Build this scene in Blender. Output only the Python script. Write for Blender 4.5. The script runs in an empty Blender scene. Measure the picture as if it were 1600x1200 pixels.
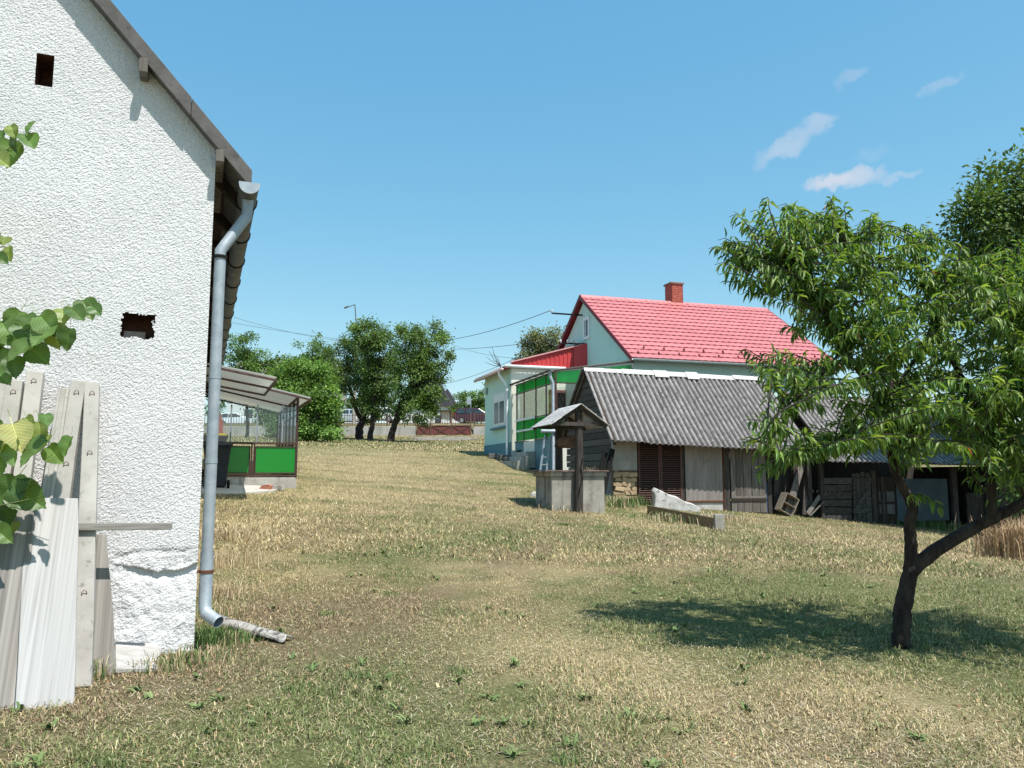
import bpy, math, random
import numpy as np
from mathutils import Vector, Matrix

random.seed(7)
RNG = np.random.default_rng(7)
scene = bpy.context.scene
COL = scene.collection

# ------------------------------------------------------------------ camera
F = 1230.0                       # focal length in pixels of the 1600 x 1200 frame
EYE = 1.55
PITCH = math.atan(142 / F)
cam_data = bpy.data.cameras.new('camera')
cam_data.sensor_fit = 'HORIZONTAL'
cam_data.sensor_width = 36.0
cam_data.lens = 36.0 * F / 1600.0
cam_data.clip_start = 0.05
cam_data.clip_end = 12000.0
camera = bpy.data.objects.new('camera', cam_data)
camera.location = (0, 0, EYE)
camera.rotation_euler = (math.pi / 2 + PITCH, 0, 0)
COL.objects.link(camera)
scene.camera = camera

# ------------------------------------------------------------------ sun and sky
SUN = Vector((0.30, -0.33, 0.88)).normalized()
sun_data = bpy.data.lights.new('sun', 'SUN')
sun_data.energy = 4.4
sun_data.angle = math.radians(0.53)
sun_data.color = (1.0, 0.96, 0.90)
sun = bpy.data.objects.new('sun', sun_data)
sun.rotation_euler = SUN.to_track_quat('Z', 'Y').to_euler()
sun.location = (8, -9, 25)
COL.objects.link(sun)

world = bpy.data.worlds.new('World')
scene.world = world
world.use_nodes = True
world.cycles.sampling_method = 'MANUAL'
world.cycles.sample_map_resolution = 512
wn, wl = world.node_tree.nodes, world.node_tree.links
wn.clear()
w_out = wn.new('ShaderNodeOutputWorld')
w_bg = wn.new('ShaderNodeBackground')
w_bg.inputs['Strength'].default_value = 0.13
w_sky = wn.new('ShaderNodeTexSky')
w_sky.sky_type = 'NISHITA'
w_sky.sun_disc = False
w_sky.sun_elevation = math.asin(SUN.z)
w_sky.sun_rotation = math.atan2(SUN.x, SUN.y)
w_sky.air_density = 1.0
w_sky.dust_density = 0.3
w_sky.ozone_density = 4.0
w_sky.altitude = 150
wl.new(w_bg.outputs[0], w_out.inputs['Surface'])

view = scene.view_settings
view.view_transform = 'Standard'
view.look = 'None'
view.exposure = 0.54
view.gamma = 1.0
view.use_curve_mapping = False
scene.cycles.max_bounces = 5
scene.cycles.diffuse_bounces = 2
scene.cycles.glossy_bounces = 2
scene.cycles.transmission_bounces = 4
scene.cycles.transparent_max_bounces = 16
scene.cycles.use_denoising = True


def ray(px, py):
    a, b = (px - 800) / F, (600 - py) / F
    return Vector((a, math.cos(PITCH) - b * math.sin(PITCH), math.sin(PITCH) + b * math.cos(PITCH)))


def P(px, py, Y):
    """the point of the place seen at (px, py) at a known distance Y"""
    d = ray(px, py)
    t = Y / d.y
    return Vector((d.x * t, Y, EYE + d.z * t))


def RP(px, py, p0, n):
    """the point of a known plane seen at (px, py)"""
    d = ray(px, py)
    o = Vector((0, 0, EYE))
    return o + d * ((Vector(p0) - o).dot(n) / d.dot(n))


# clouds: a few thin wisps, part of the sky itself
def wnode(t, **kw):
    n = wn.new(t)
    for k, v in kw.items():
        setattr(n, k, v)
    return n


tc = wnode('ShaderNodeTexCoord')
nz = wnode('ShaderNodeTexNoise')
nz.inputs['Scale'].default_value = 55
nz.inputs['Detail'].default_value = 6
wl.new(tc.outputs['Generated'], nz.inputs['Vector'])
nsub = wnode('ShaderNodeVectorMath', operation='SUBTRACT')
nsub.inputs[1].default_value = (0.5, 0.5, 0.5)
wl.new(nz.outputs['Color'], nsub.inputs[0])
nscl = wnode('ShaderNodeVectorMath', operation='SCALE')
nscl.inputs['Scale'].default_value = 0.030
wl.new(nsub.outputs[0], nscl.inputs[0])
nadd = wnode('ShaderNodeVectorMath', operation='ADD')
wl.new(tc.outputs['Generated'], nadd.inputs[0])
wl.new(nscl.outputs[0], nadd.inputs[1])
total = None
for (px, py, rx, ry, ang, amt) in [(1228, 232, 40, 14, -22, .42), (1256, 212, 26, 12, -30, .36), (1278, 190, 24, 10, -10, .40), (1204, 248, 24, 8, -20, .25),
                                   (1308, 281, 40, 11, -4, .80), (1338, 276, 20, 14, 0, .62), (1370, 272, 14, 10, -30, .34),
                                   (1402, 276, 30, 6, -6, .30), (1333, 118, 18, 10, -10, .22), (1474, 134, 26, 7, -12, .22), (1444, 142, 10, 5, -20, .16),
                                   (1365, 238, 18, 9, -10, .10)]:
    d0 = ray(px, py).normalized()
    right = d0.cross(Vector((0, 0, 1))).normalized()
    up = right.cross(d0)
    ca, sa = math.cos(math.radians(-ang)), math.sin(math.radians(-ang))
    ax, ay = right * ca + up * sa, up * ca - right * sa
    sub = wnode('ShaderNodeVectorMath', operation='SUBTRACT')
    wl.new(nadd.outputs[0], sub.inputs[0])
    sub.inputs[1].default_value = d0
    acc = None
    for vec, r in ((ax, rx / F * 1.15), (ay, ry / F * 1.15)):
        dt = wnode('ShaderNodeVectorMath', operation='DOT_PRODUCT')
        wl.new(sub.outputs[0], dt.inputs[0])
        dt.inputs[1].default_value = vec / r
        sq = wnode('ShaderNodeMath', operation='POWER')
        ab = wnode('ShaderNodeMath', operation='ABSOLUTE')
        wl.new(dt.outputs['Value'], ab.inputs[0])
        wl.new(ab.outputs[0], sq.inputs[0])
        sq.inputs[1].default_value = 2.0
        if acc is None:
            acc = sq
        else:
            s_ = wnode('ShaderNodeMath', operation='ADD')
            wl.new(acc.outputs[0], s_.inputs[0])
            wl.new(sq.outputs[0], s_.inputs[1])
            acc = s_
    mr = wnode('ShaderNodeMapRange', interpolation_type='SMOOTHSTEP')
    mr.inputs['From Min'].default_value = 1.3
    mr.inputs['From Max'].default_value = 0.0
    mr.inputs['To Min'].default_value = 0.0
    mr.inputs['To Max'].default_value = amt
    wl.new(acc.outputs[0], mr.inputs['Value'])
    if total is None:
        total = mr
    else:
        s_ = wnode('ShaderNodeMath', operation='MAXIMUM')
        wl.new(total.outputs[0], s_.inputs[0])
        wl.new(mr.outputs[0], s_.inputs[1])
        total = s_
wmix = wnode('ShaderNodeMix', data_type='RGBA')
wl.new(total.outputs[0], wmix.inputs['Factor'])
wsep = wnode('ShaderNodeSeparateColor')
wl.new(w_sky.outputs[0], wsep.inputs[0])
wcom = wnode('ShaderNodeCombineColor')
for ch, (gain, power) in enumerate(((.89, 1.0), (1.72, .60), (2.57, .36))):   # the film's response to the sky
    pw = wnode('ShaderNodeMath', operation='POWER')
    wl.new(wsep.outputs[ch], pw.inputs[0])
    pw.inputs[1].default_value = power
    ml = wnode('ShaderNodeMath', operation='MULTIPLY')
    wl.new(pw.outputs[0], ml.inputs[0])
    ml.inputs[1].default_value = gain
    wl.new(ml.outputs[0], wcom.inputs[ch])
wl.new(wcom.outputs[0], wmix.inputs[6])
wmix.inputs[7].default_value = (3.8, 3.95, 4.4, 1)
wl.new(wmix.outputs[2], w_bg.inputs['Color'])

# ------------------------------------------------------------------ helpers
FRAME = {}


def tag(o, label=None, cat=None, group=None, kind=None):
    if label:
        o['label'] = label
    if cat:
        o['category'] = cat
    if group:
        o['group'] = group
    if kind:
        o['kind'] = kind
    return o


def thing(name, label, cat, loc=(0, 0, 0), rz=0.0, group=None):
    o = bpy.data.objects.new(name, None)
    o.empty_display_size = 0.2
    o.location = loc
    o.rotation_euler = (0, 0, rz)
    COL.objects.link(o)
    FRAME[o.name] = Matrix.Translation(Vector(loc)) @ Matrix.Rotation(rz, 4, 'Z')
    return tag(o, label, cat, group)


def frame(o):
    while o is not None:
        if o.name in FRAME:
            return FRAME[o.name]
        o = o.parent
    return Matrix.Identity(4)


def link(o, parent=None):
    COL.objects.link(o)
    if parent is not None:
        o.parent = parent
    return o


def piece(name, mesh, parent, M):
    """an object that shares a mesh, set at world matrix M under its parent"""
    o = bpy.data.objects.new(name, mesh)
    link(o, parent)
    o.matrix_basis = (frame(parent).inverted() if parent is not None else Matrix.Identity(4)) @ M
    return o


def np_mesh(name, V, faces, mat=None, smooth=False, colors=None):
    """a mesh from numpy arrays; faces: (n, 3) or (n, 4) array"""
    V = np.asarray(V, dtype=np.float32)
    faces = np.asarray(faces, dtype=np.int32)
    me = bpy.data.meshes.new(name)
    n, k = faces.shape
    me.vertices.add(len(V))
    me.vertices.foreach_set('co', V.ravel())
    me.loops.add(n * k)
    me.loops.foreach_set('vertex_index', faces.ravel())
    me.polygons.add(n)
    me.polygons.foreach_set('loop_start', np.arange(0, n * k, k, dtype=np.int32))
    me.polygons.foreach_set('use_smooth', np.full(n, smooth, dtype=bool))
    if colors is not None:
        ca = me.color_attributes.new('Col', 'FLOAT_COLOR', 'POINT')
        c = np.ones((len(V), 4), dtype=np.float32)
        c[:, :3] = colors
        ca.data.foreach_set('color', c.ravel())
    me.update(calc_edges=True)
    me.validate()
    if mat is not None:
        me.materials.append(mat)
    return me


class MB:
    """collects shapes given in world coordinates"""

    def __init__(self):
        self.v, self.f = [], []

    def add(self, vs, fs):
        o = len(self.v)
        self.v += [Vector(p) for p in vs]
        self.f += [tuple(i + o for i in q) for q in fs]
        return self

    def box(self, c, size, R=None):
        c = Vector(c)
        h = [s / 2 for s in size]
        vs = []
        for x in (-1, 1):
            for y in (-1, 1):
                for z in (-1, 1):
                    p = Vector((x * h[0], y * h[1], z * h[2]))
                    vs.append(c + (R @ p if R is not None else p))
        return self.add(vs, [(0, 1, 3, 2), (4, 6, 7, 5), (0, 4, 5, 1), (2, 3, 7, 6), (0, 2, 6, 4), (1, 5, 7, 3)])

    def slab(self, a, ex, ey, ez):
        """box from a corner and its three edge vectors"""
        a, ex, ey, ez = Vector(a), Vector(ex), Vector(ey), Vector(ez)
        vs = [a + ex * i + ey * j + ez * k for i in (0, 1) for j in (0, 1) for k in (0, 1)]
        return self.add(vs, [(0, 1, 3, 2), (4, 6, 7, 5), (0, 4, 5, 1), (2, 3, 7, 6), (0, 2, 6, 4), (1, 5, 7, 3)])

    def beam(self, p0, p1, w, t, up=(0, 0, 1), w1=None):
        p0, p1 = Vector(p0), Vector(p1)
        d = (p1 - p0).normalized()
        up = Vector(up)
        if abs(d.dot(up.normalized())) > .98:
            up = Vector((0, 1, 0))
        s = d.cross(up).normalized()
        u = s.cross(d)
        vs = []
        for p, ww in ((p0, w), (p1, w1 or w)):
            for a, b in ((-1, -1), (1, -1), (1, 1), (-1, 1)):
                vs.append(p + s * (a * ww / 2) + u * (b * t / 2))
        return self.add(vs, [(3, 2, 1, 0), (4, 5, 6, 7), (0, 1, 5, 4), (1, 2, 6, 5), (2, 3, 7, 6), (3, 0, 4, 7)])

    def tube(self, pts, r, n=8, cap=True):
        pts = [Vector(p) for p in pts]
        rs = r if isinstance(r, (list, tuple)) else [r] * len(pts)
        vs, fs = [], []
        ref = None
        for i, p in enumerate(pts):
            d = (pts[min(i + 1, len(pts) - 1)] - pts[max(i - 1, 0)])
            d = d.normalized() if d.length > 1e-9 else Vector((0, 0, 1))
            if ref is None:
                ref = Vector((1, 0, 0)) if abs(d.x) < .8 else Vector((0, 1, 0))
            s = (ref - d * ref.dot(d))
            s = s.normalized() if s.length > 1e-6 else d.orthogonal().normalized()
            ref = s
            u = d.cross(s)
            for k in range(n):
                a = 2 * math.pi * k / n
                vs.append(p + s * (math.cos(a) * rs[i]) + u * (math.sin(a) * rs[i]))
        for i in range(len(pts) - 1):
            for k in range(n):
                k2 = (k + 1) % n
                fs.append((i * n + k, i * n + k2, (i + 1) * n + k2, (i + 1) * n + k))
        if cap:
            fs.append(tuple(range(n - 1, -1, -1)))
            b = (len(pts) - 1) * n
            fs.append(tuple(b + k for k in range(n)))
        return self.add(vs, fs)

    def prism(self, poly, vec):
        poly = [Vector(p) for p in poly]
        vec = Vector(vec)
        n = len(poly)
        vs = poly + [p + vec for p in poly]
        fs = [tuple(range(n - 1, -1, -1)), tuple(range(n, 2 * n))]
        for k in range(n):
            k2 = (k + 1) % n
            fs.append((k, k2, n + k2, n + k))
        return self.add(vs, fs)

    def sheet(self, fn, nu, nv, thick=None):
        """grid of fn(u, v), u and v from 0 to 1; thick: offset vector for a closed plate"""
        vs = [Vector(fn(i / nu, j / nv)) for i in range(nu + 1) for j in range(nv + 1)]
        m = nv + 1
        fs = [(i * m + j, (i + 1) * m + j, (i + 1) * m + j + 1, i * m + j + 1) for i in range(nu) for j in range(nv)]
        if thick is not None:
            th = Vector(thick)
            o = len(vs)
            vs = vs + [p + th for p in vs]
            fs = fs + [tuple(o + k for k in reversed(q)) for q in fs]
            for i in range(nu):
                a, b = i * m, (i + 1) * m
                fs.append((b, a, a + o, b + o))
                a, b = i * m + nv, (i + 1) * m + nv
                fs.append((a, b, b + o, a + o))
            for j in range(nv):
                a, b = j, j + 1
                fs.append((a, b, b + o, a + o))
                a, b = nu * m + j, nu * m + j + 1
                fs.append((b, a, a + o, b + o))
        return self.add(vs, fs)

    def mesh(self, name, mat=None, smooth=False, M=None):
        me = bpy.data.meshes.new(name)
        vs = self.v if M is None else [M @ p for p in self.v]
        me.from_pydata([tuple(p) for p in vs], [], self.f)
        if smooth:
            me.polygons.foreach_set('use_smooth', [True] * len(me.polygons))
        me.update()
        if mat is not None:
            me.materials.append(mat)
        return me

    def build(self, name, mat, parent=None, smooth=False, bevel=0, auto=None):
        if parent is not None:
            inv = frame(parent).inverted()
            o = bpy.data.objects.new(name, self.mesh(name, mat, smooth, inv))
            link(o, parent)
        else:
            n = len(self.v)
            c = Vector((sum(p.x for p in self.v) / n, sum(p.y for p in self.v) / n, min(p.z for p in self.v)))
            o = bpy.data.objects.new(name, self.mesh(name, mat, smooth, Matrix.Translation(-c)))
            o.location = c
            link(o)
            FRAME[o.name] = Matrix.Translation(c)
        if bevel:
            b = o.modifiers.new('bevel', 'BEVEL')
            b.width = bevel
            b.segments = 2
            b.limit_method = 'ANGLE'
        if auto:
            o.data.polygons.foreach_set('use_smooth', [True] * len(o.data.polygons))
            o.data.set_sharp_from_angle(angle=math.radians(auto))
        return o


# ------------------------------------------------------------------ numpy noise
def vnoise(x, y, seed=0):
    xi, yi = np.floor(x).astype(np.int64), np.floor(y).astype(np.int64)
    fx, fy = x - xi, y - yi
    fx, fy = fx * fx * (3 - 2 * fx), fy * fy * (3 - 2 * fy)

    def h(a, b):
        n = (a * 374761393 + b * 668265263 + seed * 974634533) & 0xffffffff
        n = ((n ^ (n >> 13)) * 1274126177) & 0xffffffff
        return ((n ^ (n >> 16)) & 0xffff) / 65535.0
    return (h(xi, yi) * (1 - fx) + h(xi + 1, yi) * fx) * (1 - fy) + (h(xi, yi + 1) * (1 - fx) + h(xi + 1, yi + 1) * fx) * fy


def fbm(x, y, seed=0, octv=4):
    s, a, t = 0.0, 1.0, 0.0
    for k in range(octv):
        s = s + a * vnoise(x * 2 ** k, y * 2 ** k, seed + 17 * k)
        t += a
        a *= .55
    return s / t


# ------------------------------------------------------------------ the lie of the land
GY = np.array([-400, -50, 0, 6.2, 12, 20, 25, 31, 45, 57, 69, 69.8, 70.6, 76, 80, 120, 400, 5000.])
GZ = np.array([-3.5, -1.8, -1.55, -1.37, -1.12, -.72, -.18, .62, 1.65, 2.5, 3.3, 3.35, 4.35, 5.0, 5.05, 5.3, 7, 30.])
LY = np.array([-50, 0, 6, 14, 20, 26, 31, 50, 70, 100, 5000])
LN = np.array([.01, .01, .018, .05, .078, .072, .055, .02, .0, 0, 0])
LP = np.array([.01, .01, .018, .05, .085, .118, .10, .05, .0, 0, 0])


def gz(x, y):
    x, y = np.asarray(x, dtype=float), np.asarray(y, dtype=float)
    xp, xn = np.clip(x, 0, 22), np.clip(x, -14, 0)
    return EYE + np.interp(y, GY, GZ) - np.interp(y, LY, LP) * xp - np.interp(y, LY, LN) * xn


def gp(x, y, dz=0.0):
    return Vector((x, y, float(gz(x, y)) + dz))


_ys = np.linspace(2, 110, 10800)


def G(px, py):
    """the point of the ground seen at (px, py)"""
    d = ray(px, py)
    t = _ys / d.y
    f = EYE + d.z * t - gz(d.x * t, _ys)
    i = int(np.argmax(f < 0))
    return Vector((d.x * t[i], _ys[i], float(gz(d.x * t[i], _ys[i]))))


# ------------------------------------------------------------------ materials
def lin(r, g, b):
    return tuple(((c / 255) / 12.92 if c <= 10 else (((c / 255) + .055) / 1.055) ** 2.4) for c in (r, g, b))


class NT:
    def __init__(self, name):
        self.m = bpy.data.materials.new(name)
        self.m.use_nodes = True
        self.n, self.l = self.m.node_tree.nodes, self.m.node_tree.links
        self.b = self.n['Principled BSDF']
        self.out = self.n['Material Output']

    def node(self, t, ins=None, **kw):
        n = self.n.new(t)
        for k, v in kw.items():
            setattr(n, k, v)
        for k, v in (ins or {}).items():
            if isinstance(v, bpy.types.NodeSocket):
                self.l.new(v, n.inputs[k])
            else:
                n.inputs[k].default_value = v
        return n

    def mix(self, fac, a, b, mode='MIX'):
        n = self.node('ShaderNodeMix', data_type='RGBA', blend_type=mode)
        for idx, v in ((0, fac), (6, a), (7, b)):
            if isinstance(v, bpy.types.NodeSocket):
                self.l.new(v, n.inputs[idx])
            else:
                n.inputs[idx].default_value = (*v, 1) if isinstance(v, tuple) and len(v) == 3 else v
        return n.outputs[2]

    def ramp(self, fac, lo, hi, a=0.0, b=1.0):
        return self.node('ShaderNodeMapRange', {'Value': fac, 'From Min': lo, 'From Max': hi, 'To Min': a, 'To Max': b}).outputs[0]


def pmat(name, c1, c2=None, scale=4.0, rough=.85, bump=.25, bscale=60.0, stretch=(1, 1, 1), rnd=0.0, spots=None, metal=0.0,
         spec=.3, dist=.004, streak=None, lo=.35, hi=.65, detail=7.0, yk=1.0, attr=None):
    """a painted, wooden or stone surface: two tones, grain, spots and fine relief"""
    t = NT(name)
    tex = t.node('ShaderNodeTexCoord')
    info = t.node('ShaderNodeObjectInfo')
    src = t.node('ShaderNodeAttribute', attribute_name=attr).outputs['Vector'] if attr else tex.outputs['Object']
    off = t.node('ShaderNodeVectorMath', {0: src}, operation='ADD')
    if rnd:
        mul = t.node('ShaderNodeMath', {0: info.outputs['Random'], 1: 37.0}, operation='MULTIPLY')
        t.l.new(mul.outputs[0], off.inputs[1])
    mp = t.node('ShaderNodeMapping', {'Vector': off.outputs[0], 'Scale': stretch})
    n1 = t.node('ShaderNodeTexNoise', {'Vector': mp.outputs[0], 'Scale': scale, 'Detail': detail, 'Roughness': .62})
    col = t.mix(t.ramp(n1.outputs['Fac'], lo, hi), c1, c2 or c1)
    if spots:
        for (sc_, ss, slo, shi) in spots if isinstance(spots, list) else [spots]:
            n3 = t.node('ShaderNodeTexNoise', {'Vector': off.outputs[0], 'Scale': ss, 'Detail': 8.0, 'Roughness': .7})
            col = t.mix(t.ramp(n3.outputs['Fac'], slo, shi), col, sc_)
    if streak:
        (sc_, sx, sz, slo, shi) = streak
        mp2 = t.node('ShaderNodeMapping', {'Vector': off.outputs[0], 'Scale': (sx, sx * yk, sz)})
        n4 = t.node('ShaderNodeTexNoise', {'Vector': mp2.outputs[0], 'Scale': 1.0, 'Detail': min(5.0, detail)})
        col = t.mix(t.ramp(n4.outputs['Fac'], slo, shi), col, sc_)
    if rnd:
        v = t.ramp(info.outputs['Random'], 0, 1, 1 - rnd, 1 + rnd)
        hs = t.node('ShaderNodeHueSaturation', {'Color': col, 'Value': v})
        col = hs.outputs[0]
    t.l.new(col, t.b.inputs['Base Color'])
    t.b.inputs['Roughness'].default_value = rough
    t.b.inputs['Metallic'].default_value = metal
    t.b.inputs['Specular IOR Level'].default_value = spec
    if bump:
        n2 = t.node('ShaderNodeTexNoise', {'Vector': mp.outputs[0], 'Scale': bscale, 'Detail': 5.0, 'Roughness': .6})
        bp = t.node('ShaderNodeBump', {'Height': n2.outputs['Fac'], 'Strength': bump, 'Distance': dist})
        t.l.new(bp.outputs[0], t.b.inputs['Normal'])
    return t.m


def leafmat(name, tint=(1, 1, 1), trans=.35, rough=.5, rnd=.18):
    """foliage: colour from the leaf, light passing through it"""
    t = NT(name)
    at = t.node('ShaderNodeAttribute', attribute_name='Col')
    info = t.node('ShaderNodeObjectInfo')
    v = t.ramp(info.outputs['Random'], 0, 1, 1 - rnd, 1 + rnd)
    col = t.mix(1.0, at.outputs['Color'], tint, 'MULTIPLY')
    hs = t.node('ShaderNodeHueSaturation', {'Color': col, 'Value': v})
    t.l.new(hs.outputs[0], t.b.inputs['Base Color'])
    t.b.inputs['Roughness'].default_value = rough
    t.b.inputs['Specular IOR Level'].default_value = .35
    tr = t.node('ShaderNodeBsdfTranslucent')
    warm = t.mix(1.0, hs.outputs[0], (1.5, 1.45, .55), 'MULTIPLY')
    t.l.new(warm, tr.inputs['Color'])
    ms = t.node('ShaderNodeMixShader', {0: trans})
    t.l.new(t.b.outputs[0], ms.inputs[1])
    t.l.new(tr.outputs[0], ms.inputs[2])
    t.l.new(ms.outputs[0], t.out.inputs['Surface'])
    return t.m


def glassmat(name, tint=(.9, .95, .95), gloss=.12, rough=.05, body=None):
    """a thin pane: see-through with a reflection; body: (colour, share) of a milky sheet"""
    t = NT(name)
    tr = t.node('ShaderNodeBsdfTransparent', {'Color': (*tint, 1)})
    gl = t.node('ShaderNodeBsdfGlossy', {'Roughness': rough, 'Color': (.9, .95, 1, 1)})
    fr = t.node('ShaderNodeFresnel', {'IOR': 1.5})
    fac = t.ramp(fr.outputs[0], 0, 1, gloss * .12, .55)
    base = tr.outputs[0]
    if body:
        df = t.node('ShaderNodeBsdfDiffuse', {'Color': (*body[0], 1)})
        tl = t.node('ShaderNodeBsdfTranslucent', {'Color': (*body[0], 1)})
        m0 = t.node('ShaderNodeMixShader', {0: .5})
        t.l.new(df.outputs[0], m0.inputs[1])
        t.l.new(tl.outputs[0], m0.inputs[2])
        m1 = t.node('ShaderNodeMixShader', {0: body[1]})
        t.l.new(base, m1.inputs[1])
        t.l.new(m0.outputs[0], m1.inputs[2])
        base = m1.outputs[0]
    ms = t.node('ShaderNodeMixShader', {0: fac})
    t.l.new(base, ms.inputs[1])
    t.l.new(gl.outputs[0], ms.inputs[2])
    t.l.new(ms.outputs[0], t.out.inputs['Surface'])
    return t.m


MAT = {}
MAT['galv'] = pmat('galvanised_metal', (.30, .345, .385), (.42, .465, .50), 9, .5, .05, 80, metal=.25, spec=.5, spots=((.30, .33, .36), 30, .55, .7))
MAT['galv_old'] = pmat('weathered_gutter', (.10, .10, .10), (.17, .17, .165), 5, .6, .1, 60, metal=.3)
MAT['roof_edge'] = pmat('fibre_cement_edge', (.095, .088, .082), (.155, .147, .14), 5, .9, .3, 70, spots=((.06, .06, .055), 12, .55, .75))
MAT['dark_wood'] = pmat('dark_wood', (.028, .020, .015), (.06, .045, .034), 3, .9, .5, 14, (6, 6, .6))
MAT['old_wood'] = pmat('weathered_wood', (.10, .085, .072), (.21, .19, .17), 2.2, .9, .6, 8, (9, 9, .7), rnd=.22)
MAT['old_wood_h'] = pmat('weathered_boards', (.085, .075, .066), (.19, .175, .16), 2.2, .9, .6, 8, (.8, 9, 12), rnd=.25)
MAT['black_wood'] = pmat('tarred_wood', (.035, .028, .024), (.09, .078, .07), 3, .9, .6, 10, (8, 8, .8), rnd=.2)
MAT['concrete'] = pmat('concrete', (.34, .32, .285), (.47, .45, .41), 3, .9, .4, 45, spots=((.20, .185, .16), 5, .55, .72), streak=((.19, .175, .155), 5, .8, .52, .72))
MAT['concrete_post'] = pmat('concrete_post', (.40, .38, .345), (.52, .495, .46), 4, .9, .35, 70, spots=((.27, .25, .22), 18, .58, .7), rnd=.08)
MAT['rust'] = pmat('rusty_steel', (.10, .035, .02), (.17, .065, .035), 15, .85, .3, 80)
MAT['iron'] = pmat('brown_painted_steel', (.055, .030, .026), (.10, .058, .05), 10, .6, .15, 80)
MAT['dark'] = pmat('soot_black', (.006, .005, .005), (.012, .011, .01), 4, .95, 0)

# ------------------------------------------------------------------ frames of the buildings (plan axes)
WH0 = Vector((-2.409, 6.15, 0.24))          # right front corner of the white house at its foot
WW, WD, WN = Vector((.93, .3675, 0)), Vector((-.3675, .93, 0)), Vector((.3675, -.93, 0))
SH0 = Vector((2.86, 22.05, 0.0))            # left front corner of the shed
SR, SD = Vector((.96, .28, 0)), Vector((-.28, .96, 0))
GH0 = Vector((4.28, 27.7, 0.0))             # right front corner of the green house gable
HR, HD = Vector((.954, .2998, 0)), Vector((-.2998, .954, 0))
EN0 = Vector((-5.38, 19.79, 0.0))           # front right corner of the glazed lean-to


def uv(x, y, o, a, b):
    dx, dy = x - o.x, y - o.y
    return dx * a.x + dy * a.y, dx * b.x + dy * b.y


def occupied(x, y):
    """where buildings stand and no grass grows"""
    u, v = uv(x, y, WH0, WW, WD)
    bad = (u > -9) & (u < .0) & (v > .0) & (v < 20)
    u, v = uv(x, y, SH0, SR, SD)
    bad |= (u > -.05) & (u < 14) & (v > .0) & (v < 4)
    u, v = uv(x, y, GH0, HR, HD)
    bad |= (u > -3.8) & (u < 9) & (v > -1.2) & (v < 10)
    u, v = uv(x, y, EN0, WW, WD)
    bad |= (u > -3) & (u < .05) & (v > -.25) & (v < 7)
    bad |= (u > -3) & (u < -.85) & (v > -1.6) & (v < 0)
    u, v = uv(x, y, Vector((0.86, 19.75, 0)), SR, SD)
    bad |= (u > 0) & (u < 1.38) & (v > 0) & (v < 1.3)
    return bad


PATCH = []
for (px, py, r, kind, a) in [(1250, 965, 1.3, 'g', .95), (1420, 985, 1.2, 'g', .9), (1560, 960, 1.5, 'g', .9), (1500, 890, 1.1, 'g', .55), (1080, 960, 1.0, 'g', .7),
                             (620, 872, .8, 'g', .65), (760, 840, .8, 'g', .55), (470, 1110, .75, 'g', .5), (300, 1160, .7, 'g', .5), (640, 1160, .6, 'g', .4), (540, 1040, .5, 'g', .35), (1000, 950, .8, 'g', .5), (1180, 900, .9, 'g', .45), (1560, 1080, .7, 'g', .4),
                             (140, 1170, .4, 'g', .45), (960, 800, .6, 'g', .7), (1330, 860, .9, 'g', .35), (800, 1075, .5, 'g', .4), (560, 880, .6, 'g', .5),
                             (1010, 1130, .6, 'g', .3), (850, 760, 1.4, 'g', .5), (740, 712, 2.6, 'g', .6), (480, 690, 5, 'g', .8), (600, 690, 5, 'g', .6),
                             (1380, 1090, .6, 's', .7), (860, 1010, .8, 's', .8), (370, 830, .7, 's', 1), (345, 880, .5, 's', 1), (600, 720, 8, 's', .9),
                             (520, 760, 2, 's', .7), (1300, 840, 1.5, 's', .7), (1150, 1090, .9, 's', .6), (930, 1050, .7, 's', .6), (1480, 1130, .5, 's', .5),
                             (950, 840, 1.1, 'b', .45), (1080, 868, .9, 'b', .35), (430, 962, .8, 'b', .85), (560, 960, .7, 'b', .35), (230, 1060, .5, 'b', .95), (120, 1110, .5, 'b', .8),
                             (700, 930, .6, 'b', .25), (420, 1020, .6, 'b', .6), (1250, 1120, .5, 'b', .4), (690, 1040, .5, 'b', .3)]:
    g_ = G(px, py)
    PATCH.append((g_.x, g_.y, r, kind, a))


def sstep(v, a, b):
    t = np.clip((v - a) / (b - a), 0, 1)
    return t * t * (3 - 2 * t)


def cover(x, y):
    """how green, how straw-dry and how bare the lawn is at (x, y)"""
    x, y = np.asarray(x, float), np.asarray(y, float)
    g = sstep(fbm(x * .62 + 31, y * .42 + 5, 3), .46, .70) * .5 + sstep(fbm(x * 2.6 + 31, y * 2.1 + 5, 13), .52, .68) * .7
    b = sstep(fbm(x * .9 + 7, y * .7 + 2, 9), .52, .74) * .75 + sstep(fbm(x * 3.1, y * 3.1, 23), .54, .70) * .65
    s = sstep(fbm(x * .7 + 70, y * .5 + 40, 29), .5, .7) * .6
    wob = 1 + .9 * (fbm(x * 2.2, y * 2.2, 41) - .5)
    for (ax, ay, r, k, a) in PATCH:
        rr = ((x - ax) ** 2 + ((y - ay) * (.75 if ay < 12 else .5)) ** 2) / r ** 2
        w = a * np.exp(-rr * wob)
        if k == 'g':
            g = g + w
            s, b = s * (1 - w * .8), b * (1 - w * .8)
        elif k == 's':
            s = s + w
            g, b = g * (1 - w * .8), b * (1 - w * .8)
        else:
            b = b + w
            g, s = g * (1 - w * .7), s * (1 - w * .7)
    far = sstep(y, 18, 40)
    strk = fbm(x * .35 + 9, y * 1.5, 91)
    g = g + sstep(y, 11, 16) * sstep(strk, .55, .75) * .55
    b = b + sstep(y, 11, 16) * sstep(fbm(x * .5 + 40, y * 1.8, 93), .58, .78) * .5
    s = s * (1 - .5 * sstep(strk, .55, .75) * sstep(y, 11, 16)) + far * .35
    return np.clip(g, 0, 1), np.clip(s, 0, 1), np.clip(b, 0, 1)


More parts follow.
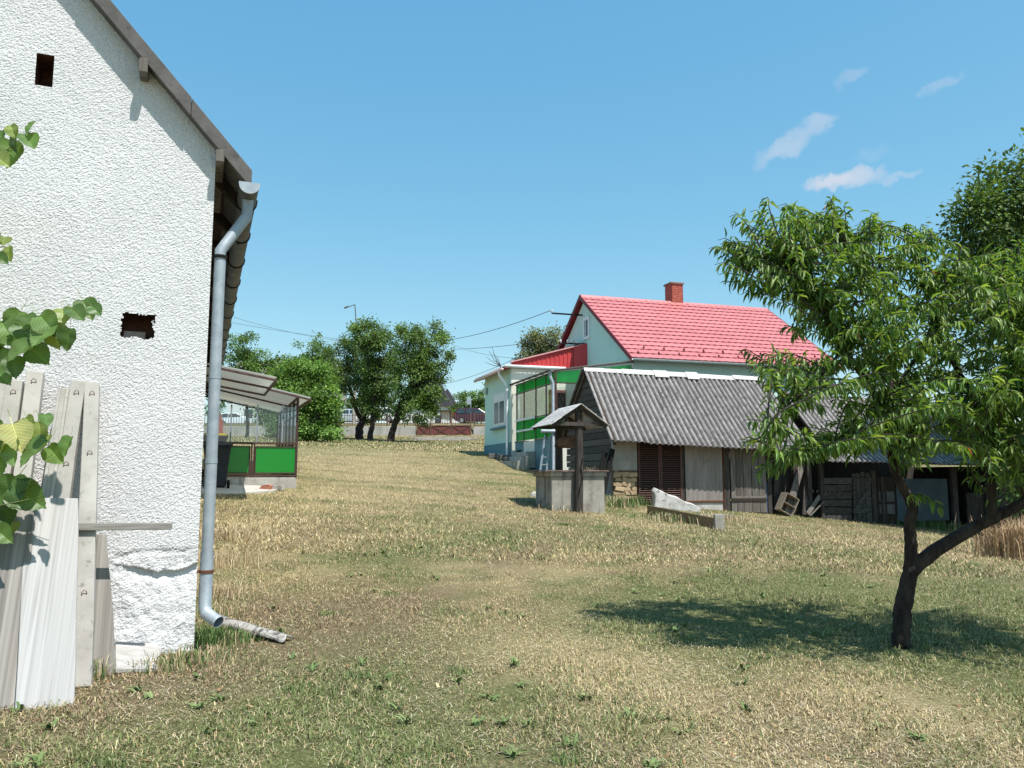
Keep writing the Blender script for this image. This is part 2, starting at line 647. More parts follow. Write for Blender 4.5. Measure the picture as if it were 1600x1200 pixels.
C_MID, C_GREEN, C_STRAW, C_BARE = (np.array(c) for c in ((.29, .24, .135), (.145, .172, .07), (.44, .36, .205), (.225, .17, .112)))


def cover_colour(x, y):
    g, s, b = cover(x, y)
    c = np.ones(g.shape + (3,)) * C_MID
    for w, k in ((s, C_STRAW), (b, C_BARE), (g, C_GREEN)):
        c = c * (1 - w[..., None] * .85) + k * (w[..., None] * .85)
    return c


# the ground: one sheet out to the horizon
gx = np.concatenate([[-4000, -1500, -500, -200, -100, -60, -40, -25], np.arange(-16, 18, .16), [20, 25, 32, 45, 70, 120, 300, 900, 4000]])
gyy = np.concatenate([[-300, -100, -30, -8, 0, 2], np.arange(3, 14, .12), np.arange(14, 34, .25), np.arange(34, 68, .8), [68.4, 69.2, 69.8, 70.1, 70.6, 72, 75, 78, 82, 88, 100, 140, 250, 600, 1500, 5000]])
XX, YY = np.meshgrid(gx, gyy, indexing='ij')
near = np.clip(1 - np.hypot(XX - 2, YY - 14) / 40, 0, 1)
ZZ = gz(XX, YY) + near * ((fbm(XX * 1.3, YY * 1.3, 51) - .5) * .05 + (fbm(XX * 6, YY * 6, 52) - .5) * .025) - .01
V = np.stack([XX, YY, ZZ], -1).reshape(-1, 3)
ni, nj = XX.shape
ii, jj = np.meshgrid(np.arange(ni - 1), np.arange(nj - 1), indexing='ij')
a0 = (ii * nj + jj).ravel()
FQ = np.stack([a0, a0 + nj, a0 + nj + 1, a0 + 1], -1)
t = NT('lawn_ground')
at = t.node('ShaderNodeAttribute', attribute_name='Col')
tx = t.node('ShaderNodeTexCoord')
mp = t.node('ShaderNodeMapping', {'Vector': tx.outputs['Object'], 'Scale': (1, 1, .3)})
n1 = t.node('ShaderNodeTexNoise', {'Vector': mp.outputs[0], 'Scale': 34.0, 'Detail': 8.0, 'Roughness': .75})
n2 = t.node('ShaderNodeTexNoise', {'Vector': mp.outputs[0], 'Scale': 3.2, 'Detail': 7.0, 'Roughness': .7})
c = t.mix(t.ramp(n1.outputs['Fac'], .36, .66), at.outputs['Color'], t.mix(1.0, at.outputs['Color'], (.40, .38, .36), 'MULTIPLY'))
c = t.mix(t.ramp(n2.outputs['Fac'], .45, .75, 0, .5), c, t.mix(1.0, c, (.62, .72, .5), 'MULTIPLY'))
mp3 = t.node('ShaderNodeMapping', {'Vector': tx.outputs['Object'], 'Scale': (1, .55, .3)})
n3 = t.node('ShaderNodeTexNoise', {'Vector': mp3.outputs[0], 'Scale': 130.0, 'Detail': 4.0, 'Roughness': .7})
c = t.mix(t.ramp(n3.outputs['Fac'], .54, .68, 0, .8), c, t.mix(1.0, c, (1.9, 1.75, 1.55), 'MULTIPLY'))
c = t.mix(t.ramp(n3.outputs['Fac'], .44, .32, 0, .8), c, t.mix(1.0, c, (.35, .36, .34), 'MULTIPLY'))
t.l.new(c, t.b.inputs['Base Color'])
t.b.inputs['Roughness'].default_value = 1.0
t.b.inputs['Specular IOR Level'].default_value = .05
bp = t.node('ShaderNodeBump', {'Height': n1.outputs['Fac'], 'Strength': .7, 'Distance': .03})
t.l.new(bp.outputs[0], t.b.inputs['Normal'])
ground = bpy.data.objects.new('ground', np_mesh('ground', V, FQ, t.m, True, cover_colour(V[:, 0], V[:, 1])))
link(ground)
tag(ground, 'dry sloping lawn of mown straw and green grass', 'ground', kind='structure')

# the street behind the fence
asphalt = pmat('asphalt', (.10, .10, .105), (.15, .15, .15), 2, .9, .3, 60)
MB().sheet(lambda u, v: gp(-90 + 140 * u, 77.0 + 7.0 * v, .03), 70, 6).build('road', asphalt)['kind'] = 'structure'
bpy.data.objects['road']['label'] = 'grey asphalt street running behind the picket fence'
# stony drive inside the gate
gravel = pmat('gravel', (.17, .155, .135), (.27, .245, .215), 8, .95, .6, 40)
dA, dB, dC, dD = G(640, 688), G(742, 688), Vector((-3.4, 69.7, 0)), Vector((-8.6, 69.7, 0))
MB().sheet(lambda u, v: gp(*((dA.lerp(dB, u)).lerp(dD.lerp(dC, u), v) + Vector((.5 * math.sin(9 * v + 4 * u), .8 * math.sin(7 * u) * (1 - v), 0))).xy, .012), 14, 18).build('drive', gravel)
tag(bpy.data.objects['drive'], 'grey stony drive in front of the red gate', kind='structure')
# concrete apron at the lean-to
ap = [EN0 + WW * u + WD * v for (u, v) in ((-3.2, -.02), (-.55, -.02), (-.35, -.35), (-.62, -1.0), (-1.5, -1.75), (-3.2, -1.9))]
m = MB()
m.prism([gp(p.x, p.y, -.06) for p in ap], (0, 0, .085))
tag(m.build('path', pmat('pale_concrete', (.42, .39, .35), (.55, .52, .47), 3, .95, .4, 50, spots=((.3, .26, .2), 6, .5, .7))), 'pale concrete path before the glazed lean-to', kind='structure')


# ------------------------------------------------------------------ grass
def blades(x, y, length, width, tilt, colors, segs=2, droop=.5):
    """one numpy mesh of many grass blades rooted at (x, y)"""
    n = len(x)
    z = gz(x, y) - .006
    ang = RNG.uniform(0, 2 * np.pi, n)
    dirx, diry = np.cos(ang), np.sin(ang)
    face = ang + np.pi / 2 + RNG.uniform(-.7, .7, n)
    sx, sy = np.cos(face) * width / 2, np.sin(face) * width / 2
    hor, ver = np.sin(tilt) * length, np.cos(tilt) * length
    base = np.stack([x, y, z], -1)
    side = np.stack([sx, sy, np.zeros(n)], -1)
    tip = base + np.stack([dirx * hor, diry * hor, ver * (1 - droop * .35)], -1)
    if segs == 1:
        V = np.stack([base - side, base + side, tip], 1).reshape(-1, 3)
        Fc = np.arange(3 * n).reshape(-1, 3)
        k = 3
    else:
        mid = base + np.stack([dirx * hor * .38, diry * hor * .38, ver * .62], -1)
        V = np.stack([base - side, base + side, mid + side * .8, mid - side * .8, tip], 1).reshape(-1, 3)
        o = np.arange(n)[:, None] * 5
        Fc = np.concatenate([o + np.array([0, 1, 2]), o + np.array([0, 2, 3]), o + np.array([3, 2, 4])], 0)
        k = 5
    C = np.repeat(colors, k, 0)
    return V, Fc, C


def blade_colours(x, y):
    n = len(x)
    g, s, b = cover(x, y)
    wg, ws, wb = g * 1.05 + .07, s * .95 + .24, b * .9 + .14
    tot = wg + ws + wb
    r = RNG.uniform(0, 1, n) * tot
    green = np.array([(.15, .195, .068), (.20, .235, .10), (.26, .285, .15), (.105, .155, .05)])[RNG.integers(0, 4, n)]
    straw = np.array([(.56, .465, .28), (.66, .56, .37), (.48, .385, .205), (.45, .38, .235)])[RNG.integers(0, 4, n)]
    bare = np.array([(.30, .225, .15), (.38, .29, .195), (.24, .185, .13), (.41, .335, .235)])[RNG.integers(0, 4, n)]
    c = np.where((r < wg)[:, None], green, np.where((r < wg + ws)[:, None], straw, bare)) * np.array((1.0, .945, .86))
    return c * RNG.uniform(.75, 1.2, (n, 1)), r < wg


t = NT('grass_blade')
at = t.node('ShaderNodeAttribute', attribute_name='Col')
t.l.new(at.outputs['Color'], t.b.inputs['Base Color'])
t.b.inputs['Roughness'].default_value = .7
t.b.inputs['Specular IOR Level'].default_value = .2
MAT['grass'] = t.m


def scatter(n, y0, y1, power):
    """points over the visible wedge of lawn, denser near the camera"""
    y = y0 * (y1 / y0) ** (RNG.uniform(0, 1, n) ** power)
    x = RNG.uniform(-.75, .75, n) * (y + .6)
    ok = ~occupied(x, y)
    return x[ok], y[ok]


parts = []
x, y = scatter(265000, 3.3, 12.0, .72)
c, isg = blade_colours(x, y)
h = RNG.uniform(.016, .046, len(x)) * (.8 + .45 * isg) * (.35 + 1.2 * sstep(fbm(x * 1.9, y * 1.9, 77), .25, .75))
parts.append(blades(x, y, h * 1.25, RNG.uniform(.003, .0065, len(x)), RNG.uniform(.5, 1.5, len(x)), c, 2))
# mown clippings lying about
x, y = scatter(50000, 3.3, 12.0, .75)
g, s, b = cover(x, y)
keep = RNG.uniform(0, 1, len(x)) < (.35 + .6 * s + .3 * b)
x, y = x[keep], y[keep]
c = np.array([(.56, .48, .32), (.48, .40, .25), (.36, .29, .19), (.62, .55, .40)])[RNG.integers(0, 4, len(x))] * RNG.uniform(.75, 1.1, (len(x), 1))
parts.append(blades(x, y, RNG.uniform(.03, .08, len(x)), RNG.uniform(.003, .0055, len(x)), RNG.uniform(1.25, 1.52, len(x)), c, 2, 0))
x, y = scatter(140000, 11.0, 34, .9)
c, isg = blade_colours(x, y)
parts.append(blades(x, y, RNG.uniform(.04, .10, len(x)) * (.6 + .8 * fbm(x * 1.2, y * 1.2, 77)), RNG.uniform(.010, .018, len(x)), RNG.uniform(.3, 1.3, len(x)), c, 1))
x, y = scatter(60000, 34, 69, 1.0)
c, isg = blade_colours(x, y)
parts.append(blades(x, y, RNG.uniform(.06, .16, len(x)), RNG.uniform(.03, .05, len(x)), RNG.uniform(.3, 1.3, len(x)), c, 1))


def join(parts, name, mat):
    Vs, Fs, Cs, o = [], [], [], 0
    for v, f, c in parts:
        Vs.append(v)
        Fs.append(f + o)
        Cs.append(c)
        o += len(v)
    ob = bpy.data.objects.new(name, np_mesh(name, np.concatenate(Vs), np.concatenate(Fs), mat, False, np.concatenate(Cs)))
    return link(ob)


tag(join(parts, 'grass', MAT['grass']), 'short mown grass, straw dry with green patches, over the whole yard', 'grass', kind='stuff')


def tufts(spec, name, label):
    """longer grass: (px, py, count, height, spread, colour set)"""
    ps = []
    for (px, py, n, hgt, spr, cols) in spec:
        g_ = G(px, py)
        x = g_.x + RNG.normal(0, spr, n)
        y = g_.y + RNG.normal(0, spr * .8, n)
        ok = ~occupied(x, y)
        x, y = x[ok], y[ok]
        n = len(x)
        if not n:
            continue
        c = np.array(cols)[RNG.integers(0, len(cols), n)] * RNG.uniform(.75, 1.2, (n, 1))
        w = .006 if g_.y < 12 else .014
        ps.append(blades(x, y, RNG.uniform(.5, 1.1, n) * hgt, RNG.uniform(.7, 1.3, n) * w, RNG.uniform(.05, .7, n), c, 2))
    return tag(join(ps, name, MAT['grass']), label, 'grass', kind='stuff')


GRN = [(.10, .175, .05), (.14, .22, .07), (.085, .145, .045)]
DRY = [(.52, .42, .25), (.58, .48, .31), (.45, .34, .19), (.40, .30, .18)]
tufts([(330, 1000, 420, .16, .11, GRN), (365, 1003, 300, .14, .10, GRN + DRY[:1]), (305, 1030, 260, .14, .12, GRN + DRY), (255, 1045, 160, .15, .10, GRN + DRY), (140, 1060, 120, .18, .06, GRN + DRY),
       (345, 960, 200, .16, .12, DRY + GRN[:1])],
      'weeds', 'green weeds at the foot of the white house corner')
tufts([(340, 930, 420, .20, .16, DRY), (350, 880, 500, .22, .22, DRY), (358, 840, 500, .24, .30, DRY)], 'dry_grass', 'golden dry grass along the side wall of the white house')
tufts([(960, 790, 420, .38, .28, GRN + DRY[:2]), (990, 787, 420, .42, .30, GRN), (1050, 815, 250, .28, .35, GRN + DRY), (880, 797, 160, .2, .3, GRN + DRY), (1140, 812, 200, .22, .5, DRY)],
      'tall_grass', 'tall green and dry grass between the well and the shed')
tufts([(1592, 872, 900, .85, .30, [(.42, .28, .16), (.36, .23, .13), (.48, .34, .2)]), (1630, 860, 900, 1.0, .4, [(.42, .28, .16), (.36, .23, .13)]), (1570, 868, 300, .45, .3, DRY)],
      'dry_grass', 'clump of tall brown dry grass at the right edge')
tufts([(1450, 825, 300, .4, .6, GRN), (1530, 835, 300, .45, .6, GRN + DRY[:1])], 'tall_grass', 'tall green grass before the lean-to shed')
tufts([(px, py, 90, .06, .055, [(.10, .16, .05), (.15, .21, .07), (.20, .24, .10)]) for (px, py) in ((512, 960), (460, 1080), (555, 1058), (715, 1050), (880, 1190), (880, 820), (1080, 1000), (170, 1195), (610, 930))],
      'clover', 'small green clumps standing out in the dry lawn')

# rosettes of broad-leaved weeds and stray dry leaves in the lawn
ps = []
x, y = scatter(230, 3.6, 13, 1.0)
g, s_, b = cover(x, y)
for q in range(len(x)):
    n = int(RNG.integers(6, 12))
    if RNG.uniform() > .25 + .8 * g[q]:
        continue
    xx, yy = x[q] + RNG.normal(0, .012, n), y[q] + RNG.normal(0, .012, n)
    c = np.array([(.12, .18, .06), (.16, .22, .075), (.20, .25, .10)])[RNG.integers(0, 3, n)] * RNG.uniform(.7, 1.2, (n, 1))
    ps.append(blades(xx, yy, RNG.uniform(.05, .11, n), RNG.uniform(.014, .026, n), RNG.uniform(.8, 1.35, n), c, 2))
x, y = scatter(700, 3.4, 12, 1.0)
c = np.array([(.30, .17, .08), (.38, .26, .13), (.22, .13, .07), (.5, .4, .24)])[RNG.integers(0, 4, len(x))]
ps.append(blades(x, y, RNG.uniform(.03, .07, len(x)), RNG.uniform(.012, .025, len(x)), RNG.uniform(1.1, 1.45, len(x)), c, 2))
tag(join(ps, 'weeds', MAT['grass']), 'flat broad-leaved weeds and dry leaves scattered in the lawn', 'weeds', kind='stuff')

# ================================================================== the white house
def W(u, v, z):
    """white house coordinates: u along the gable, v back along the side wall, z height"""
    p = WH0 + WW * u + WD * v
    return Vector((p.x, p.y, z))


def WP(px, py, v):
    """u and z of a pixel on the plane parallel to the gable at v"""
    q = RP(px, py, WH0 + WD * v, WN)
    return (q - WH0).dot(WW), q.z


house = thing('white_house', 'white roughcast house gable with a downpipe at its corner', 'house', WH0)
t = NT('white_roughcast')
tx = t.node('ShaderNodeTexCoord')
n1 = t.node('ShaderNodeTexNoise', {'Vector': tx.outputs['Object'], 'Scale': 1.4, 'Detail': 6.0})
n2 = t.node('ShaderNodeTexNoise', {'Vector': tx.outputs['Object'], 'Scale': 120.0, 'Detail': 2.0})
mp = t.node('ShaderNodeMapping', {'Vector': tx.outputs['Object'], 'Scale': (7, 7, .5)})
n3 = t.node('ShaderNodeTexNoise', {'Vector': mp.outputs[0], 'Scale': 1.0, 'Detail': 5.0})
col = t.mix(t.ramp(n1.outputs['Fac'], .35, .7), (.73, .725, .727), (.66, .655, .657))
col = t.mix(t.ramp(n2.outputs['Fac'], .55, .66, 0, .8), col, (.36, .36, .37))
col = t.mix(t.ramp(n3.outputs['Fac'], .55, .8, 0, .35), col, (.56, .56, .55))
n5 = t.node('ShaderNodeTexNoise', {'Vector': tx.outputs['Object'], 'Scale': 2.6, 'Detail': 9.0, 'Roughness': .75})
col = t.mix(t.ramp(n5.outputs['Fac'], .60, .74, 0, .45), col, (.50, .47, .42))
t.l.new(col, t.b.inputs['Base Color'])
t.b.inputs['Roughness'].default_value = .9
t.b.inputs['Specular IOR Level'].default_value = .15
bp = t.node('ShaderNodeBump', {'Height': n2.outputs['Fac'], 'Strength': .6, 'Distance': .006})
t.l.new(bp.outputs[0], t.b.inputs['Normal'])
MAT['roughcast'] = t.m

RKV = -.105                                    # front plane of the roof edge
r1, r2 = WP(187, 48, RKV), WP(339, 229, RKV)   # lower edge of the roof edge board
RK = (r1[1] - r2[1]) / (r2[0] - r1[0])         # roof pitch


def rake(u):
    return r2[1] + (r2[0] - u) * RK


APEX = -4.2
FTH = .092 * math.hypot(1, RK)                # vertical thickness of the roof edge
# fine gable wall, real pebbles
du = .0085
us = np.arange(-1.95, 0, du)
us[-1] = 0
us = np.append(us, 0.0)
zs = np.arange(.02, 6.6, du)
UU, ZW = np.meshgrid(us, zs, indexing='ij')
rn = RNG.uniform(-1, 1, UU.shape)
sm = (rn + np.roll(rn, 1, 0) + np.roll(rn, 1, 1) + np.roll(np.roll(rn, 1, 0), 1, 1)) / 4
disp = (rn * .8 + sm * .2) * .0028 + (vnoise(UU * 60, ZW * 75, 5) - .5) * .0008 + (fbm(UU * 3, ZW * 3, 8) - .5) * .006
low = sstep(.98 + .05 * fbm(UU * 4, UU * 0, 3) - ZW, 0, .05)
crack = .86 + .035 * np.sin(UU * 9 + .5) + .05 * (fbm(UU * 7, UU * 0 + 3, 12) - .5)
disp += low * ((fbm(UU * 9, ZW * 9, 31) - .5) * .036 - .006)
disp -= .038 * sstep(crack - ZW, 0, .014) * sstep(ZW, crack - .26, crack - .02) * sstep(UU, -.62, -.38)
disp += .022 * np.exp(-(((UU + .28) / .17) ** 2 + ((ZW - .74) / .07) ** 2))
ZW = np.minimum(ZW, rake(UU) + FTH * .35)
disp[-1, :] = -.09                            # the wall turns the corner
Vw = np.stack([WH0.x + WW.x * UU + WN.x * disp, WH0.y + WW.y * UU + WN.y * disp, ZW], -1)
Vw = (Vw - np.array(WH0)).reshape(-1, 3)
ni, nj = UU.shape
ii, jj = np.meshgrid(np.arange(ni - 1), np.arange(nj - 1), indexing='ij')
cu, cz = UU[:-1, :-1] + du / 2, ZW[:-1, :-1] + du / 2
va, vb = WP(57, 83, 0), WP(82, 136, 0)
ha, hb = WP(192, 489, 0), WP(240, 529, 0)
win = (cu > va[0]) & (cu < vb[0]) & (cz < va[1] + .0) & (cz > vb[1])
jag = .05 * (fbm(cu * 22, cz * 22, 61) - .5)
hc, hw, hz, hh = (ha[0] + hb[0]) / 2, (hb[0] - ha[0]) / 2, (ha[1] + hb[1]) / 2, (ha[1] - hb[1]) / 2
hole = (np.abs(cu - hc) + jag < hw) & (np.abs(cz - hz) + jag * 1.2 < hh)
flat = ZW[:-1, 1:] - ZW[:-1, :-1] < 1e-4
keep = ~(win | hole | flat)
a0 = (ii * nj + jj)[keep]
FQ = np.stack([a0, a0 + nj, a0 + nj + 1, a0 + 1], -1)
link(bpy.data.objects.new('gable_wall', np_mesh('gable_wall', Vw, FQ, MAT['roughcast'], False)), house)
# the rest of the walls
m = MB()
m.add([W(-1.95, 0, .0), W(-1.95, 0, rake(-1.95) + .05), W(APEX, 0, rake(APEX) + .05), W(2 * APEX, 0, 3.9), W(2 * APEX, 0, 0)], [(4, 3, 2, 1, 0)])
m.build('gable_wall', MAT['roughcast'], house)
ZE = rake(.0)
m = MB()
m.slab(W(-.30, .085, .0), WW * .297, WD * 19.4, (0, 0, ZE - .02))
m.slab(W(2 * APEX, .002, .0), WW * .3, WD * 19.5, (0, 0, ZE - .05))
m.add([W(0, 19.5, 0), W(0, 19.5, ZE), W(APEX, 19.5, rake(APEX)), W(2 * APEX, 19.5, ZE), W(2 * APEX, 19.5, 0)], [(0, 1, 2, 3, 4)])
m.build('side_wall', MAT['roughcast'], house)
# recesses of the openings
brown = pmat('raw_brick_reveal', (.10, .045, .03), (.20, .10, .07), 14, .95, .6, 40)


def recess(name, u0, u1, z0, z1, depth, mat):
    m = MB()
    a, b, c_, d_ = W(u0, .004, z0), W(u1, .004, z0), W(u1, .004, z1), W(u0, .004, z1)
    e = WD * depth
    m.add([a, b, c_, d_, a + e, b + e, c_ + e, d_ + e], [(0, 1, 5, 4), (1, 2, 6, 5), (2, 3, 7, 6), (3, 0, 4, 7), (4, 5, 6, 7)])
    return m.build(name, mat, house)


recess('vent_opening', va[0] - .012, vb[0] + .012, vb[1] - .012, va[1] + .012, .30, brown)
recess('wall_hole', ha[0] - .03, hb[0] + .03, hb[1] - .03, ha[1] + .03, .25, brown)
m = MB()
m.box(W((ha[0] + hb[0]) / 2 - .03, .12, hb[1] + .03), (.15, .07, .06), Matrix.Rotation(.4, 3, 'Z'))
m.build('brick', pmat('dusty_brick', (.25, .2, .17), (.36, .31, .27), 12, .95, .5, 40), house)
# roof
uE = .27


def slope(u, v, dz=0.0):
    return W(u, v, rake(u) + dz)


m = MB()
n_ = 2
m.prism([slope(uE, RKV + .02, 0), slope(uE, RKV + .02, FTH * .9), slope(APEX, RKV + .02, FTH * .9), slope(APEX, RKV + .02, 0)], WD * 19.9)
roof = m.build('roof', MAT['roof_edge'], house)
m = MB()
m.prism([slope(APEX - .003, RKV + .02, FTH * .9), slope(APEX - .003, RKV + .02, 0), W(2 * APEX - uE, RKV + .02, rake(uE)), W(2 * APEX - uE, RKV + .02, rake(uE) + FTH * .9)], WD * 19.9)
m.build('roof', MAT['roof_edge'], house)
# edge boards of the gable, three lengths with small joints
cuts = [uE + .01, -.20, -1.02, -1.9, -2.9, APEX]
for k in range(5):
    a, b = cuts[k] - .0015, cuts[k + 1] + .0015
    o = .012 * (k % 2)
    m = MB()
    m.prism([slope(a, RKV - .012 - o, -.012), slope(a, RKV - .012 - o, FTH + .004), slope(b, RKV - .012 - o, FTH + .006), slope(b, RKV - .012 - o, -.006)], WD * (.03 + o))
    m.build('edge_board', MAT['roof_edge'], roof, bevel=.004)
# purlins poking through the gable
for (px, py, ww, hh_, out) in ((224, 101, .06, .115, -.165), (344, 243, .065, .10, -.14)):
    u, z = WP(px, py, out)
    m = MB()
    m.beam(W(u, out, z), W(u, 1.2, z), ww, hh_)
    m.build('purlin', MAT['old_wood'], house, bevel=.006)
# rafters and boards under the eave
m = MB()
m.slab(W(-.02, .25, ZE - .10), WW * .12, WD * 19, (0, 0, .10))
m.build('wall_plate', MAT['dark_wood'], house)
for k in range(20):
    v = .35 + k * .98
    m = MB()
    m.prism([slope(uE - .02, v, -.004), slope(uE - .02, v, -.10), slope(-.1, v, -.14), slope(-.1, v, -.004)], WD * .09)
    m.build('rafter', MAT['dark_wood'], house)
# gutter
gu, gzz = WP(390, 287, -.12)
GR = .078
gd = WD


def half(v, n=10, r=GR, dz=0.0):
    return [W(gu + r * math.cos(a), v, gzz + dz + r * math.sin(a)) for a in [math.pi * (1 + k / n) for k in range(n + 1)]]


m = MB()
ring = [half(v, 10, GR, -.004 * v) for v in (-.12, 4, 8, 12, 19.3)]
vs = [p for r_ in ring for p in r_]
fs = [(i * 11 + k, i * 11 + k + 1, (i + 1) * 11 + k + 1, (i + 1) * 11 + k) for i in range(4) for k in range(10)]
m.add(vs, fs)
inner = [half(v, 10, GR - .004, -.004 * v) for v in (-.12, 4, 8, 12, 19.3)]
m.add([p for r_ in inner for p in r_], [tuple(reversed(q)) for q in fs])
gutter = m.build('gutter', MAT['galv_old'], house, smooth=True)
m = MB()
cap = half(-.121, 12, GR + .004)
m.prism(cap + [W(gu + GR + .004, -.121, gzz + .012), W(gu - GR - .004, -.121, gzz + .012)], WD * .01)
m.build('end_cap', MAT['galv'], gutter)
for k in range(18):
    v = .35 + k * .98
    m = MB()
    pts = [W(gu - GR - .008, v, gzz + .03 - .004 * v)] + half(v, 10, GR + .006, -.004 * v) + [W(gu + GR + .008, v, gzz + .03 - .004 * v)]
    m.tube(pts, .007, 5)
    m.build('bracket', MAT['dark'], gutter)
# downpipe with swan neck
pu, pz = WP(342, 450, .03)
PR = .044
top = W(gu, .10, gzz - GR + .02)
pipe_foot = WP(314, 958, .03)[1]
m = MB()
m.tube([top, W(gu, .10, gzz - GR - .05), W(gu - .005, .10, gzz - GR - .13), W(pu + .035, .045, gzz - GR - .40), W(pu, .03, gzz - GR - .46), W(pu, .03, gzz - GR - .56), W(pu, .03, pipe_foot + .45)],
       [PR + .004, PR, PR, PR, PR, PR, PR], 18)
pipe = m.build('downpipe', MAT['galv'], house, auto=40)
m = MB()
m.tube([W(pu, .03, pipe_foot + .46), W(pu, .03, pipe_foot + .05), W(pu + .012, .0, pipe_foot + .0), W(pu + .10, -.10, pipe_foot - .055)], [PR + .005, PR + .004, PR + .004, PR + .001], 18, cap=False)
m.build('pipe_shoe', MAT['galv'], pipe, auto=40)
for (px, py) in ((345, 402), (316, 893)):
    z = WP(px, py, .03)[1]
    m = MB()
    m.tube([W(pu, .03, z - .012), W(pu, .03, z + .012)], PR + .009, 18)
    m.beam(W(pu, .03, z), W(pu - .07, .03, z), .012, .02)
    m.build('pipe_clamp', MAT['rust'] if py > 800 else MAT['dark'], pipe)
for py in (588, 720):
    z = WP(335, py, .03)[1]
    m = MB()
    m.tube([W(pu, .03, z - .02), W(pu, .03, z + .02)], PR + .0025, 18)
    m.build('pipe_joint', MAT['galv'], pipe, auto=40)

# ------------------------------------------------------------------ the broken half pipe under the downpipe
h0, h1 = G(328, 984), G(449, 1003)
h0.z += .10
h1.z += .015
ax = (h1 - h0).normalized()
sd = ax.cross(Vector((0, 0, 1))).normalized()
upv = sd.cross(ax)
m = MB()


def halfpipe(uu, vv):
    a = math.pi * (.06 + .88 * vv)
    j = .0025 * math.sin(17 * uu + 9 * vv)
    return h0.lerp(h1, uu) + sd * (.068 * math.cos(a)) + upv * (.034 * math.sin(a) + j) + ax * (.02 * math.sin(8 * vv) * (uu > .95))


m.sheet(halfpipe, 16, 10, thick=-upv * .012)
tag(m.build('drain_tile', pmat('mossy_tile', (.30, .275, .245), (.42, .40, .37), 8, .95, .6, 40, spots=((.07, .062, .055), 10, .50, .60)), auto=50),
    'mossy half-round drain tile lying under the downpipe', 'drain tile')

# ------------------------------------------------------------------ boards and concrete posts leaning on the gable
loopmesh = None


def leaner(name, label, cat, group, top, bot, w0, w1, th, vtop, mat, loops=(), groove=False, vbot=None):
    ut, zt = WP(top[0], top[1], vtop)
    pt = W(ut, vtop, zt)
    pb = G(*bot)
    pb.z -= .02
    d = (pt - pb).normalized()
    s = WW
    nrm = s.cross(d).normalized()
    if nrm.dot(WN) < 0:
        nrm = -nrm
    root = thing(name, label, cat, pb, 0, group)
    m = MB()
    nseg = 5
    for k in range(nseg):                      # a slightly uneven length of timber or concrete
        pass
    rows = []
    for k in range(nseg + 1):
        f = k / nseg
        c_ = pb.lerp(pt, f)
        w = w0 + (w1 - w0) * f + random.uniform(-.004, .004)
        j = s * random.uniform(-.003, .003)
        rows += [c_ - s * w / 2 + j - nrm * th / 2, c_ + s * w / 2 + j - nrm * th / 2, c_ + s * w / 2 + j + nrm * th / 2, c_ - s * w / 2 + j + nrm * th / 2]
    rows[-1] += d * random.uniform(0, .02)
    rows[-4] += d * random.uniform(0, .02)
    fs = [(3, 2, 1, 0), tuple(nseg * 4 + q for q in (0, 1, 2, 3))]
    for k in range(nseg):
        for q in range(4):
            q2 = (q + 1) % 4
            fs.append((k * 4 + q, k * 4 + q2, k * 4 + 4 + q2, k * 4 + 4 + q))
    m.add(rows, fs)
    bo = m.build('post' if 'post' in name else 'board', mat, root, bevel=.006)
    ga = bo.data.attributes.new('grain', 'FLOAT_VECTOR', 'POINT')
    for q, pnt in enumerate(rows):
        r_ = pnt - pb
        ga.data[q].vector = (r_.dot(s), r_.dot(nrm), r_.dot(d))
    if groove:
        for sg in (-1, 1):
            m = MB()
            m.beam(pb + s * (sg * w0 * .36) + nrm * (th / 2 + .004), pt + s * (sg * w1 * .36) + nrm * (th / 2 + .004), w0 * .22, .016, up=nrm)
            m.build('flange', mat, root, bevel=.003)
    for f in loops:
        c_ = pb.lerp(pt, f) + nrm * (th / 2)
        m = MB()
        m.tube([c_ - s * .012 - d * .016, c_ - s * .012 + nrm * .012, c_ + d * .016 + nrm * .018, c_ + s * .016 + d * .008 + nrm * .012, c_ + s * .018 - d * .01], .0026, 5)
        m.build('wire_loop', MAT['rust'], root)
    return root


CP = MAT['concrete_post']
plankA = pmat('silver_plank', (.34, .33, .315), (.46, .45, .44), 2.2, .9, .4, 5, (14, 14, .10), streak=((.25, .24, .23), 22, .5, .55, .72), rnd=.06, detail=3.0, attr='grain')
plankB = pmat('grey_plank', (.20, .18, .16), (.36, .335, .305), 2.2, .9, .5, 5, (14, 14, .10), streak=((.15, .14, .125), 20, .5, .52, .72), rnd=.06, detail=3.0, attr='grain')
plankC = pmat('cross_grain', (.21, .195, .175), (.36, .34, .31), 3, .9, .5, 10, (1, 1, 16), detail=2.5)
gl_ = 'posts and planks leaning on the white wall'
leaner('concrete_post', 'concrete fence post in leaf shade at the far left of the row', 'post', gl_, (2, 598), (-75, 1065), .11, .10, .09, -.06, CP, (.9,))
leaner('concrete_post', 'concrete post second from the left, a gap on its left', 'post', gl_, (25, 596), (-42, 1065), .115, .105, .09, -.06, CP, (.955, .6))
leaner('concrete_post', 'concrete post with the highest top of the leaning row', 'post', gl_, (56, 583), (-2, 1065), .115, .108, .09, -.06, CP, (.965, .62))
leaner('channel_post', 'narrow grooved concrete post between two wider posts', 'post', gl_, (101, 609), (30, 1068), .085, .070, .07, -.10, CP, (), True)
leaner('concrete_post', 'concrete post with rusty loops right beside the narrow grooved post', 'post', gl_, (123, 598), (55, 1066), .115, .095, .09, -.06, CP, (.955, .70))
leaner('concrete_post', 'rightmost concrete post, its foot bare to the ground, under the cross board', 'post', gl_, (145, 600), (127, 1070), .125, .098, .09, -.06, CP, (.955, .74, .28))
leaner('plank', 'wide silver plank standing in front of the concrete posts', 'plank', gl_, (82, 780), (71, 1103), .310, .315, .028, -.40, plankA)
